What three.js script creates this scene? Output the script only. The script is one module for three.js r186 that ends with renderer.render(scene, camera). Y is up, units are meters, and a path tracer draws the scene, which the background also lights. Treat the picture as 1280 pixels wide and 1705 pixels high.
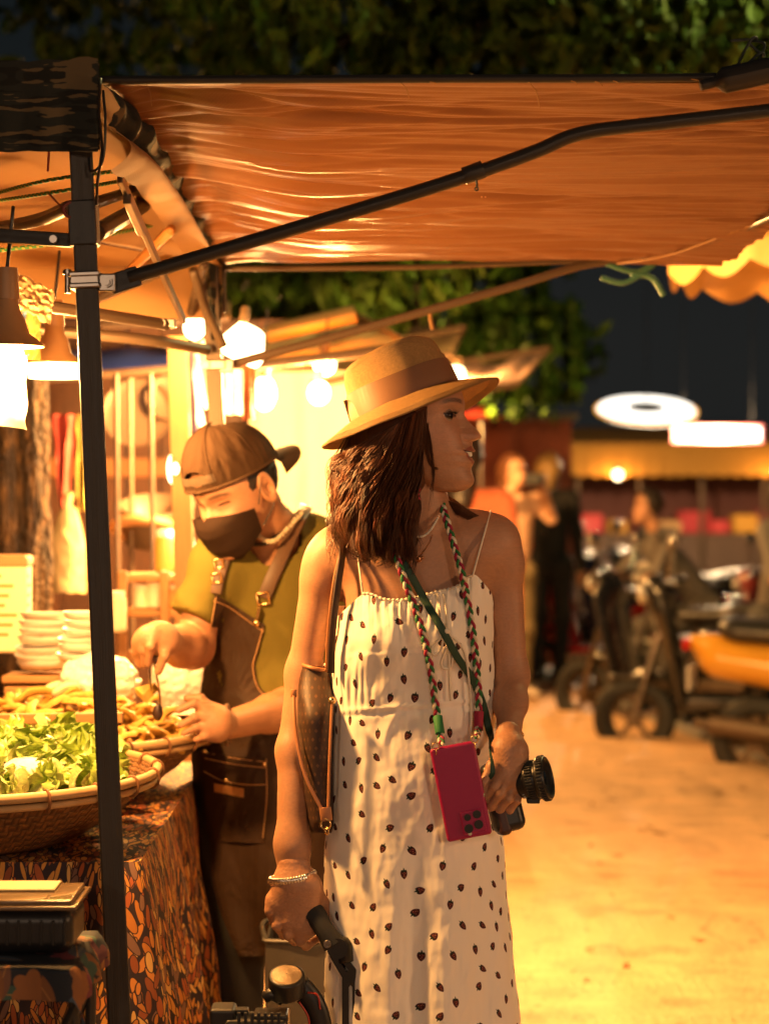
import * as THREE from 'three';
import { mergeGeometries, mergeVertices } from 'three/addons/utils/BufferGeometryUtils.js';
import { RoundedBoxGeometry } from 'three/addons/geometries/RoundedBoxGeometry.js';
import { ImprovedNoise } from 'three/addons/math/ImprovedNoise.js';

// ---------------------------------------------------------------- camera, sky, exposure
const F = 3200, CX = 640, CY = 814, EYE = 1.42;             // focal length and principal point in photo pixels, eye height in metres
const scene = new THREE.Scene();
const camera = new THREE.PerspectiveCamera(2 * Math.atan(852.5 / F) * 180 / Math.PI, 768 / 1024, 0.1, 400);
camera.position.set(0, EYE, 0);
camera.setViewOffset(1280, 1705, 0, 38, 1280, 1705);
camera.focus = 3.08; camera.userData.fStop = 3.1;
const renderer = new THREE.WebGLRenderer();
renderer.setSize(768, 1024);
renderer.toneMapping = THREE.LinearToneMapping;
renderer.toneMappingExposure = 1.12;
renderer.shadowMap.enabled = true;
{ // night sky: dark teal overhead, faint brown town glow low down
  const W = 64, H = 32, data = new Float32Array(W * H * 4);
  for (let j = 0; j < H; j++) for (let i = 0; i < W; i++) {
    const el = ((j + 0.5) / H - 0.5) * Math.PI, t = Math.max(0, 1 - Math.abs(el) / 0.32), k = (j * W + i) * 4, w = t * t;
    data[k] = 0.0050 + 0.014 * w; data[k + 1] = 0.0072 + 0.0105 * w; data[k + 2] = 0.0082 + 0.0075 * w; data[k + 3] = 1;
  }
  const t = new THREE.DataTexture(data, W, H, THREE.RGBAFormat, THREE.FloatType);
  t.mapping = THREE.EquirectangularReflectionMapping; t.magFilter = THREE.LinearFilter; t.needsUpdate = true;
  scene.background = t; scene.environment = t;
}
const WARM = [1.0, 0.47, 0.13], AMBER = [1.0, 0.44, 0.12], PALE = [1.0, 0.66, 0.34];

// ---------------------------------------------------------------- helpers
let seed = 7;
const rnd = () => { seed = (seed * 1664525 + 1013904223) >>> 0; return seed / 4294967296; };
const rr = (a, b) => a + (b - a) * rnd();
const V = (x, y, z) => new THREE.Vector3(x, y, z);
const P = (px, py, d) => V((px - CX) * d / F, EYE - (py - CY) * d / F, -d);      // a photo pixel at a depth in metres
const lerp = (a, b, t) => a + (b - a) * t, clamp = (x, a, b) => Math.min(b, Math.max(a, x));
const smooth = (a, b, x) => { const t = clamp((x - a) / (b - a), 0, 1); return t * t * (3 - 2 * t); };
const gauss = (x, s) => Math.exp(-x * x / (2 * s * s));
const inoise = new ImprovedNoise(), noise = (x, y = 0, z = 0) => inoise.noise(x, y, z);
const fbm = (x, y, z, o = 4) => { let s = 0, a = 0.5; for (let i = 0; i < o; i++) { s += a * noise(x, y, z); x *= 2.03; y *= 2.03; z *= 2.03; a *= 0.5; } return s; };
const table = (rows, x, k = 1) => {                                              // linear look-up in rows of [x, v1, v2...]
  if (x <= rows[0][0]) return rows[0][k];
  for (let i = 1; i < rows.length; i++) if (x <= rows[i][0]) { const a = rows[i - 1], b = rows[i]; return lerp(a[k], b[k], (x - a[0]) / (b[0] - a[0])); }
  return rows[rows.length - 1][k];
};
const tableS = (rows, x, k = 1) => {                                             // cubic (Hermite) look-up
  const n = rows.length;
  if (x <= rows[0][0]) return rows[0][k];
  if (x >= rows[n - 1][0]) return rows[n - 1][k];
  let i = 1; while (x > rows[i][0]) i++;
  const s = (j) => { if (j <= 0 || j >= n - 1) { const a = Math.max(0, j - 1), b = Math.min(n - 1, j + 1); return (rows[b][k] - rows[a][k]) / (rows[b][0] - rows[a][0]); } return (rows[j + 1][k] - rows[j - 1][k]) / (rows[j + 1][0] - rows[j - 1][0]); };
  const a = rows[i - 1], b = rows[i], h = b[0] - a[0], t = (x - a[0]) / h, t2 = t * t, t3 = t2 * t;
  return (2 * t3 - 3 * t2 + 1) * a[k] + (t3 - 2 * t2 + t) * h * s(i - 1) + (-2 * t3 + 3 * t2) * b[k] + (t3 - t2) * h * s(i);
};
const mats = {};
function mat(name, rgb, rough = 0.8, o = {}) {
  const m = new THREE.MeshPhysicalMaterial({ roughness: rough, metalness: o.metal || 0 });
  m.name = name; if (rgb) m.color.setRGB(...rgb);
  for (const k of ['map', 'bumpMap', 'bumpScale', 'roughnessMap', 'transmission', 'thickness', 'ior', 'clearcoat', 'clearcoatRoughness', 'sheen', 'sheenRoughness', 'vertexColors', 'transparent', 'opacity', 'side', 'alphaMap', 'specularIntensity']) if (o[k] !== undefined) m[k] = o[k];
  if (o.sheenColor) m.sheenColor.setRGB(...o.sheenColor);
  if (o.emit) { m.emissive.setRGB(...o.emit); m.emissiveIntensity = 1; }
  return m;
}
const counts = {};
function numbered(n) { const k = counts[n] = (counts[n] ?? -1) + 1; return k ? n + '_' + String(k).padStart(3, '0') : n; }
function tag(o, label, category, group, kind) {
  o.userData.label = label; o.userData.category = category;
  if (group) o.userData.group = group;
  if (kind) o.userData.kind = kind;
  return o;
}
function thing(name, label, category, pos = V(0, 0, 0), group) {
  const o = new THREE.Group(); o.name = numbered(name); o.position.copy(pos); scene.add(o);
  return tag(o, label, category, group);
}
function part(name, geo, m, parent, label) {                                     // geo in world metres; parent a thing or a part
  let root = parent; while (root.parent && root.parent !== scene) root = root.parent;
  if (Array.isArray(geo)) geo = join(geo);
  geo.translate(-root.position.x, -root.position.y, -root.position.z);
  const o = new THREE.Mesh(geo, m); o.name = name; o.castShadow = o.receiveShadow = true; parent.add(o);
  if (label) o.userData.label = label;
  return o;
}
function solo(name, geo, m, label, category, group, kind) {                       // a thing that is one mesh
  if (Array.isArray(geo)) geo = join(geo);
  geo.computeBoundingBox(); const c = geo.boundingBox.getCenter(V(0, 0, 0)); c.y = geo.boundingBox.min.y;
  geo.translate(-c.x, -c.y, -c.z);
  const o = new THREE.Mesh(geo, m); o.name = numbered(name); o.position.copy(c); o.castShadow = o.receiveShadow = true; scene.add(o);
  return tag(o, label, category, group, kind);
}
function structure(name, geo, m) { const o = new THREE.Mesh(geo, m); o.name = numbered(name); o.userData.kind = 'structure'; o.receiveShadow = o.castShadow = true; scene.add(o); return o; }
function join(list) {
  const has = (k) => list.every((g) => g.attributes[k]);
  const keep = ['position', 'normal', ...(has('uv') ? ['uv'] : []), ...(has('color') ? ['color'] : [])];
  return mergeGeometries(list.map((g) => {
    g = g.index ? g.toNonIndexed() : g.clone();
    if (!g.attributes.normal) g.computeVertexNormals();
    for (const k of Object.keys(g.attributes)) if (!keep.includes(k)) g.deleteAttribute(k);
    g.morphAttributes = {}; return g;
  }));
}
function gridGeo(nu, nv, f, closeU = false) {                                     // f(u, v) -> Vector3 or [Vector3, u, v]
  const pos = [], uv = [], idx = [], W = nu + 1;
  for (let j = 0; j <= nv; j++) for (let i = 0; i <= nu; i++) { const p = f(i / nu, j / nv); pos.push(p.x, p.y, p.z); uv.push(p.uu ?? i / nu, p.vv ?? j / nv); }
  for (let j = 0; j < nv; j++) for (let i = 0; i < nu; i++) { const a = j * W + i; idx.push(a, a + W, a + 1, a + 1, a + W, a + W + 1); }
  const g = new THREE.BufferGeometry(); g.setAttribute('position', new THREE.Float32BufferAttribute(pos, 3)); g.setAttribute('uv', new THREE.Float32BufferAttribute(uv, 2)); g.setIndex(idx);
  g.computeVertexNormals();
  if (closeU) { const n = g.attributes.normal; for (let j = 0; j <= nv; j++) { const a = j * W, b = a + nu, v = V(n.getX(a) + n.getX(b), n.getY(a) + n.getY(b), n.getZ(a) + n.getZ(b)).normalize(); n.setXYZ(a, v.x, v.y, v.z); n.setXYZ(b, v.x, v.y, v.z); } }
  return g;
}
function sweep(pts, r, radial = 8, segs = 0, o = {}) {                            // a tube through points; r a number or r(t); o.flat squashes it, o.up keeps the flat side
  const c = new THREE.CatmullRomCurve3(pts, false, 'centripetal'); segs = segs || (pts.length - 1) * 6;
  if (pts.length === 2) segs = o.segs || 1;
  const R = typeof r === 'number' ? () => r : r, pos = [], uv = [], idx = [];
  let up = o.up ? o.up.clone() : null, len = 0, last = null;
  for (let i = 0; i <= segs; i++) {
    const t = i / segs, p = pts.length === 2 ? pts[0].clone().lerp(pts[1], t) : c.getPoint(t), T = pts.length === 2 ? pts[1].clone().sub(pts[0]).normalize() : c.getTangent(t);
    if (!up) up = Math.abs(T.y) > 0.9 ? V(1, 0, 0) : V(0, 1, 0);
    const B = T.clone().cross(o.up || up).normalize(), N = B.clone().cross(T).normalize(); if (!o.up) up = N;
    if (last) len += p.distanceTo(last); last = p;
    const rad = R(t);
    for (let k = 0; k <= radial; k++) {
      const a = k / radial * Math.PI * 2, q = p.clone().addScaledVector(B, Math.cos(a) * rad * (o.wide || 1)).addScaledVector(N, Math.sin(a) * rad * (o.flat || 1));
      pos.push(q.x, q.y, q.z); uv.push(k / radial, len);
    }
  }
  const W = radial + 1;
  for (let i = 0; i < segs; i++) for (let k = 0; k < radial; k++) { const a = i * W + k; idx.push(a, a + 1, a + W, a + 1, a + W + 1, a + W); }
  for (const [i, flip] of [[0, 0], [segs, 1]]) {
    const base = i * W, ci = pos.length / 3; let s = V(0, 0, 0);
    for (let k = 0; k < radial; k++) s.add(V(pos[(base + k) * 3], pos[(base + k) * 3 + 1], pos[(base + k) * 3 + 2]));
    s.multiplyScalar(1 / radial); pos.push(s.x, s.y, s.z); uv.push(0.5, 0);
    for (let k = 0; k < radial; k++) flip ? idx.push(ci, base + k, base + k + 1) : idx.push(ci, base + k + 1, base + k);
  }
  const g = new THREE.BufferGeometry(); g.setAttribute('position', new THREE.Float32BufferAttribute(pos, 3)); g.setAttribute('uv', new THREE.Float32BufferAttribute(uv, 2)); g.setIndex(idx);
  g.computeVertexNormals(); return g;
}
function frame(g, at, x, y) {                                                     // put a geometry with its x and y axes along the given directions
  const X = x.clone().normalize(), Z = X.clone().cross(y).normalize(), Y = Z.clone().cross(X);
  return g.applyMatrix4(new THREE.Matrix4().makeBasis(X, Y, Z).setPosition(at));
}
function bar(a, b, w, h, r = 0.002, up = V(0, 1, 0)) {                             // a rectangular bar from a to b
  const L = a.distanceTo(b), d = b.clone().sub(a); if (Math.abs(d.clone().normalize().dot(up)) > 0.95) up = V(0, 0, 1);
  return frame(new RoundedBoxGeometry(L, h, w, 1, Math.min(r, w / 3, h / 3)), a.clone().add(b).multiplyScalar(0.5), d, up);
}
const box = (x, y, z, w, h, d, r = 0.004) => new RoundedBoxGeometry(w, h, d, 1, Math.min(r, w / 3, h / 3, d / 3)).translate(x, y, z);
const ball = (c, r, sx = 1, sy = 1, sz = 1, n = 16) => new THREE.SphereGeometry(r, n, Math.max(6, n * 0.7 | 0)).scale(sx, sy, sz).translate(c.x, c.y, c.z);
const lathe = (rows, n = 32) => new THREE.LatheGeometry(rows.map(([r, y]) => new THREE.Vector2(Math.max(r, 1e-4), y)), n);
// --- distance fields meshed as one smooth surface
function C(a, b, ra, rb = ra, q = null) { return { a, b, ra, rb, q }; }             // tapered capsule; q = stretch of the sectional axes
function dist(c, x, y, z) {
  let ax = c.a.x, ay = c.a.y, az = c.a.z, bx = c.b.x - ax, by = c.b.y - ay, bz = c.b.z - az, px = x - ax, py = y - ay, pz = z - az;
  if (c.q) { px /= c.q[0]; py /= c.q[1]; pz /= c.q[2]; bx /= c.q[0]; by /= c.q[1]; bz /= c.q[2]; }
  const L = bx * bx + by * by + bz * bz, h = L > 1e-12 ? clamp((px * bx + py * by + pz * bz) / L, 0, 1) : 0;
  px -= bx * h; py -= by * h; pz -= bz * h;
  return (Math.sqrt(px * px + py * py + pz * pz) - (c.ra + (c.rb - c.ra) * h)) * (c.q ? Math.min(...c.q) : 1);
}
const smin = (a, b, k) => { const h = Math.max(k - Math.abs(a - b), 0) / k; return Math.min(a, b) - h * h * k * 0.25; };
const field = (list, k) => (x, y, z) => { let d = 1e3; for (const c of list) d = smin(d, dist(c, x, y, z), c.k || k); return d; };
function boundsOf(list, pad = 0.02) {
  const b = new THREE.Box3();
  for (const c of list) for (const [p, r] of [[c.a, c.ra], [c.b, c.rb]]) { const q = c.q || [1, 1, 1], e = V(r * q[0] + pad, r * q[1] + pad, r * q[2] + pad); b.expandByPoint(p.clone().add(e)); b.expandByPoint(p.clone().sub(e)); }
  return b;
}
function nets(f, b, h, color) {                                                     // surface nets
  const nx = Math.ceil((b.max.x - b.min.x) / h) + 2, ny = Math.ceil((b.max.y - b.min.y) / h) + 2, nz = Math.ceil((b.max.z - b.min.z) / h) + 2, S = new Float32Array(nx * ny * nz), X = b.min.x, Y = b.min.y, Z = b.min.z;
  for (let k = 0, n = 0; k < nz; k++) for (let j = 0; j < ny; j++) for (let i = 0; i < nx; i++, n++) S[n] = f(X + i * h, Y + j * h, Z + k * h);
  const id = new Int32Array(nx * ny * nz).fill(-1), pos = [], idx = [], at = (i, j, k) => (k * ny + j) * nx + i;
  const E = [[0, 1], [2, 3], [4, 5], [6, 7], [0, 2], [1, 3], [4, 6], [5, 7], [0, 4], [1, 5], [2, 6], [3, 7]];
  for (let k = 0; k < nz - 1; k++) for (let j = 0; j < ny - 1; j++) for (let i = 0; i < nx - 1; i++) {
    const v = []; let m = 0;
    for (let c = 0; c < 8; c++) { const s = S[at(i + (c & 1), j + (c >> 1 & 1), k + (c >> 2))]; v.push(s); if (s < 0) m |= 1 << c; }
    if (m === 0 || m === 255) continue;
    let x = 0, y = 0, z = 0, n = 0;
    for (const [p, q] of E) if ((v[p] < 0) !== (v[q] < 0)) { const t = v[p] / (v[p] - v[q]); x += lerp(p & 1, q & 1, t); y += lerp(p >> 1 & 1, q >> 1 & 1, t); z += lerp(p >> 2, q >> 2, t); n++; }
    id[at(i, j, k)] = pos.length / 3; pos.push(X + (i + x / n) * h, Y + (j + y / n) * h, Z + (k + z / n) * h);
  }
  const quad = (a, b2, c, d, flip) => { if (a < 0 || b2 < 0 || c < 0 || d < 0) return; flip ? idx.push(a, c, b2, a, d, c) : idx.push(a, b2, c, a, c, d); };
  for (let k = 1; k < nz - 1; k++) for (let j = 1; j < ny - 1; j++) for (let i = 1; i < nx - 1; i++) {
    const s = S[at(i, j, k)] < 0;
    if (s !== S[at(i + 1, j, k)] < 0) quad(id[at(i, j - 1, k - 1)], id[at(i, j, k - 1)], id[at(i, j, k)], id[at(i, j - 1, k)], !s);
    if (s !== S[at(i, j + 1, k)] < 0) quad(id[at(i - 1, j, k - 1)], id[at(i - 1, j, k)], id[at(i, j, k)], id[at(i, j, k - 1)], !s);
    if (s !== S[at(i, j, k + 1)] < 0) quad(id[at(i - 1, j - 1, k)], id[at(i, j - 1, k)], id[at(i, j, k)], id[at(i - 1, j, k)], !s);
  }
  const g = new THREE.BufferGeometry(); g.setAttribute('position', new THREE.Float32BufferAttribute(pos, 3)); g.setIndex(idx);
  const nor = [], e = h * 0.5;
  for (let i = 0; i < pos.length; i += 3) { const [x, y, z] = [pos[i], pos[i + 1], pos[i + 2]], n = V(f(x + e, y, z) - f(x - e, y, z), f(x, y + e, z) - f(x, y - e, z), f(x, y, z + e) - f(x, y, z - e)).normalize(); nor.push(n.x, n.y, n.z); }
  g.setAttribute('normal', new THREE.Float32BufferAttribute(nor, 3));
  if (color) { const col = []; for (let i = 0; i < pos.length; i += 3) col.push(...color(pos[i], pos[i + 1], pos[i + 2])); g.setAttribute('color', new THREE.Float32BufferAttribute(col, 3)); }
  return g;
}
function paint(g, f) { const p = g.attributes.position, c = []; for (let i = 0; i < p.count; i++) c.push(...(typeof f === 'function' ? f(p.getX(i), p.getY(i), p.getZ(i)) : f)); g.setAttribute('color', new THREE.Float32BufferAttribute(c, 3)); return g; }
function hit(f, px, py, d0, d1) {                                                   // depth at which the line of sight of a pixel meets a field
  let best = d0, bv = 9;
  for (let d = d0; d < d1; d += 0.003) { const p = P(px, py, d), v = f(p.x, p.y, p.z); if (v < 0) return d; if (v < bv) { bv = v; best = d; } }
  return best;
}
// a piece of cloth laid over a body: rows of [left x, left y, right x, right y] in photo pixels, offset outward
function drape(rows, f, off, d0, d1, nu = 24, nv = 40, bump = null, thick = 0.003) {
  const T = rows.map((r, i) => [i / (rows.length - 1), ...r]);
  const top = (u, v) => {
    const px = lerp(tableS(T, v, 1), tableS(T, v, 3), u), py = lerp(tableS(T, v, 2), tableS(T, v, 4), u), d = hit(f, px, py, d0, d1), p = P(px, py, d), e = 0.004;
    const n = V(f(p.x + e, p.y, p.z) - f(p.x - e, p.y, p.z), f(p.x, p.y + e, p.z) - f(p.x, p.y - e, p.z), f(p.x, p.y, p.z + e) - f(p.x, p.y, p.z - e)).normalize();
    const q = P(px, py, d - off - (bump ? bump(u, v) : 0)); q.n = n; return q;
  };
  const A = gridGeo(nu, nv, top), B = gridGeo(nu, nv, (u, v) => top(u, v).add(V(0, 0, -thick)));
  // thickness: a border skirt
  const edge = []; for (let i = 0; i <= nu; i++) edge.push([i / nu, 0]); for (let j = 1; j <= nv; j++) edge.push([1, j / nv]); for (let i = nu - 1; i >= 0; i--) edge.push([i / nu, 1]); for (let j = nv - 1; j >= 0; j--) edge.push([0, j / nv]);
  const K = gridGeo(edge.length - 1, 1, (u, v) => { const [a, b] = edge[Math.round(u * (edge.length - 1))]; const q = top(a, b); if (v > 0.5) q.z -= thick; return q; });
  return join([A, B, K]);
}
function canvas(w, h, draw, o = {}) {
  const c = document.createElement('canvas'); c.width = w; c.height = h; draw(c.getContext('2d'), w, h);
  const t = new THREE.CanvasTexture(c); t.wrapS = t.wrapT = THREE.RepeatWrapping; if (!o.data) t.colorSpace = THREE.SRGBColorSpace; if (o.repeat) t.repeat.set(...o.repeat); return t;
}
function noiseTex(w, h, f, o = {}) {                                                  // f(u, v) -> [r, g, b] or a number, 0..1 (linear for data, sRGB otherwise)
  const d = new Uint8Array(w * h * 4);
  for (let j = 0; j < h; j++) for (let i = 0; i < w; i++) { const v = f(i / w, j / h), k = (j * w + i) * 4, a = typeof v === 'number' ? [v, v, v] : v; for (let c = 0; c < 3; c++) d[k + c] = clamp(a[c], 0, 1) * 255; d[k + 3] = 255; }
  const t = new THREE.DataTexture(d, w, h, THREE.RGBAFormat); t.magFilter = THREE.LinearFilter; t.wrapS = t.wrapT = THREE.RepeatWrapping; if (!o.data) t.colorSpace = THREE.SRGBColorSpace; if (o.repeat) t.repeat.set(...o.repeat); t.needsUpdate = true; return t;
}
const tile = (u, v, s, o = 3) => { const c = 2 * Math.PI; return fbm(Math.cos(u * c) * s, Math.sin(u * c) * s, Math.cos(v * c) * s + 9.1 + Math.sin(v * c) * s * 1.7, o); };
const weaveBump = noiseTex(128, 128, (u, v) => 0.5 + 0.25 * Math.sin(u * 64 * Math.PI) * Math.sin(v * 64 * Math.PI) + 0.3 * tile(u, v, 3), { data: true });
const scratch = noiseTex(256, 256, (u, v) => 0.55 + 0.5 * tile(u, v, 4, 4) + 0.15 * (rnd() - 0.5), { data: true });
const M = {
  postSteel: mat('speckled_black_paint', null, 0.5, { map: noiseTex(64, 256, () => { const s = rnd() > 0.93 ? rr(0.05, 0.22) : 0; return [0.17 + s, 0.15 + s * 0.9, 0.13 + s * 0.75]; }, { repeat: [1, 8] }), bumpMap: scratch, bumpScale: 0.001 }),
  blackSteel: mat('black_steel', [0.022, 0.02, 0.018], 0.42, { bumpMap: scratch, bumpScale: 0.0006 }),
  greySteel: mat('grey_steel', [0.30, 0.27, 0.24], 0.32, { metal: 1 }),
  brownSteel: mat('rusty_steel', [0.10, 0.065, 0.04], 0.5, { metal: 0.3 }),
  chrome: mat('chrome', [0.75, 0.72, 0.68], 0.22, { metal: 1 }),
  gold: mat('gold', [0.8, 0.55, 0.25], 0.25, { metal: 1 }),
  silver: mat('silver', [0.85, 0.82, 0.78], 0.25, { metal: 1 }),
  black: mat('black_plastic', [0.012, 0.012, 0.013], 0.38),
  rubber: mat('rubber', [0.018, 0.018, 0.018], 0.75),
};
function lampLight(name, at, cd, color, parent) {
  const l = new THREE.PointLight(new THREE.Color().setRGB(...color), cd, 0, 2); l.name = name; l.castShadow = true; l.shadow.radius = 2;
  let root = parent; while (root.parent && root.parent !== scene) root = root.parent;
  l.position.copy(at).sub(root.position); parent.add(l); return l;
}
// ---------------------------------------------------------------- ground
{
  const dirt = noiseTex(512, 512, (u, v) => { const n = 0.90 + 0.20 * tile(u, v, 2.2, 5) + 0.10 * (rnd() - 0.5); const st = 1 - 0.10 * smooth(0.16, 0.34, tile((u + 0.4) % 1, v, 1.6, 4)) - 0.07 * smooth(0.22, 0.30, tile(u, (v + 0.3) % 1, 5, 3)), cr = 1 - 0.22 * smooth(0.010, 0.0, Math.abs(tile((u + 0.7) % 1, v, 1.3, 4))); return [0.86 * n * st * cr, 0.70 * n * st * cr, 0.53 * n * st * cr]; }, { repeat: [0.35, 0.35] });
  const grit = noiseTex(512, 512, (u, v) => 0.5 + 0.5 * tile(u, v, 6, 4) + 0.35 * (rnd() - 0.5), { data: true, repeat: [1.3, 1.3] });
  M.pave = mat('worn_concrete', null, 0.62, { map: dirt, bumpMap: grit, bumpScale: 0.012 });
  M.asphalt = mat('asphalt', null, 0.55, { map: noiseTex(256, 256, (u, v) => { const n = 0.12 + 0.09 * tile(u, v, 4, 4) + 0.08 * (rnd() - 0.5); return [n, n, n * 1.03]; }), bumpMap: grit, bumpScale: 0.015 });
  const sheet = (pts, y) => { const g = new THREE.ShapeGeometry(new THREE.Shape(pts.map(([x, z]) => new THREE.Vector2(x, -z)))); g.rotateX(-Math.PI / 2); g.translate(0, y, 0); return g; };
  // kerb line in the photograph: from (1280,1275) to (900,1130) and on
  const k = (z) => 1.97 + (z + 9.86) * 0.176;                                           // x of the kerb at depth z
  structure('road', sheet([[-90, 40], [190, 40], [190, -300], [-90, -300]], -0.13), M.asphalt);
  const zs = [12, -2, -6, -10, -14, -18, -24, -40, -80];
  structure('pavement', sheet([[-60, 12], ...zs.map((z) => [k(z), z]), [-60, -80]], 0), M.pave);
  const kerbMat = mat('kerb_stone', [0.30, 0.28, 0.25], 0.8, { bumpMap: grit, bumpScale: 0.01 });
  const kerb = new THREE.Group(); kerb.name = 'kerb'; kerb.userData.kind = 'structure'; scene.add(kerb);
  const kg = [0, 1].map((v) => new RoundedBoxGeometry(0.14, 0.15, 0.985, 2, 0.018 + v * 0.004));
  for (let i = 0; i < 44; i++) { const z = 6 - i * 1.0, m = new THREE.Mesh(kg[i % 2], kerbMat); m.name = 'kerb_stone'; m.position.set(k(z) + 0.075, -0.063 + (rnd() - 0.5) * 0.006, z); m.rotation.y = Math.atan(0.176) + (rnd() - 0.5) * 0.006; kerb.add(m); }
}
// ---------------------------------------------------------------- trees
const barkTex = noiseTex(256, 512, (u, v) => { const n = 0.5 + 0.8 * tile(u, v * 0.5, 2.5, 5) + 0.3 * tile(u * 2 % 1, v, 5, 3); return [0.52 * n * n + 0.10, 0.40 * n * n + 0.06, 0.24 * n * n + 0.03]; });
M.bark = mat('bark', null, 0.9, { map: barkTex, bumpMap: noiseTex(256, 512, (u, v) => 0.5 + tile(u, v, 4, 5), { data: true }), bumpScale: 0.03 });
M.darkBark = mat('dark_bark', [0.09, 0.085, 0.08], 0.9, { map: barkTex });
M.leaf = mat('leaf', [0.022, 0.046, 0.005], 0.7, { vertexColors: true, specularIntensity: 0.3 });
const leafGeo = (() => { const g = gridGeo(2, 3, (u, v) => V((u - 0.5) * Math.sin(Math.PI * Math.min(1, v * 0.96 + 0.05)) * 0.55, v - 0.5, 0.10 * Math.abs(u - 0.5) * 2 - 0.12 * v * v)); return g; })();
function tree(label, x, z, h, r, clumps, leaves, cr, sizes, hue = 1, lean = 0) {
  const t = thing('tree', label, 'tree', V(x, 0, z));
  const base = V(x, -0.02, z), fork = V(x + lean, h * 0.55, z), tr = [];
  tr.push(sweep([base, V(x + lean * 0.3, h * 0.28, z + 0.05), fork], (k) => r * (1.15 - 0.45 * k) * (1 + 0.4 * Math.max(0, 0.12 - k) / 0.12), 12, 14));
  const cs = clumps;
  for (const c of cs) { const e = V(c[0], c[1], c[2]); tr.push(sweep([fork, fork.clone().lerp(e, 0.5).add(V(0, 0.25, 0)), e], (k) => r * (0.5 - 0.42 * k), 7, 8)); }
  part('trunk', tr, M.darkBark, t);
  const lg = leafGeo.toNonIndexed(), lp = lg.attributes.position, ln = lg.attributes.normal, nv = lp.count, pos = new Float32Array(leaves * nv * 3), nor = new Float32Array(leaves * nv * 3), col = new Float32Array(leaves * nv * 3), q = new THREE.Quaternion(), e = new THREE.Euler(), a = V(0, 0, 0);
  for (let i = 0; i < leaves; i++) {
    const c = cs[i % cs.length], sub = V(rr(-1, 1), rr(-1, 1), rr(-1, 1)); if (sub.length() > 1) sub.multiplyScalar(0.6 / sub.length() + 0.25);
    const gx = Math.round(sub.x * 3 + noise(i % 97, 1.3) * 0.6) / 3, gy = Math.round(sub.y * 3) / 3, gz = Math.round(sub.z * 3) / 3;     // gather leaves into sprays
    const p = V(lerp(sub.x, gx, 0.5) * c[3] + c[0], lerp(sub.y, gy, 0.5) * c[3] * 0.75 + c[1], lerp(sub.z, gz, 0.5) * c[3] + c[2]), s = rr(...sizes), s2 = s * rr(1, 1.5);
    q.setFromEuler(e.set(rr(-1.3, 1.3), rr(0, 6.28), rr(-1.2, 1.2))); const k = rr(0.5, 1.5), tr2 = [k * hue * rr(0.7, 1.3), k, k * rr(0.5, 1)];
    for (let j = 0; j < nv; j++) { const o = (i * nv + j) * 3; a.set(lp.getX(j) * s, lp.getY(j) * s2, lp.getZ(j) * s).applyQuaternion(q).add(p); pos[o] = a.x; pos[o + 1] = a.y; pos[o + 2] = a.z; a.set(ln.getX(j), ln.getY(j), ln.getZ(j)).applyQuaternion(q); nor[o] = a.x; nor[o + 1] = a.y; nor[o + 2] = a.z; col.set(tr2, o); }
  }
  const g = new THREE.BufferGeometry(); g.setAttribute('position', new THREE.BufferAttribute(pos, 3)); g.setAttribute('normal', new THREE.BufferAttribute(nor, 3)); g.setAttribute('color', new THREE.BufferAttribute(col, 3));
  part('crown', g, M.leaf, t); return t;
}
tree('broad dark tree whose lit crown shows above the orange awning', 0.03, -8.2, 5.2, 0.10,
  [[-0.3, 4.0, -7.6, 0.8], [0.55, 3.75, -7.3, 0.75], [1.15, 3.6, -7.2, 0.55], [0.2, 3.35, -7.9, 0.7], [1.35, 3.95, -7.8, 0.6], [-0.9, 3.5, -7.9, 0.7], [0.9, 4.6, -8.2, 0.9], [0.85, 3.08, -7.0, 0.36], [0.45, 3.2, -7.4, 0.5], [-0.25, 3.15, -7.5, 0.5], [1.2, 3.2, -7.2, 0.34], [0.05, 2.4, -7.8, 0.42], [-0.35, 2.3, -7.9, 0.42]], 19000, 1, [0.06, 0.11], 1, 0.2);
tree('dark tree spreading behind the dark valance at top left', -2.35, -6.6, 5.4, 0.11,
  [[-1.3, 3.6, -6.4, 0.6], [-1.7, 3.9, -6.6, 0.6], [-0.75, 3.7, -6.5, 0.55], [-0.4, 3.35, -6.8, 0.5]], 5000, 1, [0.07, 0.11], 0.9, 0.5);
tree('round dark green tree below the awning behind the stall roofs', 0.15, -13.2, 4.2, 0.16,
  [[-0.55, 2.45, -12.6, 0.8], [0.25, 2.6, -12.4, 0.8], [0.85, 2.3, -12.3, 0.55], [-1.0, 2.75, -12.7, 0.7], [0.5, 3.1, -12.9, 0.8], [-0.3, 3.2, -13, 0.9]], 9000, 1, [0.08, 0.13], 0.8);

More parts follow.
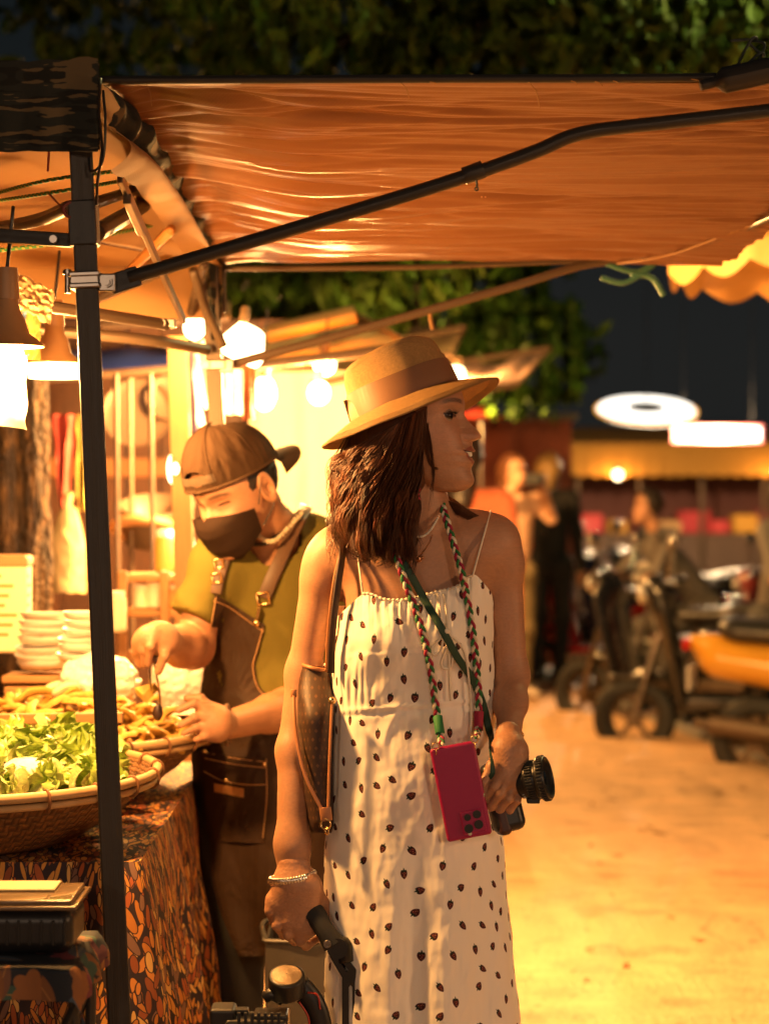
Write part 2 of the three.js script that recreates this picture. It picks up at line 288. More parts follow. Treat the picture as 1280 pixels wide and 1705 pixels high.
// ---------------------------------------------------------------- unseen lamps out of view, placed to light the woman and the foliage
M.glowGlobe = mat('lamp_globe', [0.9, 0.8, 0.6], 0.4, { emit: [6, 4.4, 2.4] });
function unseenLamp(label, x, z, h, cd, color) {
  const t = thing('unseen_globe_lamp', label, 'lamp', V(x, 0, z));
  part('pole', sweep([V(x, 0, z), V(x, h - 0.25, z)], (k) => 0.06 - 0.025 * k, 12, 0, { segs: 6 }), M.blackSteel, t);
  part('bracket', lathe([[0.03, 0], [0.05, 0.06], [0.09, 0.1], [0.02, 0.11]], 16).translate(x, h - 0.27, z), M.blackSteel, t);
  const g = part('globe', ball(V(x, h, z), 0.17, 1, 1, 1, 24), M.glowGlobe, t); const l = lampLight('lamp', V(x, h, z), cd, color, g); l.shadow.radius = 8; return t;
}
unseenLamp('unseen globe lamp behind the viewer at left, lighting the woman from the front', -2.0, 3.6, 2.35, 10, [1.0, 0.66, 0.43]);
unseenLamp('unseen globe lamp behind the viewer at right, lighting the woman from the front', 1.7, 4.0, 2.35, 16, [1.0, 0.66, 0.43]);
unseenLamp('unseen low globe lamp outside the right edge, lighting the face of the woman', 3.1, -1.7, 1.66, 6.5, [1.0, 0.52, 0.24]);
unseenLamp('unseen tall globe lamp by the kerb outside the right edge, lighting the foliage', 1.85, -6.5, 3.75, 20, [1.0, 0.80, 0.30]);
{ // dry leaves and scraps on the pavement
  seed = 63; const l = []; const base = gridGeo(2, 3, (u, v) => V((u - 0.5) * Math.sin(Math.PI * Math.min(1, v * 0.96 + 0.05)) * 0.5, 0.10 * Math.abs(u - 0.5) + 0.16 * v * v, v - 0.5));
  for (let i = 0; i < 130; i++) { const z = rr(-14, -3.2), x = rr(-0.2, 1.0 - z * 0.08), s = rr(0.02, 0.055); l.push(base.clone().scale(s, s, s).rotateY(rnd() * 6.3).translate(x, 0.004, z)); }
  solo('fallen_leaves', l, mat('dry_leaf', [0.16, 0.085, 0.03], 0.8), 'scattered small dry leaves lying on the pale pavement', 'leaves', null, 'stuff');
}
// ---------------------------------------------------------------- the stall tent: post, struts, roof, valances
const DF = 2.9, DB = 4.2;                                                   // depths of the stall's front and back posts
M.canvasTan = mat('tan_canvas', [0.30, 0.155, 0.055], 0.85, { bumpMap: weaveBump, bumpScale: 0.0005 });
M.canvasDark = mat('dark_canvas', null, 0.9, { map: noiseTex(256, 256, (u, v) => { const a = tile(u, v, 1.2, 3), b = tile((u + 0.37) % 1, v, 1.5, 3); return a > 0.12 ? [0.36, 0.30, 0.20] : b > 0.1 ? [0.06, 0.07, 0.05] : [0.12, 0.13, 0.11]; }), bumpMap: weaveBump, bumpScale: 0.0005 });
{
  const t = thing('stall_tent', 'market stall tent with dark valance, tan roof and black front post', 'tent', P(165, 814, DF).setY(0));
  // front post, square tube with worn edges
  const top = P(135, 250, DF), bot = P(199, 1705, DF), dir = bot.clone().sub(top), foot = top.clone().addScaledVector(dir, (top.y) / -dir.y);
  part('post', bar(top.clone().addScaledVector(dir, -0.09), foot, 0.0345, 0.0345, 0.003, V(0.165, 0, 1)), M.postSteel, t);
  const on = (py, dz = 0) => { const k = (py - 250) / 1455; return P(lerp(135, 199, k), py, DF + dz); };
  part('sleeve', bar(on(335), on(410), 0.042, 0.042, 0.003, V(0, 0, 1)), M.blackSteel, t);
  // clamp: two half bands, bolts, plate
  const cl = part('clamp', [bar(on(453), on(463), 0.047, 0.05, 0.003, V(0, 0, 1)), bar(on(472), on(482), 0.047, 0.05, 0.003, V(0, 0, 1)), bar(on(460), on(476), 0.043, 0.046, 0.002, V(0, 0, 1)), box(...P(179, 470, DF - 0.012).toArray(), 0.026, 0.027, 0.008, 0.003)], M.greySteel, t);
  part('bolt', [new THREE.CylinderGeometry(0.009, 0.009, 0.008, 6).rotateX(Math.PI / 2).translate(...P(178, 469, DF - 0.018).toArray()), new THREE.CylinderGeometry(0.0055, 0.0055, 0.014, 14).rotateX(Math.PI / 2).translate(...P(178, 469, DF - 0.02).toArray())], M.greySteel, cl);
  part('bolt', [new THREE.CylinderGeometry(0.0045, 0.0045, 0.036, 10).translate(...P(113, 468, DF - 0.006).toArray()), new THREE.CylinderGeometry(0.0075, 0.0075, 0.006, 6).translate(...P(113, 453, DF - 0.006).toArray())], M.greySteel, cl);
  // back post and its clamp
  const bt = P(350, 440, DB), bb = P(369, 900, DB), bd = bb.clone().sub(bt);
  part('post', bar(bt, bt.clone().addScaledVector(bd, bt.y / -bd.y), 0.034, 0.034, 0.003, V(0, 0, 1)), M.brownSteel, t);
  part('clamp', [bar(P(358, 600, DB - 0.002), P(358.5, 616, DB - 0.002), 0.05, 0.055, 0.003, V(0, 0, 1)), box(...P(378, 609, DB - 0.02).toArray(), 0.03, 0.03, 0.01, 0.003), new THREE.CylinderGeometry(0.01, 0.01, 0.02, 6).rotateX(Math.PI / 2).translate(...P(342, 607, DB - 0.03).toArray())], M.greySteel, t);
  // struts
  const B = (name, a, b, w, m, h) => part(name, bar(a, b, w, h || w, 0.002), m, t);
  const T = (name, pts, r, m) => part(name, sweep(pts, r, 10, 10 * (pts.length - 1)), m, t);
  B('strut', P(-60, 388, DF + 0.02), P(122, 400, DF + 0.005), 0.014, M.blackSteel, 0.021);
  part('bolt', new THREE.CylinderGeometry(0.006, 0.006, 0.012, 8).rotateX(Math.PI / 2).translate(...P(90, 398, DF - 0.004).toArray()), M.greySteel, t);
  T('strut', [P(-30, 385, 3.3), P(60, 367, 3.18), P(115, 345, 3.0)], 0.011, M.brownSteel);
  T('strut', [P(157, 338, 3.1), P(245, 310, 3.7)], 0.010, M.brownSteel);
  T('strut', [P(160, 388, 3.0), P(222, 352, 3.5), P(246, 335, 3.8)], 0.015, M.brownSteel);
  B('strut', P(200, 296, 3.05), P(306, 533, 3.75), 0.010, M.greySteel, 0.016);
  B('strut', P(212, 330, 3.1), P(236, 385, 3.25), 0.014, M.greySteel, 0.018);
  T('strut', [P(-20, 495, 3.35), P(130, 517, 3.5), P(278, 540, 3.7)], 0.011, M.brownSteel);
  part('bracket', [box(...P(280, 538, 3.7).toArray(), 0.03, 0.018, 0.02, 0.003), new THREE.CylinderGeometry(0.008, 0.008, 0.024, 10).rotateX(Math.PI / 2).translate(...P(270, 538, 3.69).toArray())], M.greySteel, t);
  T('strut', [P(60, 548, 3.9), P(250, 566, 4.0), P(345, 582, 4.15)], 0.012, M.brownSteel);
  T('strut', [P(322, 450, 3.95), P(345, 520, 4.05), P(372, 575, 4.1)], 0.010, M.brownSteel);
  T('strut', [P(318, 520, 4.2), P(330, 470, 4.1), P(340, 440, 4.0)], 0.010, M.brownSteel);
  T('strut', [P(205, 462, 4.0), P(285, 382, 3.6)], 0.010, mat('orange_tube', [0.5, 0.2, 0.05], 0.5));
  T('strut', [P(160, 497, 4.1), P(345, 420, 4.1)], 0.011, M.brownSteel);
  T('strut', [P(372, 430, DB), P(374, 520, DB)], 0.005, M.brownSteel);
  // roof: four cloth slopes meeting at a peak, sagging between the ribs
  const FR = P(168, 128, DF), BR = P(372, 445, DB), FL = V(-2.7, FR.y, -DF), BL = V(-2.7, BR.y, -DB), PK = V(-1.7, 2.11, -3.55);
  const slope = (a, b) => gridGeo(30, 24, (u, v) => { const e = a.clone().lerp(b, u), p = e.lerp(PK, v); p.y -= 0.05 * Math.sin(Math.PI * u) * Math.sin(Math.PI * v) - 0.012 * fbm(u * 6, v * 6, 1.7); return p; });
  part('roof', [slope(FR, FL), slope(BL, BR), slope(BR, FR), slope(FL, BL)], M.canvasTan, t);
  // valances
  const va = (a, b, drop, fold, m, name, n = 60) => part(name, gridGeo(n, 10, (u, v) => { const p = a.clone().lerp(b, u); const nrm = V(-(b.z - a.z), 0, b.x - a.x).normalize(); p.y -= drop * v * (1 + 0.03 * Math.sin(u * 21)); p.addScaledVector(nrm, fold * (Math.sin(u * 31 + 2) * 0.6 + noise(u * 14, v * 2) * 1.2) * v); return p; }), m, t);
  va(P(166, 105, DF - 0.03), V(-2.7, P(166, 112, DF).y, -DF + 0.03), 0.128, 0.008, M.canvasDark, 'valance');
  part('valance', gridGeo(40, 14, (u, v) => { const p = P(-500 + 664 * u, lerp(100, 252, v) + 5 * noise(u * 20, v * 3) - 6 * gauss(u - 0.96, 0.03) * (1 - v), DF - 0.045 - 0.008 * Math.sin(u * 60) * v); return p; }), M.canvasDark, t);
  va(BR.clone(), BL.clone(), 0.11, 0.012, M.canvasTan, 'valance');
  // side cloth on the right edge: dark outer band and a rolled tan hem
  const EZ = [DF, 3.15, 3.5, 3.85, DB], cv = (l) => new THREE.CatmullRomCurve3(l.map(([x, y], i) => P(x, y, EZ[i])));
  const cA = cv([[172, 138], [230, 192], [290, 272], [335, 350], [374, 436]]), cB = cv([[180, 208], [236, 252], [281, 312], [325, 385], [352, 436]]), cC = cv([[184, 284], [216, 302], [256, 347], [290, 400], [318, 432]]);
  part('side_valance', gridGeo(120, 12, (u, v) => { const p = cA.getPoint(u).lerp(cB.getPoint(u), v), w = fbm(u * 14, v * 2.5, 4.2); p.x += 0.020 * Math.sin(Math.PI * v) + 0.010 * w + 0.004 * Math.sin(u * 55 + 3 * w); p.y += 0.006 * fbm(u * 18, v * 2, 8.1); p.uu = u * 2.2; p.vv = v * 0.25; return p; }), M.canvasDark, t);
  part('rolled_hem', gridGeo(120, 14, (u, v) => { const p = cB.getPoint(u).lerp(cC.getPoint(u), v), w = fbm(u * 9, v * 2, 2.2); p.x += 0.034 * Math.sin(Math.PI * v) + 0.004 * w; p.y += 0.004 * fbm(u * 11, v * 2, 6.1) - 0.003 * Math.abs(Math.sin(u * 20)) * v; return p; }), M.canvasTan, t);
  part('side_valance', gridGeo(30, 24, (u, v) => { const p = P(lerp(lerp(340, 352, v), lerp(376, 364, v), u), lerp(432, 566, v), DB - 0.02); p.z += 0.03 * Math.sin(u * 6) * (1 - v) + 0.012 * fbm(u * 5, v * 6, 3); p.uu = u * 0.3; p.vv = v; return p; }), M.canvasDark, t);
  part('strap', [sweep([P(168, 130, DF - 0.05), P(165, 180, DF - 0.055), P(170, 250, DF - 0.05), P(163, 300, DF - 0.05), P(161, 341, DF - 0.05)], 0.0055, 6, 20, { flat: 0.4 }), sweep([P(172, 150, DF - 0.05), P(176, 210, DF - 0.055), P(168, 275, DF - 0.05), P(152, 285, DF - 0.05), P(148, 262, DF - 0.045)], 0.0022, 6, 24)], M.black, t);
  part('strap', sweep([P(82, 250, DF - 0.04), P(80, 285, DF - 0.04)], 0.004, 6, 0, { flat: 0.4 }), mat('red_tape', [0.25, 0.03, 0.02], 0.7), t);
  part('cable_tie', [sweep([P(112, 352, DF - 0.02), P(104, 345, DF - 0.02), P(82, 322, DF - 0.02)].reverse(), 0.0015, 5), sweep([P(118, 335, DF - 0.02), P(106, 345, DF - 0.022), P(110, 358, DF - 0.02), P(118, 362, DF - 0.02)], 0.0025, 6)], mat('dark_red_cord', [0.16, 0.03, 0.02], 0.6), t);
}
M.greenRope = mat('green_rope', null, 0.7, { map: canvas(32, 64, (c) => { c.fillStyle = '#1d6b34'; c.fillRect(0, 0, 32, 64); c.fillStyle = '#a98a3a'; for (let i = 0; i < 4; i++) { c.beginPath(); c.moveTo(0, i * 16); c.lineTo(32, i * 16 + 8); c.lineTo(32, i * 16 + 13); c.lineTo(0, i * 16 + 5); c.fill(); } }, { repeat: [1, 20] }) });
solo('rope', sweep([P(-30, 328, 3.4), P(90, 298, 3.2), P(205, 283, 3.3)].map((p) => p), 0.0035, 7, 16), M.greenRope, 'upper green striped rope stretched under the tan stall roof', 'rope', 'green ropes under the stall roof');
solo('rope', sweep([P(-30, 338, 3.4), P(100, 318, 3.2), P(160, 308, 3.25), P(210, 299, 3.4), P(260, 286, 3.9)], 0.0035, 7, 20), M.greenRope, 'lower green striped rope running behind the black post', 'rope', 'green ropes under the stall roof');
solo('rope', sweep([P(-20, 418, 3.5), P(70, 408, 3.5), P(190, 388, 3.7), P(285, 368, 3.9)], 0.004, 7, 20), M.greenRope, 'thick green rope below the black side strut', 'rope', 'green ropes under the stall roof');
// ---------------------------------------------------------------- the orange awning over the walkway
M.awning = mat('orange_awning_cloth', [0.19, 0.070, 0.025], 0.46, { bumpMap: weaveBump, bumpScale: 0.0006 });
{
  const t = thing('awning', 'wrinkled orange cloth awning on bent black arms above the woman', 'awning', P(640, 814, 3.5).setY(0));
  const y0 = P(170, 138, DF).y, y1 = P(372, 441, DB).y, X0 = P(170, 138, DF).x, X1 = P(372, 441, DB).x;
  const ridge = (x) => { const t = 1 - Math.abs(2 * (x - Math.floor(x)) - 1); return 0.5 * t + 0.5 * t * t; };
  const surf = (u, v, extra = 0) => {                                                  // u along the walkway's width, v from the near to the far edge
    const z = -lerp(DF, DB, v), xl = lerp(X0, X1, v), xr = lerp(0.78, 0.72, v), x = lerp(xl, xr, u);
    let y = lerp(y0, y1, v) + extra;
    y -= 0.045 * Math.sin(Math.PI * v) * smooth(0, 0.25, u) + 0.02 * smooth(0.62, 1, u) * smooth(0.55, 1, v);
    const warp = v + 0.030 * noise(u * 1.1, v * 3, 5) + 0.05 * (u - 0.5) * (v - 0.4), fan = 0.45 + 0.75 * Math.pow(1 - u, 0.8), am = (k) => 0.15 + 2.0 * Math.pow(Math.max(0, 0.42 + 0.9 * noise(u * 1.4 + k, v * 5, k)), 1.4);
    let w = 0;
    w += 0.0120 * ridge(warp * 7.5 + 0.7 * noise(u * 0.9, v * 4, 1)) * fan * am(1.3);
    w += 0.0085 * ridge(warp * 16 + 1.3 + 0.8 * noise(u * 1.1, v * 6, 7)) * am(4.7);
    w += 0.0034 * ridge(warp * 37 + 0.6 * noise(u * 1.6, v * 12, 3)) * am(8.1);
    w += 0.0075 * ridge(v * 9 + u * 1.6 + 0.8 * noise(u * 2, v * 5, 21)) * am(15.3) * fan; w += 0.0065 * ridge(v * 12 - u * 2.1 + 0.9 * noise(u * 2.4, v * 6, 33)) * am(19.1); w += 0.0030 * ridge(v * 27 + u * 3.3 + 1.2 * noise(u * 3, v * 9, 41)) * am(23.7);
    w += 0.0010 * ridge(warp * 71 + 0.6 * noise(u * 2.2, v * 16, 6)) * am(12.9) + 0.010 * fbm(u * 1.3, v * 18, 9, 4);
    y += w * (smooth(0, 0.04, v)) * (0.4 + 0.6 * smooth(0, 0.06, u));
    const q = V(x, y, z); q.uu = x * 5; q.vv = z * 5; return q;
  };
  part('cloth', join([gridGeo(150, 560, (u, v) => surf(u, v)), gridGeo(40, 60, (u, v) => surf(u, v, 0.006))]), M.awning, t);
  part('seam', sweep([0, 0.2, 0.4, 0.6, 0.8, 1].map((k) => { const p = surf(lerp(0.80, 1.0, k), lerp(0.985, 0.50, k)); p.y -= 0.0035; return p; }), 0.0028, 6, 40), M.canvasTan, t);
  part('edge_rod', sweep([P(166, 133, DF - 0.006), P(640, 131, DF - 0.006), P(1180, 128, DF - 0.006), P(1400, 120, DF - 0.006)], 0.0065, 10, 30), M.blackSteel, t);
  part('edge_rod', sweep([P(372, 447, DB + 0.01), P(700, 444, DB + 0.01), P(1000, 432, DB + 0.01), P(1145, 427, DB + 0.01)], 0.006, 8, 30), M.brownSteel, t);
  part('edge_rod', sweep([P(1142, 427, DB + 0.01), P(1215, 392, 3.85), P(1340, 335, 3.3)], 0.006, 8, 30), M.blackSteel, t);
  // front arm
  const arm = part('arm', [sweep([P(215, 462, DF), P(500, 377, DF), P(760, 298, DF), P(900, 248, DF), P(945, 228, DF), P(985, 218, DF), P(1120, 202, DF), P(1380, 172, DF)], 0.0108, 16, 70), bar(P(184, 474, DF - 0.002), P(232, 458, DF - 0.002), 0.008, 0.031, 0.003)], M.blackSteel, t);
  part('sleeve', sweep([P(772, 293, DF), P(804, 281, DF)], 0.0135, 16), M.blackSteel, t);
  part('hook', [sweep([P(784, 296, DF - 0.004), P(792, 300, DF - 0.004), P(794, 312, DF - 0.004)], 0.002, 6), new THREE.TorusGeometry(0.0025, 0.0012, 6, 12).translate(...P(793, 314, DF - 0.004).toArray())], M.blackSteel, t);
  part('washer', (() => { const s = new THREE.Shape(); s.absellipse(0, 0, 0.0105, 0.0125, 0, 6.2832); const h = new THREE.Path(); h.absellipse(0, 0, 0.0042, 0.005, 0, 6.2832); s.holes.push(h); return new THREE.ExtrudeGeometry(s, { depth: 0.003, bevelSize: 0.0006, bevelThickness: 0.0006, bevelSegments: 1, curveSegments: 20 }).rotateY(0.5).translate(...P(797, 327, DF - 0.004).toArray()); })(), mat('copper_washer', [0.55, 0.22, 0.10], 0.45, { metal: 0.3 }), t);
  // back arm
  part('arm', sweep([P(385, 606, DB), P(600, 548, DB), P(850, 477, DB), P(975, 440, DB), P(1040, 432, DB), P(1140, 430, DB)], 0.0095, 12, 50), M.brownSteel, t);
  part('hook', sweep([P(716, 520, DB), P(716, 528, DB), P(720, 548, DB)], 0.005, 6), M.canvasTan, t);
  // frayed threads hanging from the near edge
  const th = []; for (const [x, y, dx, l] of [[667, 138, 14, 26], [880, 136, 18, 44], [245, 142, 8, 34], [950, 134, 10, 6], [990, 135, 12, 8], [1020, 134, 9, 5], [715, 136, 12, 3], [1150, 131, 14, 4]]) th.push(sweep([P(x, y, DF - 0.012), P(x + dx * 0.7, y + l * 0.4, DF - 0.014), P(x + dx, y + l, DF - 0.012)], 0.0008, 4, 8));
  part('thread', th, M.canvasTan, t).userData.kind = 'stuff';
  part('corner_joint', [sweep([P(1165, 142, DF - 0.02), P(1215, 131, DF - 0.02), P(1300, 112, DF - 0.02)], (k) => 0.008 + 0.012 * smooth(0.25, 0.4, k), 10, 20)], M.blackSteel, t);
}
// ropes at the awning's corners
{
  const loop = (c, n, s, d, sd) => { seed = sd; const pts = []; for (let i = 0; i < n; i++) pts.push(P(c[0] + rr(-s[0], s[0]), c[1] + rr(-s[1], s[1]), d + rr(-0.02, 0.02))); return sweep(pts, 0.0022, 6, n * 8); };
  solo('rope', loop([1235, 95], 9, [38, 34], DF, 31), mat('dark_twine', [0.02, 0.03, 0.03], 0.7), 'dark tangled twine knotted at the awning corner at top right', 'rope');
  solo('rope', [sweep([P(1005, 437, DB), P(1060, 452, DB), P(1090, 438, DB), P(1040, 470, DB), P(1000, 462, DB)], 0.006, 7, 40), sweep([P(1050, 455, DB), P(1085, 462, DB), P(1105, 492, DB)], 0.007, 7, 20)], mat('green_cord', [0.05, 0.16, 0.10], 0.6), 'loose green cord tied under the far awning edge', 'rope');
}
// ---------------------------------------------------------------- the stall's table
const TT = 0.80;                                                             // table top height
const clothTex = canvas(1024, 1024, (c, W, H) => {
  c.fillStyle = '#2a1c24'; c.fillRect(0, 0, W, H); seed = 11;
  const cols = ['#c98d3c', '#b8742e', '#8c4a26', '#d2a45a', '#a5562c', '#7b5a4a', '#c9823a'];
  for (let pass = 0; pass < 2; pass++) for (let i = 0; i < 620; i++) {
    const x = rnd() * W, y = rnd() * H, a = rr(-0.5, 0.5), L = rr(16, 46), w = L * rr(0.16, 0.34);
    for (const ox of [-W, 0, W]) for (const oy of [-H, 0, H]) {
      if (x + ox < -60 || x + ox > W + 60 || y + oy < -60 || y + oy > H + 60) continue;
      c.save(); c.translate(x + ox, y + oy); c.rotate(a + Math.PI / 2); c.beginPath(); c.ellipse(0, 0, L + 3, w + 3, 0, 0, 6.3); c.fillStyle = '#24161c'; c.fill(); c.beginPath(); c.ellipse(0, 0, L, w, 0, 0, 6.3); c.fillStyle = cols[i % cols.length]; c.fill();
      c.restore();
    }
  }
}, { repeat: [2.1, 2.1] });
M.tablecloth = mat('leaf_print_cloth', null, 0.75, { map: clothTex, bumpMap: weaveBump, bumpScale: 0.0004 });
const woodTex = noiseTex(256, 256, (u, v) => { const g = 0.5 + 0.5 * Math.sin((v * 22 + 2.2 * tile(u, v, 1.2, 3)) * 6.28), n = 0.72 + 0.2 * g * tile(u, v, 2, 3) + 0.12 * g; return [0.80 * n, 0.58 * n, 0.36 * n]; });
M.wood = mat('pale_wood', null, 0.6, { map: woodTex });
M.darkWood = mat('dark_wood', [0.5, 0.42, 0.36], 0.65, { map: woodTex });
const TX0 = -1.7, TX1 = -0.405, TZ0 = -3.18, TZ1 = -4.35;                        // the table's left, right, near and far edges
{
  const t = thing('table', 'stall table hidden under the leaf-print cloth', 'table', V(-1.05, 0, -3.7));
  part('table_top', box(-1.05, TT - 0.025, -3.765, 1.26, 0.036, 1.13), M.wood, t);
  for (const x of [-1.6, -0.47]) for (const z of [-3.28, -4.25]) part('leg', box(x, (TT - 0.043) / 2, z, 0.05, TT - 0.045, 0.05), M.wood, t);
  // cloth: a flat top and a falling skirt with folds
  const per = [[TX0, TZ0], [TX1, TZ0], [TX1, TZ1], [TX0, TZ1]], L = [TX1 - TX0, TZ0 - TZ1, TX1 - TX0, TZ0 - TZ1], total = 2 * (L[0] + L[1]);
  const edge = (s) => { s = ((s % total) + total) % total; for (let i = 0; i < 4; i++) { if (s <= L[i]) { const a = per[i], b = per[(i + 1) % 4], k = s / L[i]; return [lerp(a[0], b[0], k), lerp(a[1], b[1], k), s, i, k]; } s -= L[i]; } return [...per[0], 0, 0, 0]; };
  const g = gridGeo(420, 40, (u, v) => {
    const s = u * total, [x, z] = edge(s), corner = [0, L[0], L[0] + L[1], 2 * L[0] + L[1], total].reduce((m, c) => Math.min(m, Math.abs(s - c)), 9);
    let nx = 0, nz = 0; for (let k = -6; k <= 6; k++) { const [a, b, , i] = edge(s + k * 0.012); nx += [0, 1, 0, -1][i]; nz += [1, 0, -1, 0][i]; }
    const l = Math.hypot(nx, nz) || 1; nx /= l; nz /= l;
    const drop = 0.74 * v, fold = (0.022 * Math.sin(s * 26 + 2 * noise(s * 4)) + 0.012 * Math.sin(s * 57 + 1)) * smooth(0, 0.5, v), out = 0.012 * Math.sqrt(Math.min(1, v * 8)) + 0.055 * v + 0.085 * gauss(corner, 0.07) * v + fold;
    const p = V(x + nx * out, TT + 0.003 - drop + 0.012 * noise(s * 5, v) * v - 0.008 * (1 - Math.exp(-v * 20)), z + nz * out); p.uu = s; p.vv = drop; return p;
  }, true);
  const top = gridGeo(40, 36, (u, v) => { const x = lerp(TX0, TX1, u), z = lerp(TZ0, TZ1, v); const p = V(x, TT + 0.003 + 0.002 * noise(x * 9, z * 9) * Math.sin(Math.PI * u) * Math.sin(Math.PI * v), z); p.uu = x; p.vv = z; return p; });
  solo('tablecloth', [g, top], M.tablecloth, 'dark tablecloth printed with golden leaves hanging in folds over the stall table', 'tablecloth');
}
// ---------------------------------------------------------------- bamboo baskets
const bamboo = (() => { const col = noiseTex(256, 256, (u, v) => { const a = Math.floor(u * 32), b = Math.floor(v * 32), over = (a + b) % 2, k = over ? u * 32 % 1 : v * 32 % 1, e = 0.62 + 0.38 * Math.sin(Math.PI * k), n = 0.85 + 0.3 * tile(u, v, 3); return [0.56 * e * n, 0.37 * e * n, 0.19 * e * n]; }, { repeat: [5, 1] }); const b = noiseTex(256, 256, (u, v) => { const a = Math.floor(u * 32), c = Math.floor(v * 32), over = (a + c) % 2; return 0.15 + 0.8 * Math.sin(Math.PI * (over ? u * 32 % 1 : v * 32 % 1)); }, { data: true, repeat: [5, 1] }); return mat('woven_bamboo', null, 0.6, { map: col, bumpMap: b, bumpScale: 0.004 }); })();
M.bambooRim = mat('bamboo_rim', [0.46, 0.29, 0.13], 0.5, { map: null });
function basket(label, cx, cz, R, rim, bot) {
  const t = thing('bamboo_basket', label, 'basket', V(cx, bot, cz)), h = rim - bot;
  const prof = [[R * 0.52, 0.002], [R * 0.62, h * 0.12], [R * 0.80, h * 0.45], [R * 0.94, h * 0.8], [R * 0.985, h]];
  const g = lathe([[0.001, 0.001], ...prof, [R * 0.965, h], [R * 0.92, h * 0.8], [R * 0.78, h * 0.45], [R * 0.5, 0.012], [0.001, 0.012]], 72).translate(cx, bot, cz);
  part('bowl', g, bamboo, t);
  part('rim', [new THREE.TorusGeometry(R * 0.99, 0.0085, 8, 90).rotateX(Math.PI / 2).translate(cx, rim + 0.002, cz), new THREE.TorusGeometry(R * 0.985, 0.006, 8, 90).rotateX(Math.PI / 2).translate(cx, rim - 0.014, cz)], M.bambooRim, t);
  const ties = []; for (let i = 0; i < 22; i++) { const a = i / 22 * 6.283 + 0.1; ties.push(new THREE.TorusGeometry(0.0125, 0.0028, 6, 10).scale(1, 1.3, 1).rotateY(-a + Math.PI / 2 + Math.PI / 2).translate(cx + Math.cos(a) * R * 0.987, rim - 0.005, cz + Math.sin(a) * R * 0.987)); }
  part('binding', ties, M.darkWood, t); return t;
}
const B1 = [-0.735, -3.36, 0.34, 0.925, 0.806], B2 = [-0.66, -3.92, 0.305, 0.925, 0.806];
basket('wide woven bamboo basket of lettuce at the front left', ...B1);
basket('woven bamboo basket of golden fried strips in front of the cook', ...B2);
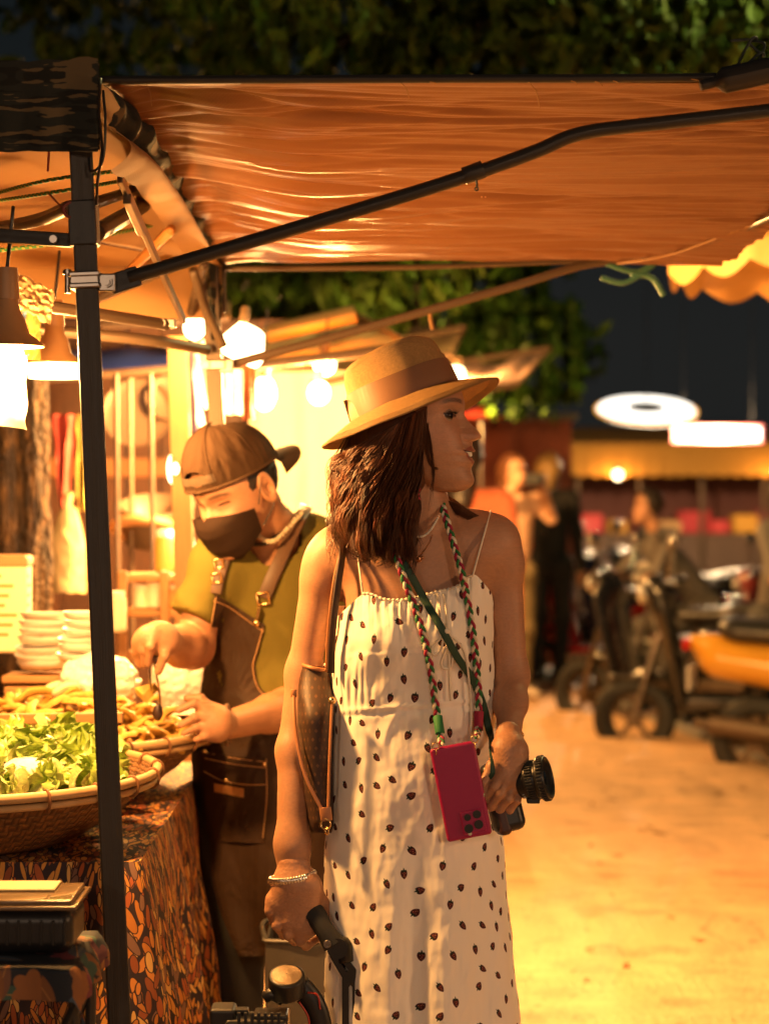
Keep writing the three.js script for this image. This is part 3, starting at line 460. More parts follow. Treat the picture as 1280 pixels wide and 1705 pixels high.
// ---------------------------------------------------------------- food in the baskets
{
  const heap = (x, z, B, h) => { const r = Math.hypot(x - B[0], z - B[1]) / B[2]; return B[3] - 0.03 + h * (1 - r * r) + 0.02 * noise(x * 9, z * 9, 3); };
  M.lettuce = mat('lettuce_leaf', null, 0.5, { transmission: 0.25, map: noiseTex(128, 128, (u, v) => { const rib = gauss(u - 0.5, 0.05) * (1 - v), n = 0.85 + 0.4 * tile(u, v, 3, 3), k = smooth(0.1, 0.9, v); return [lerp(0.86, 0.60, k) * n + rib * 0.3, lerp(0.90, 0.72, k) * n + rib * 0.25, lerp(0.58, 0.22, k) * n + rib * 0.25]; }) });
  const leafV = [0, 1, 2, 3, 4].map((s) => gridGeo(11, 10, (u, v) => { const w = 0.52 * Math.pow(Math.sin(Math.PI * clamp(v * 0.74 + 0.13, 0, 1)), 0.6), e = Math.max(Math.abs(u - 0.5) * 2, smooth(0.7, 1, v)), fr = (0.13 * Math.sin(u * 23 + s * 2 + v * 13) + 0.12 * Math.sin(v * 31 + s + u * 9)) * e * e * smooth(0.1, 0.6, v); return V((u - 0.5) * 2 * w * (0.8 + 0.12 * Math.sin(v * 14 + s * 3)), v - 0.45, 0.30 * (u - 0.5) * (u - 0.5) * 4 * 0.5 - 0.35 * v * v + fr + 0.08 * Math.sin(v * 9 + s)); }));
  const lt = thing('lettuce_pile', 'pile of crinkled pale green lettuce leaves in the front bamboo basket', 'lettuce', V(B1[0], B1[3], B1[1]));
  seed = 21;
  for (let i = 0; i < 290; i++) {
    const a = rnd() * 6.283, q = Math.sqrt(rnd()) * 0.84, x = B1[0] + Math.cos(a) * q * B1[2], z = B1[1] + Math.sin(a) * q * B1[2];
    const m = new THREE.Mesh(leafV[i % 5], M.lettuce), s = rr(0.045, 0.085); m.name = 'leaf'; m.castShadow = m.receiveShadow = true;
    m.position.set(x - B1[0], heap(x, z, B1, 0.085) - B1[3] + rr(-0.012, 0.012), z - B1[1]); m.rotation.set(rr(-2.2, -0.5), rr(0, 6.28), rr(-0.7, 0.7)); m.scale.set(s * rr(0.8, 1.2), s, s); lt.add(m);
  }
  const radish = solo('daikon_half', nets((x, y, z) => Math.hypot(x / 0.046, (y) / 0.026, z / 0.04) * 0.026 - 0.026 + 0.003 * fbm(x * 60, y * 60, z * 60), new THREE.Box3(V(-0.06, -0.04, -0.06), V(0.06, 0.04, 0.06)), 0.004).translate(...P(46, 1290, 3.2).add(V(0, 0.004, 0)).toArray()), mat('white_radish', [0.8, 0.78, 0.66], 0.5), 'round white piece of vegetable lying on the lettuce', 'vegetable');
  M.fry = mat('fried_dough', null, 0.45, { map: noiseTex(128, 128, (u, v) => { const n = 0.8 + 0.45 * tile(u, v, 3, 4); return [0.98 * n, 0.76 * n, 0.32 * n]; }), bumpMap: scratch, bumpScale: 0.004 });
  const fv = [0, 1, 2, 3].map((s) => { const c = rr(0.08, 0.4); return sweep([V(-0.5, 0, 0), V(-0.18, c * 0.5, 0.05), V(0.2, c * 0.5, -0.06), V(0.5, -0.05, 0.03)], (k) => 0.115 * (0.75 + 0.4 * Math.sin(k * 3.1) + 0.10 * Math.sin(k * 19 + s)), 7, 10, { flat: 0.8 }); });
  const ft = thing('fried_strip_pile', 'heap of golden fried strips in the rear bamboo basket', 'fried food', V(B2[0], B2[3], B2[1])); seed = 5;
  for (let i = 0; i < 260; i++) {
    const a = rnd() * 6.283, q = Math.sqrt(rnd()) * 0.92, x = B2[0] + Math.cos(a) * q * B2[2], z = B2[1] + Math.sin(a) * q * B2[2], m = new THREE.Mesh(fv[i % 4], M.fry), s = rr(0.05, 0.085); m.name = 'fried_strip'; m.castShadow = m.receiveShadow = true;
    m.position.set(x - B2[0], heap(x, z, B2, 0.085) - B2[3] + rr(-0.012, 0.02), z - B2[1]); m.rotation.set(rr(-0.5, 0.5), rr(0, 6.28), rr(-0.6, 0.6)); m.scale.setScalar(s); ft.add(m);
  }
  // a triangle of fried tofu held in the tongs
  solo('fried_tofu', frame(new THREE.CylinderGeometry(0.024, 0.026, 0.018, 3, 2), P(243, 1152, 3.74), V(1, 0.25, 0.1), V(0, 1, 0.5)), M.fry, 'triangle of fried tofu gripped by the tongs above the heap', 'tofu');
  const tg = thing('tongs', 'shiny metal tongs held by the cook over the fried strips', 'tongs', P(265, 1150, 3.76));
  part('arm', sweep([P(256, 1098, 3.74), P(262, 1130, 3.75), P(266, 1160, 3.77), P(268, 1186, 3.78)], (k) => 0.0042 + 0.003 * Math.sin(k * 3), 8, 14, { flat: 0.35 }), M.chrome, tg);
  part('arm', sweep([P(250, 1100, 3.72), P(250, 1128, 3.71), P(252, 1150, 3.71)], (k) => 0.0042 + 0.003 * Math.sin(k * 3), 8, 14, { flat: 0.35 }), M.chrome, tg);
  part('handle', sweep([P(262, 1058, 3.74), P(259, 1085, 3.74), P(255, 1104, 3.735)], 0.008, 9, 10), mat('wood_handle', [0.16, 0.07, 0.03], 0.5), tg);
  part('tip', ball(P(263, 1186, 3.77), 0.013, 0.8, 1.3, 0.7), mat('dark_pepper', [0.03, 0.012, 0.01], 0.5), tg);
}
// ---------------------------------------------------------------- things on the back of the table
M.whitePlastic = mat('white_plastic', [0.78, 0.74, 0.66], 0.45);
M.bag = mat('thin_white_bag', [0.82, 0.80, 0.75], 0.35, { transmission: 0.25 });
{
  // stacked foam trays in thin bags (two columns) on a wooden stand
  seed = 3;
  const tray = join([lathe([[0.001, 0], [0.5, 0], [0.56, 0.1], [0.60, 0.16], [0.585, 0.17], [0.5, 0.06], [0.001, 0.055]], 28)]);
  const stack = (x0, y0, d, n, dx, w) => { for (let i = 0; i < n; i++) { const c = P(x0 + rr(-2, 2) + dx * i, y0 - i * 13.5, d), m = new THREE.Mesh(tray, M.whitePlastic); m.name = numbered('foam_bowl'); m.position.copy(c); m.scale.set(w, 0.1, w * 0.85); m.rotation.set(rr(-0.06, 0.06), rr(0, 6), rr(-0.08, 0.08)); m.castShadow = m.receiveShadow = true; scene.add(m); tag(m, 'white foam bowl, ' + (i === n - 1 ? 'topmost' : i === 0 ? 'lowest' : ['', 'second', 'third', 'fourth', 'fifth', 'sixth'][i] + ' from the bottom') + (n === 7 ? ' of the stack on the wooden stand' : ' of the tilted stack beside the black post'), 'bowl', n === 7 ? 'foam bowls in the left stack' : 'foam bowls in the right stack'); } };
  stack(75, 1112, 4.25, 7, 0.6, 0.115); stack(131, 1098, 4.15, 6, 2.2, 0.085);
  const st = thing('wooden_stand', 'small wooden stand holding the stack of white bowls', 'stand', P(62, 1190, 4.25).setY(TT));
  const s0 = P(62, 1130, 4.25);
  part('board', box(s0.x, s0.y + 0.004, s0.z, 0.135, 0.016, 0.12), M.wood, st); part('board', box(s0.x, s0.y - 0.02, s0.z + 0.02, 0.12, 0.018, 0.10), M.wood, st);
  for (const dx of [-0.05, 0, 0.05]) part('leg', box(s0.x + dx, (s0.y - 0.03 + TT) / 2, s0.z + 0.05, 0.028, s0.y - 0.032 - TT, 0.03), M.wood, st);
  // crumpled bag of white noodles
  const wad = (c, sx, sy, sz, s) => nets((x, y, z) => { const r = Math.hypot(x / sx, y / sy, z / sz); return (r - 1 + 0.22 * fbm(x * 26 + s, y * 34, z * 26, 3) + 0.10 * Math.abs(noise(x * 60, y * 60 + s, z * 60))) * Math.min(sx, sy, sz); }, new THREE.Box3(V(-sx * 1.3, -sy * 1.3, -sz * 1.3), V(sx * 1.3, sy * 1.3, sz * 1.3)), 0.006).translate(c.x, c.y, c.z);
  solo('plastic_bag', wad(P(165, 1135, 4.0), 0.085, 0.062, 0.06, 1), M.bag, 'crumpled white plastic bag behind the fried strips', 'bag');
  solo('plastic_bag', wad(P(300, 1132, 4.25), 0.07, 0.07, 0.06, 9), M.bag, 'bright crumpled white bag by the cook right forearm', 'bag');
  // pale sausage shaped rice rolls
  M.roll = mat('rice_roll', [0.74, 0.60, 0.36], 0.5, { bumpMap: scratch, bumpScale: 0.002 });
  const rolls = thing('rice_roll_pile', 'pile of pale rice rolls between the bag and the lettuce', 'rice rolls', P(130, 1180, 3.95)); seed = 77;
  const ra = sweep([V(-0.5, 0, 0), V(0, 0.12, 0.04), V(0.5, 0, 0)], (k) => 0.15 * Math.sqrt(Math.max(0.02, 1 - Math.pow(2 * k - 1, 6))), 9, 12);
  for (let i = 0; i < 34; i++) { const m = new THREE.Mesh(ra, M.roll), q = i / 34; m.name = 'rice_roll'; m.position.copy(P(rr(95, 205), rr(1142, 1195), rr(3.92, 4.06)).sub(rolls.position)); m.rotation.set(rr(-0.3, 0.3), rr(-0.8, 0.8), rr(-0.8, 0.5)); m.scale.setScalar(rr(0.055, 0.08)); m.castShadow = m.receiveShadow = true; rolls.add(m); }
  for (let i = 0; i < 60; i++) { const m = new THREE.Mesh(ra, M.roll); m.name = 'rice_roll'; m.position.copy(P(rr(52, 160), rr(1208, 1252), rr(3.6, 3.72)).sub(rolls.position)); m.rotation.set(rr(-0.3, 0.3), rr(0, 3), rr(-0.4, 0.4)); m.scale.setScalar(rr(0.04, 0.06)); m.castShadow = m.receiveShadow = true; rolls.add(m); }
  // wooden rail with a clip
  const rl = thing('wooden_rail', 'plain wooden rail with a hanging clip behind the lettuce basket', 'rail', P(60, 1195, 3.6));
  part('rail', bar(P(-40, 1197, 3.6), P(205, 1194, 3.6), 0.02, 0.019), M.wood, rl);
  part('rail', bar(P(-40, 1223, 3.62), P(60, 1215, 3.62), 0.012, 0.012), M.darkWood, rl);
  part('clip', [sweep([P(155, 1206, 3.585), P(157, 1225, 3.585), P(157, 1252, 3.585)], 0.0022, 6), box(...P(155, 1210, 3.584).toArray(), 0.014, 0.008, 0.006, 0.002), sweep([P(150, 1206, 3.585), P(153, 1220, 3.585), P(157, 1228, 3.585)], 0.0015, 5), sweep([P(162, 1206, 3.585), P(160, 1220, 3.585), P(157, 1228, 3.585)], 0.0015, 5)], M.blackSteel, rl);
  // dark tray behind
  const tr = thing('steel_tray', 'dark metal tray edge beside the cook left hand', 'tray', P(310, 1195, 3.95));
  part('tray', [box(...P(300, 1198, 4.02).toArray(), 0.09, 0.016, 0.14, 0.006), box(...P(300, 1185, 4.02).toArray(), 0.1, 0.006, 0.15, 0.003)], M.brownSteel, tr);
}
// a carton at the far left with a printed label
{
  const t = thing('carton', 'pale printed carton standing behind the wooden stand at far left', 'carton', P(22, 1080, 4.5));
  const tex = canvas(128, 128, (c) => { c.fillStyle = '#efe0b8'; c.fillRect(0, 0, 128, 128); c.fillStyle = '#c08a40'; for (let i = 0; i < 7; i++) c.fillRect(14, 16 + i * 14, 40 + (i * 37) % 50, 5); });
  part('box', box(...P(14, 1010, 4.5).toArray(), 0.1, 0.21, 0.08, 0.008), mat('carton', null, 0.7, { map: tex }), t);
  part('lid', box(...P(14, 934, 4.5).toArray(), 0.106, 0.03, 0.086, 0.01), mat('brown_lid', [0.4, 0.2, 0.08], 0.6), t);
}
// ---------------------------------------------------------------- small folding table with a black lunch box, nearest left
{
  const d = 2.62, yT = P(0, 1608, d).y;
  const c2 = canvas(512, 512, (c, W) => { c.fillStyle = '#16202c'; c.fillRect(0, 0, W, W); seed = 9; const cols = ['#6b4a3a', '#7a5030', '#5a2f38', '#35524a', '#3d4f63', '#8a5a34', '#6d3140']; for (let i = 0; i < 70; i++) { const x = rnd() * W, y = rnd() * W; c.save(); c.translate(x, y); c.rotate(rnd() * 6.3); c.fillStyle = cols[i % 7]; if (i % 2) { c.beginPath(); c.moveTo(-46, 0); c.quadraticCurveTo(0, -34, 46, 0); c.quadraticCurveTo(0, 34, -46, 0); c.fill(); c.strokeStyle = '#a8783f'; c.lineWidth = 2; c.beginPath(); c.moveTo(-46, 0); c.lineTo(46, 0); c.stroke(); } else { for (let k = 0; k < 6; k++) { c.beginPath(); c.ellipse(18, 0, 22, 15, 0, 0, 6.3); c.fill(); c.rotate(Math.PI / 3); } } c.restore(); } }, { repeat: [2.6, 2.6] });
  const t = thing('folding_table', 'small folding table with crossed black legs at the bottom left', 'table', P(40, 1700, d).setY(0));
  const x0 = -0.85, x1 = P(128, 1600, d).x, z0 = -d, z1 = -2.83;
  part('table_top', box((x0 + x1) / 2, yT - 0.016, (z0 + z1) / 2 - 0.005, x1 - x0 - 0.01, 0.02, z0 - z1 - 0.02), M.black, t);
  for (const z of [z0 - 0.03, z1 + 0.03]) for (const [a, b] of [[-0.74, -0.41], [-0.41, -0.74]]) part('leg', sweep([V(a, yT - 0.028, z), V(b, 0.0, z)], 0.009, 8, 2), M.blackSteel, t);
  for (const s of [0, 1]) part('leg', sweep([V(x1 - 0.012, yT - 0.026, lerp(z0 - 0.03, z1 + 0.03, s)), V(x1 - 0.008, yT - 0.10, lerp(z0 - 0.03, z1 + 0.03, s)), V(x1 - 0.05, 0, lerp(z0 - 0.03, z1 + 0.03, s))], 0.008, 8, 12), M.blackSteel, t);
  solo('tablecloth', gridGeo(60, 40, (u, v) => {                                                 // top plane with a short hanging edge in front and on the right
    const a = lerp(-0.25, 0, 1) ; const s = u * (x1 - x0 + 0.045), w = v * (z0 - z1 + 0.045); let x = x0 + s, y = yT, z = z1 + w;
    if (x > x1) { y -= (x - x1); x = x1 + 0.012 * smooth(0, 0.03, x - x1) + 0.006 * Math.sin(v * 19); } if (z > z0) { y -= (z - z0); z = z0 + 0.01 + 0.006 * Math.sin(u * 23); }
    const p = V(x, y, z); p.uu = s; p.vv = w; return p;
  }), mat('floral_cloth', null, 0.75, { map: c2, bumpMap: weaveBump, bumpScale: 0.0004 }), 'dark blue cloth printed with flowers on the small folding table', 'tablecloth');
  // lunch box
  const b = thing('lunch_box', 'black plastic lunch box with a steamed clear lid on floral cloth', 'container', V(P(60, 1595, 2.72).x, yT + 0.002, -2.725));
  const bx0 = P(-55, 0, 2.7).x, bx1 = P(134, 0, 2.7).x, bw = bx1 - bx0, bc = (bx0 + bx1) / 2, bh = 0.064, bd = 0.135;
  part('base', frame(new RoundedBoxGeometry(bw * 0.94, bh, bd * 0.92, 3, 0.02), V(bc, yT + 0.003 + bh / 2, -2.725), V(1, 0, 0), V(0, 1, 0)), M.black, b);
  const ribs = []; for (let i = 0; i < 9; i++) ribs.push(box(bc - bw * 0.4 + i * bw * 0.1, yT + 0.035, -2.725 + bd * 0.46, 0.004, 0.035, 0.004, 0.001)); part('rib', ribs, M.black, b);
  const lid = part('lid', [box(bc, yT + bh + 0.006, -2.725, bw * 1.02, 0.006, bd * 1.02, 0.003), box(bc, yT + bh + 0.012, -2.725, bw * 0.92, 0.008, bd * 0.9, 0.004)], mat('smoky_lid', [0.16, 0.10, 0.05], 0.18, { clearcoat: 0.6 }), b);
  part('label', box(bc - bw * 0.05, yT + bh + 0.018, -2.752, bw * 0.60, 0.003, bd * 0.46, 0.001), mat('paper_label', [0.52, 0.40, 0.18], 0.5), lid);
}
// ---------------------------------------------------------------- lamps of this stall
M.bulb = mat('lit_bulb', [0.9, 0.8, 0.6], 0.4, { emit: [9, 6.6, 3.6] });
M.stripGlow = mat('strip_glow', [0.9, 0.8, 0.6], 0.4, { emit: [5, 4.0, 2.6] });  // glow of the upright white strip behind the cook
M.socket = mat('dark_socket', [0.10, 0.06, 0.03], 0.5);
M.shade = mat('painted_shade', [0.36, 0.20, 0.09], 0.45);
function pendant(label, at, w, cd, o = {}) {
  const t = thing('pendant_lamp', label, 'lamp', at.clone());
  const s = w / 2, sh = lathe([[0.016, 0.085], [0.02, 0.06], [0.028, 0.045], [s * 0.6, 0.022], [s, 0.004], [s * 0.98, 0.001], [s * 0.55, 0.018], [0.02, 0.04]], 32).translate(at.x, at.y, at.z);
  part('lamp_shade', sh, o.shade || M.shade, t);
  part('socket', new THREE.CylinderGeometry(0.017, 0.02, 0.05, 14).translate(at.x, at.y + 0.10, at.z), M.shade, t);
  part('cable', sweep([at.clone().add(V(0, 0.12, 0)), at.clone().add(V(0.01, 0.22, 0)), at.clone().add(V(0.0, o.cable || 0.36, -0.02))], 0.003, 6), M.black, t);
  const bh = o.bh || 0.03;
  const b = part('bulb', o.flat ? new THREE.CylinderGeometry(s * 0.95, s * 0.92, bh, 28).translate(at.x, at.y - bh / 2 - 0.001, at.z) : ball(at.clone().add(V(0, -0.022, 0)), 0.03, 1, 1.15, 1), M.bulb, t);
  lampLight('lamp', at.clone().add(V(0, o.flat ? -bh / 2 : -0.02, 0)), cd, WARM, b); return t;
}
pendant('pendant lamp with wide shade above the plastic sheet at the far left edge', P(12, 578, 3.02), 0.118, 9, { cable: 0.15, bh: 0.03 });
pendant('pendant lamp with flat bright disc just left of the black post', P(91, 606, 3.75), 0.108, 5.5, { flat: true, bh: 0.026, cable: 0.15 });
// plastic sheet hanging round the left lamp
solo('plastic_sheet', gridGeo(40, 30, (u, v) => { const a = lerp(-2.3, 1.5, u), r = 0.036 + 0.006 * noise(u * 7, v * 4); const c = P(8, lerp(592, 700, v) + 16 * u * v, 3.02); return V(c.x + r * Math.sin(a), c.y, c.z + r * Math.cos(a)); }), mat('milky_plastic', [0.85, 0.78, 0.62], 0.5, { transmission: 0.5 }), 'glowing milky plastic sheet hanging below the leftmost lamp', 'plastic sheet');
{ // clear bag with coloured print hanging behind the left lamp, and loose film over the strut
  const tex = canvas(128, 128, (c) => { c.fillStyle = '#b98848'; c.fillRect(0, 0, 128, 128); [['#a8452e', 20], ['#3f7a5a', 52], ['#44618a', 70], ['#c8a050', 92]].forEach(([f, x]) => { c.fillStyle = f; c.fillRect(x, 20, 14, 90); }); });
  solo('plastic_bag', gridGeo(24, 20, (u, v) => { const c = P(lerp(8, 68, u), lerp(506, 600, v), 3.4); c.z += 0.02 * Math.sin(u * 3.1) + 0.01 * noise(u * 8, v * 8); return c; }), mat('printed_film', null, 0.35, { map: tex, transmission: 0.3 }), 'see-through bag with coloured print hanging behind the leftmost lamp', 'bag');
  solo('plastic_film', gridGeo(40, 20, (u, v) => { const c = P(lerp(-20, 92, u), lerp(446, 505, v) + 42 * u * u, 3.28); c.z += 0.05 * v + 0.02 * fbm(u * 9, v * 9, 1); c.y += 0.012 * fbm(u * 12, v * 7, 3); return c; }), mat('wrinkled_film', [0.6, 0.42, 0.22], 0.25, { transmission: 0.35 }), 'wrinkled clear film draped over the strut at the left edge', 'film');
}
// ---------------------------------------------------------------- people: shared builders
const skinMap = noiseTex(256, 256, (u, v) => { const n = 0.95 + 0.09 * tile(u, v, 3, 4) + 0.05 * (rnd() - 0.5), r = 0.04 * tile((u + 0.3) % 1, v, 2, 3); return [n + r, n, n - r]; }), skinBump = noiseTex(256, 256, (u, v) => 0.5 + 0.5 * tile(u, v, 9, 4) + 0.3 * (rnd() - 0.5), { data: true });
M.skin = mat('skin', [1, 1, 1], 0.52, { map: skinMap, bumpMap: skinBump, bumpScale: 0.00018, vertexColors: true, sheen: 0.12, sheenColor: [1, 0.6, 0.4], sheenRoughness: 0.5 });
const SKIN = [0.47, 0.238, 0.134], LIP = [0.28, 0.075, 0.052];
// A head as rings of a skull with the face worked in: x to its left, y up, z to the face; origin between the ears at eye height
function headGeo(o) {
  const NT = o.nt || 200, NR = o.nr || 160, y0 = o.rows[0][0], y1 = o.rows[o.rows.length - 1][0], pos = [], col = [], idx = [];
  const sp = (s, e) => Math.sign(s) * Math.pow(Math.abs(s), e);
  for (let j = 0; j <= NR; j++) {
    const y = lerp(y0, y1, j / NR), zf = tableS(o.profile, -y, 1), zb0 = tableS(o.rows, y, 1), w = tableS(o.rows, y, 2), zb = tableS(o.rows, y, 3), zc = tableS(o.rows, y, 4);
    for (let i = 0; i < NT; i++) {
      let q = (i / NT) * 2 - 1; const th = Math.PI * (0.55 * q + 0.45 * q * q * q);                 // finer in front
      const s = Math.sin(th), c = Math.cos(th), e = lerp(1, o.square || 0.88, c > 0 ? 1 : 0.3);
      let x = w * sp(s, e), z = zc + (c > 0 ? zb0 - zc : zc - zb) * sp(c, e); const front = c > 0 ? smooth(0, 0.5, c) : 0, ax = Math.abs(x);
      let tone = SKIN.slice(); const shade = (rgb, k) => { for (let n = 0; n < 3; n++) tone[n] = lerp(tone[n], rgb[n], k); };
      if (front > 0) {
        // nose and midline relief
        const nw = table([[-0.13, 0.03], [-0.10, 0.033], [-0.085, 0.031], [-0.06, 0.034], [-0.046, 0.015], [-0.040, 0.0155], [-0.030, 0.0165], [-0.020, 0.011], [-0.005, 0.0085], [0.01, 0.012], [0.03, 0.03], [0.12, 0.05]], y), pw = y < -0.018 && y > -0.045 ? 3 : 2.2;
        z += (zf - zb0) * Math.exp(-Math.pow(ax / nw, pw)) * front;
        z += 0.007 * gauss(ax - 0.0135, 0.0055) * gauss(y + 0.0345, 0.0055) * front;                 // wings of the nose
        z -= 0.0025 * gauss(ax - 0.0215, 0.004) * gauss(y + 0.036, 0.007);                            // crease beside them
        z -= 0.007 * gauss(ax - 0.0065, 0.0035) * gauss(y + 0.0405, 0.0022) * front;                  // nostrils
        // sockets, brows, cheekbones, smile fold
        z -= o.socket * gauss(ax - 0.032, 0.015) * gauss(y - 0.001, 0.0105);
        z += 0.0025 * gauss(ax - 0.03, 0.018) * gauss(y - 0.019, 0.006);
        z += 0.0035 * gauss(ax - 0.042, 0.016) * gauss(y + 0.028, 0.014);
        z -= 0.0013 * gauss(ax - (0.021 + 0.10 * Math.max(0, -0.038 - y) * 3), 0.003) * smooth(-0.074, -0.055, y) * smooth(-0.034, -0.046, y);
        shade([0.34, 0.15, 0.10], 0.25 * gauss(ax - 0.0225, 0.0045) * gauss(y + 0.038, 0.006));
        // eyelids open on an almond
        const ex = (ax - 0.0325) / 0.0145, up = o.lidUp * (1 - ex * ex), lo = -o.lidLow * (1 - ex * ex), ey = y - 0.0005 - 0.0015 * ex;
        if (Math.abs(ex) < 1.25) {
          if (Math.abs(ex) < 1) { const inn = Math.min(up - ey, ey - lo); z -= 0.008 * smooth(-0.0004, 0.0010, inn); shade([0.03, 0.015, 0.012], 0.92 * gauss(ey - up - 0.0004, 0.0012)); shade([0.14, 0.06, 0.04], 0.55 * gauss(ey - lo, 0.0009)); }
          z += 0.0022 * gauss(ex, 0.7) * gauss(ey - up - 0.003, 0.003); z += 0.0012 * gauss(ex, 0.6) * gauss(ey - lo + 0.003, 0.003); z -= 0.0012 * gauss(ex, 0.8) * gauss(ey - up - 0.0066, 0.0012);
        }
        // eyebrow
        const bx = (ax - 0.033) / 0.021, by = y - (o.browY + 0.003 - 0.005 * bx * bx * (bx > 0 ? 1 : 0.5)); 
        if (Math.abs(bx) < 1.2) shade([0.035, 0.02, 0.015], (o.brow ?? 0.75) * smooth(1.2, 0.7, Math.abs(bx)) * smooth(0.0052, 0.0018, Math.abs(by)) * (0.75 + 0.5 * noise(ax * 700, y * 500)));
        // mouth
        const mx = ax / o.mouthW, my = o.mouthY + o.smile * mx * mx, gap = o.gap * Math.max(0, 1 - mx * mx), up2 = (0.0095 - 0.003 * gauss(ax, 0.003)) * Math.max(0, 1 - mx * mx) , lo2 = 0.0105 * Math.max(0, 1 - mx * mx * 0.9);
        if (mx < 1.15) {
          const d = y - my; z -= 0.010 * smooth(0.0002, 0.0014, gap - Math.abs(d)); z -= 0.002 * gauss(d, 0.0012) * smooth(1.15, 0.9, mx);
          const inLip = d > 0 ? smooth(up2 + gap + 0.0009, up2 + gap - 0.0005, d) : smooth(lo2 + gap + 0.0009, lo2 + gap - 0.0008, -d);
          shade(LIP, 0.85 * inLip * smooth(1.06, 0.94, mx)); if (gap > Math.abs(d)) shade([0.02, 0.006, 0.005], 0.9);
          shade([0.10, 0.03, 0.025], 0.6 * gauss(d, 0.0011) * smooth(1.12, 0.95, mx));
        }
        shade([0.60, 0.27, 0.18], 0.35 * gauss(ax - 0.045, 0.017) * gauss(y + 0.03, 0.015));             // blush
      }
      const n = 1 + 0.10 * fbm(x * 45, y * 45, z * 45, 3) + 0.10 * noise(x * 420, y * 420, z * 420); pos.push(x, y, z); col.push(tone[0] * n, tone[1] * n, tone[2] * n);
    }
  }
  for (let j = 0; j < NR; j++) for (let i = 0; i < NT; i++) { const a = j * NT + i, b = j * NT + (i + 1) % NT; idx.push(a, a + NT, b, b, a + NT, b + NT); }
  for (const [j, flip] of [[0, true], [NR, false]]) { let c = [0, 0, 0]; for (let i = 0; i < NT; i++) for (let k = 0; k < 3; k++) c[k] += pos[(j * NT + i) * 3 + k] / NT; const ci = pos.length / 3; pos.push(...c); col.push(...SKIN); for (let i = 0; i < NT; i++) { const a = j * NT + i, b = j * NT + (i + 1) % NT; flip ? idx.push(ci, a, b) : idx.push(ci, b, a); } }
  const g = new THREE.BufferGeometry(); g.setAttribute('position', new THREE.Float32BufferAttribute(pos, 3)); g.setAttribute('color', new THREE.Float32BufferAttribute(col, 3)); g.setIndex(idx); g.computeVertexNormals(); return g;
}
const ROWS_F = [                                                                     // y, cheek plane z, half width, back z, centre z
  [0.124, 0.012, 0.004, -0.018, 0], [0.118, 0.030, 0.032, -0.045, 0], [0.105, 0.047, 0.051, -0.070, 0], [0.085, 0.064, 0.064, -0.088, 0], [0.06, 0.077, 0.071, -0.096, 0], [0.03, 0.0855, 0.0725, -0.099, 0], [0.0, 0.088, 0.071, -0.097, 0],
  [-0.02, 0.0895, 0.069, -0.088, 0], [-0.04, 0.0955, 0.0655, -0.07, 0.004], [-0.055, 0.0995, 0.0615, -0.052, 0.01], [-0.07, 0.1005, 0.055, -0.034, 0.02], [-0.083, 0.1000, 0.0485, -0.014, 0.03], [-0.1, 0.1035, 0.039, 0.008, 0.045], [-0.112, 0.1005, 0.029, 0.028, 0.06], [-0.119, 0.090, 0.022, 0.045, 0.067], [-0.122, 0.078, 0.006, 0.062, 0.07]].reverse();
const PROFILE_W = [[-0.124, 0.012], [-0.118, 0.030], [-0.105, 0.047], [-0.085, 0.064], [-0.06, 0.079], [-0.047, 0.0845], [-0.032, 0.0895], [-0.022, 0.0915], [-0.012, 0.0925], [-0.005, 0.0925], [0.001, 0.0945], [0.0075, 0.0990], [0.0155, 0.1062], [0.0237, 0.1140], [0.030, 0.1172], [0.0345, 0.1165], [0.0385, 0.1128], [0.0415, 0.1068], [0.047, 0.1050], [0.0515, 0.1068], [0.0555, 0.1090], [0.060, 0.1070], [0.064, 0.1035], [0.0685, 0.1050], [0.0727, 0.1075], [0.077, 0.1060], [0.0833, 0.1030], [0.092, 0.1045], [0.1, 0.1072], [0.1056, 0.1072], [0.112, 0.1035], [0.117, 0.096], [0.119, 0.092], [0.122, 0.078]];
function eyeballs(R, look = 0) {                                                        // white, iris and pupil as one textured ball each
  return [-1, 1].map((s) => { const g = new THREE.SphereGeometry(R, 28, 20); paint(g, (x, y, z) => { const a = Math.hypot(x - look * R, y) / R; return a < 0.24 ? [0.004, 0.003, 0.003] : a < 0.58 ? [0.02, 0.010, 0.006] : [0.24, 0.185, 0.155]; }); return g.translate(s * 0.0325, 0.0, 0.0675); });
}
const earGeo = () => nets((x, y, z) => {
  const r = Math.hypot(x / 0.017, y / 0.031), disc = Math.max((r - 1) * 0.017, Math.abs(z) - 0.004), helix = Math.hypot((Math.hypot(x / 0.016, y / 0.029) - 0.93) * 0.02, z - 0.004) - 0.0042, anti = Math.hypot(Math.hypot(x + 0.002, y * 0.62 - 0.002) - 0.0085, z - 0.003) - 0.003, lobe = Math.hypot(x - 0.006, y + 0.029, z) - 0.0085, dent = 0.008 - Math.hypot(x - 0.004, (y + 0.004) * 0.7, z - 0.007);
  return Math.max(smin(smin(smin(disc, helix, 0.004), anti, 0.004), lobe, 0.008), dent);
}, new THREE.Box3(V(-0.026, -0.045, -0.012), V(0.026, 0.04, 0.016)), 0.0022, () => SKIN);
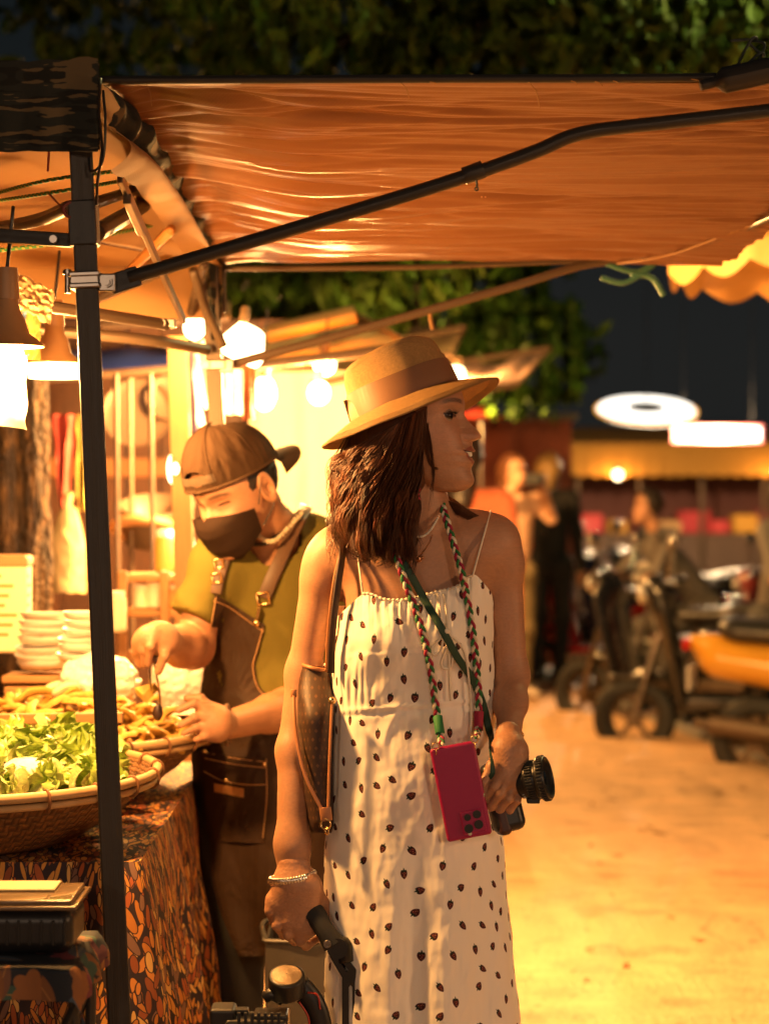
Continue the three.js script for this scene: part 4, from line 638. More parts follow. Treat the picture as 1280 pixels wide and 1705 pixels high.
// fingers: each a chain of pixel points [px, py, depth] with radii, on a palm
function hand(palm, fingers, h = 0.0024, kp = 0.016) {
  const pr = palm.map((p) => C(P(...p[0]), P(...p[1]), p[2], p[3] ?? p[2], p[4])), fs = fingers.map((f) => { const pts = f.p.map((q) => P(...q)), l = []; for (let i = 1; i < pts.length; i++) { const r = (k) => f.r * (1 - 0.22 * k / (pts.length - 1)); l.push(C(pts[i - 1], pts[i], r(i - 1) * 1.0, r(i))); } return l; });
  const b = boundsOf([...pr, ...fs.flat()], 0.012), fp = field(pr, 0.016), ff = fs.map((l) => field(l, 0.004));
  return nets((x, y, z) => { const p = fp(x, y, z); let d = p; for (const f of ff) { const v = f(x, y, z); d = Math.min(d, v > 0.03 ? v : smin(p, v, kp * 0.55)); } return d + 0.0004 * noise(x * 300, y * 300, z * 300); }, b, h, (x, y, z) => { const n = 1 + 0.10 * fbm(x * 90, y * 90, z * 90, 3); return [SKIN[0] * n, SKIN[1] * n * 0.98, SKIN[2] * n * 0.95]; });
}
const nail = (p, r, m, parent, n = V(0, 0.2, 1), dir = V(-0.3, -1, 0.2)) => part('nail', frame(new THREE.SphereGeometry(r, 12, 8).scale(0.75, 1.1, 0.28), p, dir.clone().cross(n), dir), m, parent);
const skinUV = (g) => { g = g.index ? g.toNonIndexed() : g; const p = g.attributes.position, uv = new Float32Array(p.count * 2); for (let i = 0; i < p.count; i++) { uv[i * 2] = (p.getX(i) * 0.8 + p.getZ(i) * 0.6) * 11; uv[i * 2 + 1] = p.getY(i) * 11; } g.setAttribute('uv', new THREE.BufferAttribute(uv, 2)); return g; };
// ---------------------------------------------------------------- the woman in the strawberry dress
const DW = 3.1, SW = F / DW;
const W = (px, py, dz = 0) => P(px, py, DW + dz);
const woman = thing('person', 'woman in straw hat and white strawberry print sundress looking to the right', 'person', W(700, 900, 0.03).setY(0));
const HEAD = W(679, 693, 0.0), YAW = 78 * Math.PI / 180;
// the dress as rings: photo row, left edge, right edge, front and back reach
const DR = [[950, 566, 822, 0.082, 0.085], [1030, 556, 821, 0.100, 0.09], [1100, 551, 822, 0.100, 0.088], [1180, 553, 825, 0.088, 0.088], [1250, 550, 828, 0.092, 0.10], [1330, 545, 833, 0.100, 0.115], [1400, 541, 838, 0.105, 0.12], [1500, 540, 845, 0.110, 0.12], [1600, 541, 855, 0.118, 0.125], [1705, 541, 867, 0.128, 0.13], [2080, 532, 900, 0.165, 0.165]];
const NECK = [[548, 1042], [566, 1022], [604, 987], [640, 996], [670, 997], [700, 991], [730, 983], [760, 975], [787, 956], [806, 972], [826, 994]];
const DAX = 0.035;                                                                      // depth of the dress axis behind DW
function dressZ(px, py) {                                                                // depth offset of the front of the dress at a pixel
  const L = tableS(DR, py, 1), R = tableS(DR, py, 2), fr = tableS(DR, py, 3), k = clamp(Math.abs(px - (L + R) / 2) / ((R - L) / 2), 0, 1);
  const bust = 0.017 * (gauss(px - 640, 34) + gauss(px - 752, 34)) * gauss(py - 1058, 34);
  return DAX - fr * Math.pow(1 - Math.pow(k, 2.2), 1 / 2.2) - bust;
}
{
  const pr = [
    C(W(690, 790, 0.012), W(694, 850, 0.02), 0.049, 0.048), C(W(694, 850, 0.02), W(698, 930, 0.035), 0.048, 0.06),
    C(W(690, 868, 0.035), W(562, 908, 0.045), 0.034, 0.032), C(W(705, 868, 0.035), W(824, 890, 0.045), 0.032, 0.030),
    C(W(600, 925, 0.05), W(790, 915, 0.05), 0.062, 0.062, [1, 1, 0.95]), C(W(660, 960, 0.04), W(660, 1010, 0.035), 0.066, 0.062, [1.1, 1, 0.95]), C(W(730, 950, 0.04), W(728, 1010, 0.035), 0.066, 0.062, [1.1, 1, 0.95]),
    C(W(690, 1000, 0.035), W(690, 1240, 0.035), 0.088, 0.084, [1.25, 1, 0.72]),
    C(W(695, 905, -0.002), W(580, 902, 0.03), 0.014, 0.012), C(W(728, 903, -0.002), W(822, 880, 0.03), 0.014, 0.012),                       // collar bones
    C(W(545, 924, 0.05), W(538, 960, 0.05), 0.034, 0.032), C(W(537, 945, 0.05), W(505, 1120, 0.06), 0.0315, 0.0265), C(W(505, 1120, 0.06), W(489, 1250, 0.03), 0.0275, 0.0262), C(W(489, 1250, 0.03), W(486, 1405, -0.01), 0.0262, 0.0245), C(W(487, 1405, -0.01), W(489, 1450, -0.015), 0.0255, 0.027, [1, 1, 0.75]),
    C(W(829, 906, 0.05), W(836, 940, 0.055), 0.036, 0.033), C(W(836, 940, 0.055), W(851, 1125, 0.055), 0.031, 0.0268), C(W(851, 1125, 0.055), W(850, 1170, 0.01), 0.0262, 0.0246), C(W(850, 1170, 0.01), W(846, 1236, -0.07), 0.0245, 0.0190),
  ];
  const f = field(pr, 0.022), sk = (x, y, z) => { const n = 1 + 0.08 * fbm(x * 40, y * 40, z * 40, 4); return [SKIN[0] * n, SKIN[1] * n, SKIN[2] * n]; };
  const b = boundsOf(pr, 0.03); b.min.y = W(0, 1470).y;
  const body = nets((x, y, z) => f(x, y, z) + 0.0008 * fbm(x * 30, y * 30, z * 30, 2), b, 0.007, sk);
  const fl = []; for (const s of [-1, 1]) { const x = W(700, 0).x + s * 0.085; fl.push(C(V(x, 0.62, -3.13), V(x, 0.36, -3.125), 0.06, 0.055), C(V(x, 0.36, -3.125), V(x, 0.09, -3.15), 0.052, 0.034), C(V(x, 0.045, -3.17), V(x, 0.03, -2.99), 0.04, 0.026)); }
  const legs = nets(field(fl, 0.03), boundsOf(fl), 0.014, sk);
  const head = headGeo({ nt: 340, nr: 300, rows: ROWS_F.map(([y, a, w, zb, c]) => [y > 0.04 ? 0.04 + (y - 0.04) * 0.62 : y, a * (1 - 0.12 * smooth(0.05, 0.1, y)), w * (1 - 0.22 * smooth(0.02, 0.1, y)), zb * (1 - 0.12 * smooth(0.02, 0.1, y)), c]), profile: PROFILE_W, socket: 0.0085, lidUp: 0.0029, lidLow: 0.0018, browY: 0.0215, brow: 0.95, mouthW: 0.0265, mouthY: -0.0625, smile: 0.0075, gap: 0.0050 });
  head.rotateY(YAW).translate(HEAD.x, HEAD.y, HEAD.z);
  // hand at her side, back of the hand to the viewer, closed on the gimbal grip
  const d = DW - 0.02;
  const handL = hand([[[489, 1440, d], [489, 1462, d - 0.002], 0.0255, 0.027, [1, 1, 0.75]], [[478, 1470, d], [462, 1500, d], 0.021, 0.017], [[492, 1470, d], [480, 1528, d], 0.024, 0.018], [[505, 1472, d], [500, 1538, d], 0.022, 0.018], [[515, 1480, d], [512, 1545, d], 0.02, 0.016]],
    [{ r: 0.0084, p: [[452, 1496, d], [449, 1516, d - 0.004], [457, 1536, d + 0.022], [480, 1535, d + 0.036]] }, { r: 0.0088, p: [[462, 1520, d - 0.003], [461, 1540, d - 0.006], [472, 1556, d + 0.022], [494, 1550, d + 0.038]] }, { r: 0.009, p: [[478, 1535, d - 0.004], [480, 1556, d - 0.006], [491, 1566, d + 0.022], [512, 1556, d + 0.036]] }, { r: 0.0088, p: [[496, 1545, d - 0.004], [500, 1566, d - 0.004], [510, 1574, d + 0.022], [528, 1562, d + 0.034]] }, { r: 0.010, p: [[522, 1474, d + 0.006], [538, 1502, d + 0.012], [541, 1524, d + 0.02], [531, 1545, d + 0.026]] }]);
  const e = DW - 0.095;
  const handR = hand([[[846, 1222, e + 0.018], [848, 1246, e], 0.0205, 0.022, [1, 1, 0.8]], [[842, 1250, e], [838, 1290, e - 0.006], 0.021, 0.02], [[850, 1252, e], [852, 1296, e - 0.008], 0.021, 0.019], [[856, 1254, e + 0.004], [862, 1304, e - 0.002], 0.018, 0.016]],
    [{ r: 0.0074, p: [[838, 1284, e - 0.01], [822, 1310, e - 0.022], [806, 1332, e - 0.012], [806, 1340, e + 0.008]] }, { r: 0.0078, p: [[849, 1294, e - 0.012], [832, 1322, e - 0.026], [818, 1342, e - 0.016], [819, 1348, e + 0.006]] }, { r: 0.0076, p: [[858, 1302, e - 0.01], [846, 1330, e - 0.024], [832, 1347, e - 0.014], [832, 1351, e + 0.008]] }, { r: 0.007, p: [[866, 1308, e - 0.004], [860, 1332, e - 0.018], [848, 1349, e - 0.010], [846, 1353, e + 0.01]] }, { r: 0.009, p: [[833, 1252, e], [818, 1276, e - 0.008], [806, 1302, e - 0.014], [803, 1326, e - 0.016]] }]);
  part('body', [body, legs, head, handL, handR].map(skinUV), M.skin, woman);
  M.eye = mat('eye', [1, 1, 1], 0.08, { vertexColors: true, clearcoat: 1 });
  eyeballs(0.0125, -0.42).forEach((g) => part('eye', g.rotateY(YAW).translate(HEAD.x, HEAD.y, HEAD.z), M.eye, woman));
  // teeth: an arc of eight small rounded blocks
  const th = []; for (let i = -5; i <= 4; i++) { const a = (i + 0.5) * 0.185; th.push(box(0, 0, 0, 0.0062, 0.0085, 0.004, 0.0015).rotateY(a).translate(Math.sin(a) * 0.0255, -0.0612 + 0.0045 * a * a, 0.0735 + Math.cos(a) * 0.0285)); }
  part('teeth', join(th).rotateY(YAW).translate(HEAD.x, HEAD.y, HEAD.z), mat('teeth', [0.75, 0.70, 0.60], 0.25), woman);
  // lashes of both eyes
  const la = []; for (const s of [-1, 1]) for (let i = 0; i < 16; i++) { const k = i / 15, x = s * (0.0215 + 0.024 * k), y = 0.001 + 0.0042 * (1 - Math.pow((Math.abs(x) - 0.0325) / 0.0145, 2)), z = 0.080 - 0.012 * k * k - 0.002 * k; la.push(sweep([V(x, y, z), V(x + s * 0.0015, y + 0.0005, z + 0.005), V(x + s * 0.003, y + 0.004, z + 0.0085 - 0.003 * k)], (t) => 0.0005 * (1 - 0.8 * t), 4, 4)); }
  M.hair = mat('dark_brown_hair', [0.075, 0.026, 0.010], 0.5);
  M.strand = mat('hair_strands', [1, 1, 1], 0.5, { vertexColors: true, transmission: 0.3, specularIntensity: 0.7 });
  part('eyelashes', join(la).rotateY(YAW).translate(HEAD.x, HEAD.y, HEAD.z), M.black, woman);
}
{ // hair: a soft mass with many wavy strands over it
  seed = 42;
  const pr = [C(W(652, 700, 0.01), W(650, 720, 0.01), 0.076, 0.076, [0.80, 1, 1]), C(W(646, 740, 0.005), W(640, 850, 0.005), 0.064, 0.054, [0.80, 1, 1]), C(W(642, 850, 0.0), W(645, 895, 0.0), 0.052, 0.034, [0.8, 1, 1]), C(W(684, 705, -0.045), W(680, 790, -0.035), 0.026, 0.022), C(W(715, 842, 0.05), W(792, 862, 0.03), 0.024, 0.010), C(W(700, 700, 0.04), W(710, 800, 0.06), 0.03, 0.028)];
  const f = field(pr, 0.04);
  const hatO = W(677, 672, 0.0), hatUp = V(-0.363, 0.932, -0.10).normalize();
  const mass = nets((x, y, z) => Math.max(f(x, y, z) + 0.007 * fbm(x * 38, y * 10, z * 38, 3), (x - hatO.x) * hatUp.x + (y - hatO.y) * hatUp.y + (z - hatO.z) * hatUp.z - 0.002), boundsOf(pr, 0.03), 0.006);
  part('hair', mass, M.hair, woman);
  const st = [];
  const strand = (pts, r, n = 15) => st.push(sweep(pts, (t) => r * (1 - 0.8 * t * t) * (0.4 + 0.6 * smooth(0, 0.1, t)), 3, n));
  const KEY = (a) => [[0, lerp(711, 608, a)], [0.25, lerp(706, 572, a)], [0.5, lerp(693, 558, a)], [0.75, lerp(692, 560, Math.pow(a, 0.9))], [1, lerp(690, 582, a)]];
  for (let L = 0; L < 210; L++) {                                                            // locks of hair, each waving as one
    const a0 = rnd(), lay0 = Math.sqrt(rnd()), side = rnd() < 0.85 ? -1 : 1, amp = rr(3, 11), ph = rr(0, 6.3), fq = rr(0.8, 1.35), yE = lerp(950, 918, a0) - Math.pow(rnd(), 1.5) * 125, wid = rr(0.02, 0.055), drift = rr(-12, 12), tone = rr(0.5, 1.0) + 1.3 * Math.pow(rnd(), 4);
    for (let i = 0; i < 24; i++) {
      const a = clamp(a0 + rr(-wid, wid), 0, 1), lay = clamp(lay0 + rr(-0.15, 0.15), 0, 1.05), pts = [], K = KEY(a), own = rr(-0.35, 0.35), fz = rr(0.4, 1.8), ye = yE + rr(-16, 10), fp = rr(0, 6.3);
      const bulge = side * 0.081 * Math.sqrt(Math.max(0, 1 - Math.pow(a < 0.5 ? (0.5 - a) * 1.5 : (a - 0.5) * 1.96, a < 0.5 ? 5 : 2.4))) * lerp(0.80, 1.07, lay);
      for (let k = 0; k <= 10; k++) {
        const t = k / 10, y = lerp(676 + 60 * a, ye, t), s = smooth(0.15, 0.6, t), cl = 1 - 0.55 * smooth(0.55, 1, t), aa = tableS(KEY(a0), t), xx = lerp(aa, tableS(K, t), cl);
        pts.push(W(xx + s * (amp * Math.sin(t * 10.5 * fq + ph + own) + fz * Math.sin(t * 23 + fp)) + drift * smooth(0.5, 1, t), y + s * amp * 0.35 * Math.cos(t * 9 * fq + ph), (bulge + 0.0075 * Math.cos(t * 10.5 * fq + ph + own) * s) * lerp(1, 0.84, t * t) - (side < 0 ? 0.006 * smooth(0.5, 1, t) : 0)));
      }
      strand(pts, rr(0.0005, 0.0012), 18); paint(st[st.length - 1], ((k) => [0.145 * k, 0.050 * k, 0.019 * k])(tone * rr(0.75, 1.3)));
    }
  }
  // curls at the tips, loose lock before the ear, flyaways at the back, lock on the far shoulder
  for (let i = 0; i < 200; i++) { const x = rr(590, 688), y = rr(895, 938), r0 = rr(7, 17), pts = [], ph = rr(0, 6.3); for (let k = 0; k <= 8; k++) { const t = k / 8; pts.push(W(x + r0 * Math.cos(ph + t * 4.5) - 10 * (1 - t), y - 42 * (1 - t) * (1 - t) + r0 * 0.6 * Math.sin(ph + t * 4.5), -0.055 + rr(-0.006, 0.006) + 0.02 * rnd())); } strand(pts, rr(0.0008, 0.0014), 14); }
  for (let i = 0; i < 46; i++) { const o = rr(-4, 5); strand([W(712 + o, 668, -0.066), W(709 + o * 0.8, 715, -0.071), W(711 + o * 0.6, 752, -0.071), W(718 + o * 0.5, 776, -0.068), W(727 + rr(-3, 3), 782 - Math.abs(o), -0.065)], rr(0.0007, 0.0012), 14); }
  for (let i = 0; i < 18; i++) strand([W(708, 690, -0.07), W(716 + rr(-3, 3), 740, -0.072), W(720 + rr(-3, 4), 790, -0.067), W(718 + rr(-6, 6), rr(815, 850), -0.06)], 0.00045, 12);
  for (let i = 0; i < 260; i++) { const y = rr(760, 905); strand([W(588, y - 60, rr(-0.03, 0.03)), W(566 + rr(-5, 5), y - 15, rr(-0.03, 0.03)), W(552 + rr(-10, 10), y + 14 + rr(-12, 12), rr(-0.03, 0.03)), W(562 + rr(-20, 15), y + 34 + rr(-10, 16), rr(-0.03, 0.03))], rr(0.0003, 0.0006), 10); }
  for (let i = 0; i < 320; i++) { const o = rr(-1.3, 1), l = rr(0.6, 1); strand([W(714, 800 + 12 * o, 0.055), W(735 + 4 * o, 838 + 9 * o, 0.03 + 0.01 * o), W(765, 850 + 8 * o, 0.004), W(lerp(765, 800, l), 860 + 6 * o + 6 * l, 0.004 + 0.012 * l)], rr(0.0008, 0.0014), 12); }
  for (const g of st) if (!g.attributes.color) paint(g, [0.12, 0.045, 0.018]);
  const sg = part('hair', st, M.strand, woman); sg.userData.kind = 'stuff';
}
{ // straw hat
  const O = W(677, 672, 0.0), u = V(0.932 * 0.985, 0.363, 0.17).normalize(), up0 = V(-0.363, 0.932, -0.10), v = u.clone().cross(up0).normalize(), up = v.clone().cross(u).normalize();       // u front, v to the viewer
  const at = (a, b, c) => O.clone().addScaledVector(u, a).addScaledVector(v, b).addScaledVector(up, c);
  const vv = v.z > 0 ? 1 : -1;
  const topH = [[-0.10, 0.060], [-0.088, 0.072], [-0.066, 0.085], [-0.02, 0.092], [0.035, 0.095], [0.060, 0.088], [0.075, 0.076], [0.086, 0.062], [0.1, 0.05]];
  const wallA = (h) => lerp(0.0905, 0.082, smooth(0, 0.09, h)), wallB = (h) => lerp(0.076, 0.062, smooth(0, 0.09, h));
  const straw = noiseTex(256, 256, (x, y) => { const n = 0.84 + 0.16 * Math.sin(x * 256 * Math.PI / 2.6) * Math.sin(y * 256 * Math.PI / 2.6) + 0.16 * tile(x, y, 4, 3); return [0.80 * n, 0.62 * n, 0.37 * n]; }, { repeat: [4, 4] });
  const strawB = noiseTex(256, 256, (x, y) => 0.5 + 0.5 * Math.sin(x * 256 * Math.PI / 2.6) * Math.sin(y * 256 * Math.PI / 2.6), { data: true, repeat: [4, 4] });
  M.straw = mat('woven_straw', null, 0.7, { map: straw, bumpMap: strawB, bumpScale: 0.0012 });
  const ang = (t) => t * 2 * Math.PI;
  const crown = gridGeo(120, 60, (t, k) => {
    const a = ang(t), c = Math.cos(a), s = Math.sin(a);
    if (k < 0.6) { const q = k / 0.6, H0 = tableS(topH, 0.085 * c) - 0.008, h = q * H0; const p = at(wallA(h) * c, wallB(h) * s, h); p.uu = t; p.vv = h * 3; return p; }
    const q = (k - 0.6) / 0.4, r = 1 - q, rim = Math.sin(Math.min(1, q / 0.28) * Math.PI / 2), H0 = tableS(topH, 0.085 * c * Math.max(r, 0.0)) , h = H0 - 0.008 + 0.008 * rim - 0.016 * smooth(0.15, 0.8, q) * (0.6 + 0.4 * c * r), w = (1 - Math.pow(q, 1.6));
    const p = at(wallA(0.085) * c * w, wallB(0.085) * s * w, h); p.uu = t; p.vv = 0.3 + q * 0.25; return p;
  }, true);
  const brimP = (t, k, off = 0) => { const a = ang(t), c = Math.cos(a), s = Math.sin(a), q = k, drop = 0.019 * c * c + 0.033 * s * s; const p = at(lerp(0.090, 0.1525, q) * c, lerp(0.0755, 0.137, q) * s, 0.003 - drop * Math.pow(q, 1.3) + off + 0.0025 * gauss(q - 1, 0.03) * (off < 0 ? -1 : 1) * 0 + 0.0015 * noise(c * 3, s * 3)); p.uu = t; p.vv = q * 0.2; return p; };
  const brim = [gridGeo(140, 14, (t, k) => brimP(t, k), true), gridGeo(140, 14, (t, k) => brimP(t, k, -0.0028), true)];
  const hat = part('hat', crown, M.straw, woman);
  part('brim', brim, M.straw, hat);
  const rings = []; for (let i = 0; i < 7; i++) { const pts = []; for (let k = 0; k <= 72; k++) { const q = brimP(k / 72, 0.80 + i * 0.031, -0.0014); pts.push(q); } rings.push(sweep(pts, 0.00205, 6, 150)); }
  part('stitched_edge', rings, M.straw, hat);
  part('band', gridGeo(120, 8, (t, k) => { const a = ang(t), h = lerp(0.002, 0.044, k), o = 0.0016; return at((wallA(h) + o) * Math.cos(a), (wallB(h) + o) * Math.sin(a), h + 0.001 * Math.sin(a * 3)); }, true), mat('brown_ribbon', [0.22, 0.105, 0.05], 0.55, { bumpMap: weaveBump, bumpScale: 0.0004 }), hat);
  const bow = [lerp(0.003, 0, 0)]; const ba = Math.PI * 0.94;
  part('band_bow', bar(at(-0.0915 , 0.018 * vv, 0.002), at(-0.0885, 0.022 * vv, 0.04), 0.006, 0.008, 0.001), mat('dark_ribbon', [0.05, 0.02, 0.01], 0.6), hat);
}
{ // the dress, printed with strawberries
  const tex = canvas(2048, 2048, (c, Wd, H) => {
    c.fillStyle = '#f6efe2'; c.fillRect(0, 0, Wd, H); seed = 17; const pts = [];
    for (let n = 0; n < 9000 && pts.length < 560; n++) { const x = rnd() * Wd, y = rnd() * H; if (pts.every(([a, b]) => { let dx = Math.abs(a - x); dx = Math.min(dx, Wd - dx); return dx * dx + (b - y) * (b - y) > (60 + 34 * ((x * 0.37 + y * 0.61) % 1)) ** 2; })) pts.push([x, y]); }
    for (const [x, y] of pts) for (const o of [-Wd, 0, Wd]) {
      c.save(); c.translate(x + o, y); const q = Math.abs(Math.sin(x * 12.9898 + y * 78.233) * 43758.5453) % 1; c.rotate(q * 2.6 - 1.3 + (q > 0.72 ? Math.PI : 0)); c.scale(1.08 + 0.2 * q, 1.34 - 0.2 * q);
      c.fillStyle = '#3f0a12'; c.beginPath(); c.moveTo(0, 15); c.bezierCurveTo(-9, 9, -11, -1, -8, -6); c.bezierCurveTo(-5, -9, 5, -9, 8, -6); c.bezierCurveTo(11, -1, 9, 9, 0, 15); c.fill();
      c.fillStyle = '#5c141d'; c.beginPath(); c.ellipse(2, 1, 3.5, 6, 0.2, 0, 6.3); c.fill(); c.fillStyle = '#e0b070'; for (const [a, b] of [[-4, -1], [0, 3], [4, -1], [-2, 7], [2, 8], [0, -3]]) c.fillRect(a, b, 1.4, 1.8);
      c.fillStyle = '#0d2216'; c.beginPath(); c.moveTo(-9, -4); c.lineTo(-6, -9); c.lineTo(-2, -8); c.lineTo(0, -15); c.lineTo(3, -8); c.lineTo(7, -9); c.lineTo(9, -4); c.lineTo(4, -5); c.lineTo(0, -2); c.lineTo(-4, -5); c.fill(); c.restore();
    }
  });
  M.dress = mat('strawberry_print_cotton', null, 0.8, { map: tex, bumpMap: weaveBump, bumpScale: 0.0003, sheen: 0.15 });
  const topY = (px, front) => front ? tableS(NECK, px) : 1008;
  const g = gridGeo(320, 260, (t, v) => {
    const a = t * 2 * Math.PI, c = Math.cos(a), s = Math.sin(a), front = s < 0;                       // front faces the viewer
    const e = 2 / 2.2, kx = Math.sign(c) * Math.pow(Math.abs(c), e), kz = Math.pow(Math.abs(s), e);
    const pxTop = lerp(556, 822, (kx + 1) / 2), yt = lerp(1008, tableS(NECK, pxTop), front ? smooth(0, 0.25, -s) : 0);
    const py = lerp(yt, 2080, Math.pow(v, 1.15)), L = tableS(DR, py, 1), R = tableS(DR, py, 2), px = lerp(L, R, (kx + 1) / 2);
    let z = front ? -tableS(DR, py, 3) * kz : tableS(DR, py, 4) * kz;
    if (front) z -= 0.017 * (gauss(px - 640, 34) + gauss(px - 752, 34)) * gauss(py - 1058, 34);
    // gathers under the neckline, seams, soft folds of the skirt
    const gy = (py - yt), cen = gauss(px - 715, 95);
    if (front) {
      z += (0.0032 * Math.sin(px * 0.42 + 0.02 * gy * Math.sign(px - 715) + 2.2 * noise(px * 0.02, 3)) + 0.002 * Math.sin(px * 0.95)) * cen * Math.exp(-gy / 32) * smooth(0, 8, gy + 3);
      z += 0.0018 * Math.sin((px - 715) * 0.16 - gy * 0.03 * Math.sign(px - 715) + 2 * noise(px * 0.02, py * 0.02)) * gauss(py - 1050, 45) * smooth(20, 60, Math.abs(px - 700));
      const se1 = 1088 - (px - 600) * 0.06, se2 = 1186 - (px - 555) * 0.085;
      z -= 0.0022 * smooth(-2.5, 2.5, py - se1) * smooth(60, 10, py - se1) * smooth(545, 600, px); z -= 0.0026 * gauss(py - se2, 2.2); z += 0.002 * gauss(py - se2 - 7, 3.5);
      z += 0.002 * Math.sin(px * 0.55 + noise(px * .05, py * .01) * 3) * gauss(py - 1150, 24) * gauss(px - 575, 30);
    }
    const sk = smooth(1250, 1700, py);
    z += sk * (0.011 * Math.sin(px * 0.055 + 1.2 + 0.9 * noise(px * 0.01, py * 0.004)) + 0.011 * fbm(px * 0.03, py * 0.004, 2)) * kz + (0.005 * fbm(px * 0.012, py * 0.02, 5) + 0.0045 * Math.abs(noise((px + py * 0.35) * 0.022, (py - px * 0.2) * 0.006, 8)) + 0.0012 * noise(px * 0.11, py * 0.03, 4)) * kz;
    const p = W(px + sk * 5 * noise(py * 0.01, front ? 1 : 4) * Math.abs(c) + 1.6 * noise(py * 0.03, c * 3), py, DAX + z); p.uu = t; p.vv = 1 - (py - 940) / SW / 1.04; return p;
  }, true);
  const dress = part('dress', g, M.dress, woman);
  M.cream = mat('cream_cotton', [0.80, 0.73, 0.60], 0.8);
  part('strap', sweep([W(604, 990, -0.028), W(601, 965, -0.030), W(597, 935, -0.020), W(592, 905, 0.005), W(588, 880, 0.045), W(590, 900, 0.10)], 0.0032, 7, 40, { flat: 0.5 }), M.cream, dress);
  part('strap', sweep([W(786, 960, -0.026), W(797, 920, -0.021), W(808, 880, 0.0), W(815, 856, 0.03), W(816, 853, 0.06), W(812, 880, 0.11)], 0.0036, 7, 40, { flat: 0.5 }), M.cream, dress);
  const nl = []; for (let x = 604; x <= 787; x += 6) nl.push(W(x, tableS(NECK, x) + 1, dressZ(x, tableS(NECK, x)) - 0.001)); part('neckline_hem', sweep(nl, (t) => 0.0022 + 0.0008 * Math.sin(t * 160), 6, 160), M.cream, dress);
  const D = (px, py, o = -0.006) => W(px, py, dressZ(px, py) + o);
  const tie = (l, r = 0.0021) => sweep(l.map(([x, y, o]) => D(x, y, o ?? -0.006)), r, 6, l.length * 6);
  part('tie', [tie([[728, 988], [732, 1010], [735, 1045]]), tie([[738, 988], [743, 1020], [745, 1048]]), tie([[742, 1048], [733, 1062], [719, 1078], [722, 1090], [732, 1086], [737, 1068], [742, 1050]]), tie([[742, 1050], [752, 1066], [755, 1090], [748, 1112], [738, 1112], [734, 1104], [740, 1085], [750, 1064]]), tie([[744, 1052], [747, 1090], [748, 1130], [750, 1166]]), tie([[744, 1052], [770, 1080, -0.01], [782, 1150, -0.01], [784, 1200, -0.012], [782, 1236, -0.014]], 0.0018), ball(D(743, 1050, -0.008), 0.0055)], M.cream, dress);
}
{ // jewellery
  const pearls = []; for (let i = 0; i < 26; i++) { const t = i / 25, x = lerp(694, 735, t), y = 893 - 46 * t * t + 6 * Math.sin(3.1 * t) * 0.5; pearls.push(ball(W(x, y, lerp(-0.042, -0.012, t * t)), 0.0021, 1, 1, 1, 8)); }
  part('necklace', pearls, mat('pearl', [0.8, 0.74, 0.62], 0.2, { clearcoat: 0.6 }), woman, 'necklace of small pearls');
  part('necklace', [sweep([W(722, 885, -0.02), W(712, 908, -0.034), W(699, 926, -0.042)], 0.0008, 5), ball(W(698, 930, -0.046), 0.004, 1, 1.4, 0.6, 8), ball(W(694, 927, -0.046), 0.003, 1, 1, 0.6, 8), ball(W(703, 928, -0.045), 0.003, 1, 1, 0.6, 8)], mat('copper', [0.6, 0.28, 0.14], 0.3, { metal: 1 }), woman, 'thin chain with a small flower pendant');
  const er = (x0, dz, n) => { const red = [], green = []; seed = 13; for (let i = 0; i < n; i++) { const y = 796 + i * 9; (i % 3 === 1 ? green : red).push(ball(W(x0 + rr(-4, 4), y, dz), 0.0052, rr(0.8, 1.2), rr(0.7, 1.1), 0.7, 10)); (i % 2 ? red : green).push(frame(new THREE.SphereGeometry(0.006, 8, 6).scale(1.5, 0.6, 0.4), W(x0 + rr(-6, 7), y + 4, dz - 0.002), V(rr(-1, 1), rr(-1, 1), 0), V(rr(-1, 1), 1, 0.4))); } return [red, green]; };
  const mr = mat('red_enamel', [0.38, 0.03, 0.06], 0.35), mg = mat('green_enamel', [0.03, 0.16, 0.05], 0.35);
  for (const [x, dz, n] of [[691, -0.068, 6], [739, 0.055, 3]]) { const [r, g] = er(x, dz, n), e = part('earring', r, mr, woman); part('leaves', g, mg, e); }
  const br = []; for (let i = 0; i < 44; i++) { const a = i / 44 * 6.283; br.push(frame(new THREE.SphereGeometry(0.0052, 8, 6).scale(0.55, 1.3, 1), W(486 + 36 * Math.cos(a), 1460 + 5.5 * Math.sin(a) - 6 * Math.cos(a), -0.018 - 0.029 * Math.sin(a)), V(Math.sin(a), 0.25, Math.cos(a)), V(0.3, 1, 0))); }
  part('bracelet', br, M.silver, woman, 'twisted silver bracelet');
  part('ring', [[465, 1538, 0.0108], [491, 1553, 0.011]].map(([x, y, r]) => frame(new THREE.TorusGeometry(r, 0.0016, 6, 20), W(x, y, -0.02), V(1, 0.25, 0.2), V(0, 0.5, 1))), M.silver, woman);
  const b2 = []; for (let i = 0; i < 56; i++) { const a = i / 56 * 6.283; b2.push(new THREE.TorusGeometry(0.0018, 0.0006, 5, 8).rotateY(a * 3).translate(...W(850 + 20 * Math.cos(a), 1212 + 9 * Math.sin(a) + (Math.cos(a) > 0 ? 12 * Math.cos(a) : 10 * Math.cos(a) * -1), -0.04 + 0.026 * -Math.sin(a)).toArray())); }
  part('bracelet', [...b2, ball(W(868, 1247, -0.075), 0.0035), ball(W(829, 1243, -0.09), 0.0028, 0.7, 2, 0.7)], M.gold, woman, 'fine gold chain bracelet with charms');
  nail(W(803, 1324, -0.121), 0.0046, mat('green_nail_polish', [0.30, 0.34, 0.22], 0.2, { clearcoat: 1 }), woman);
}
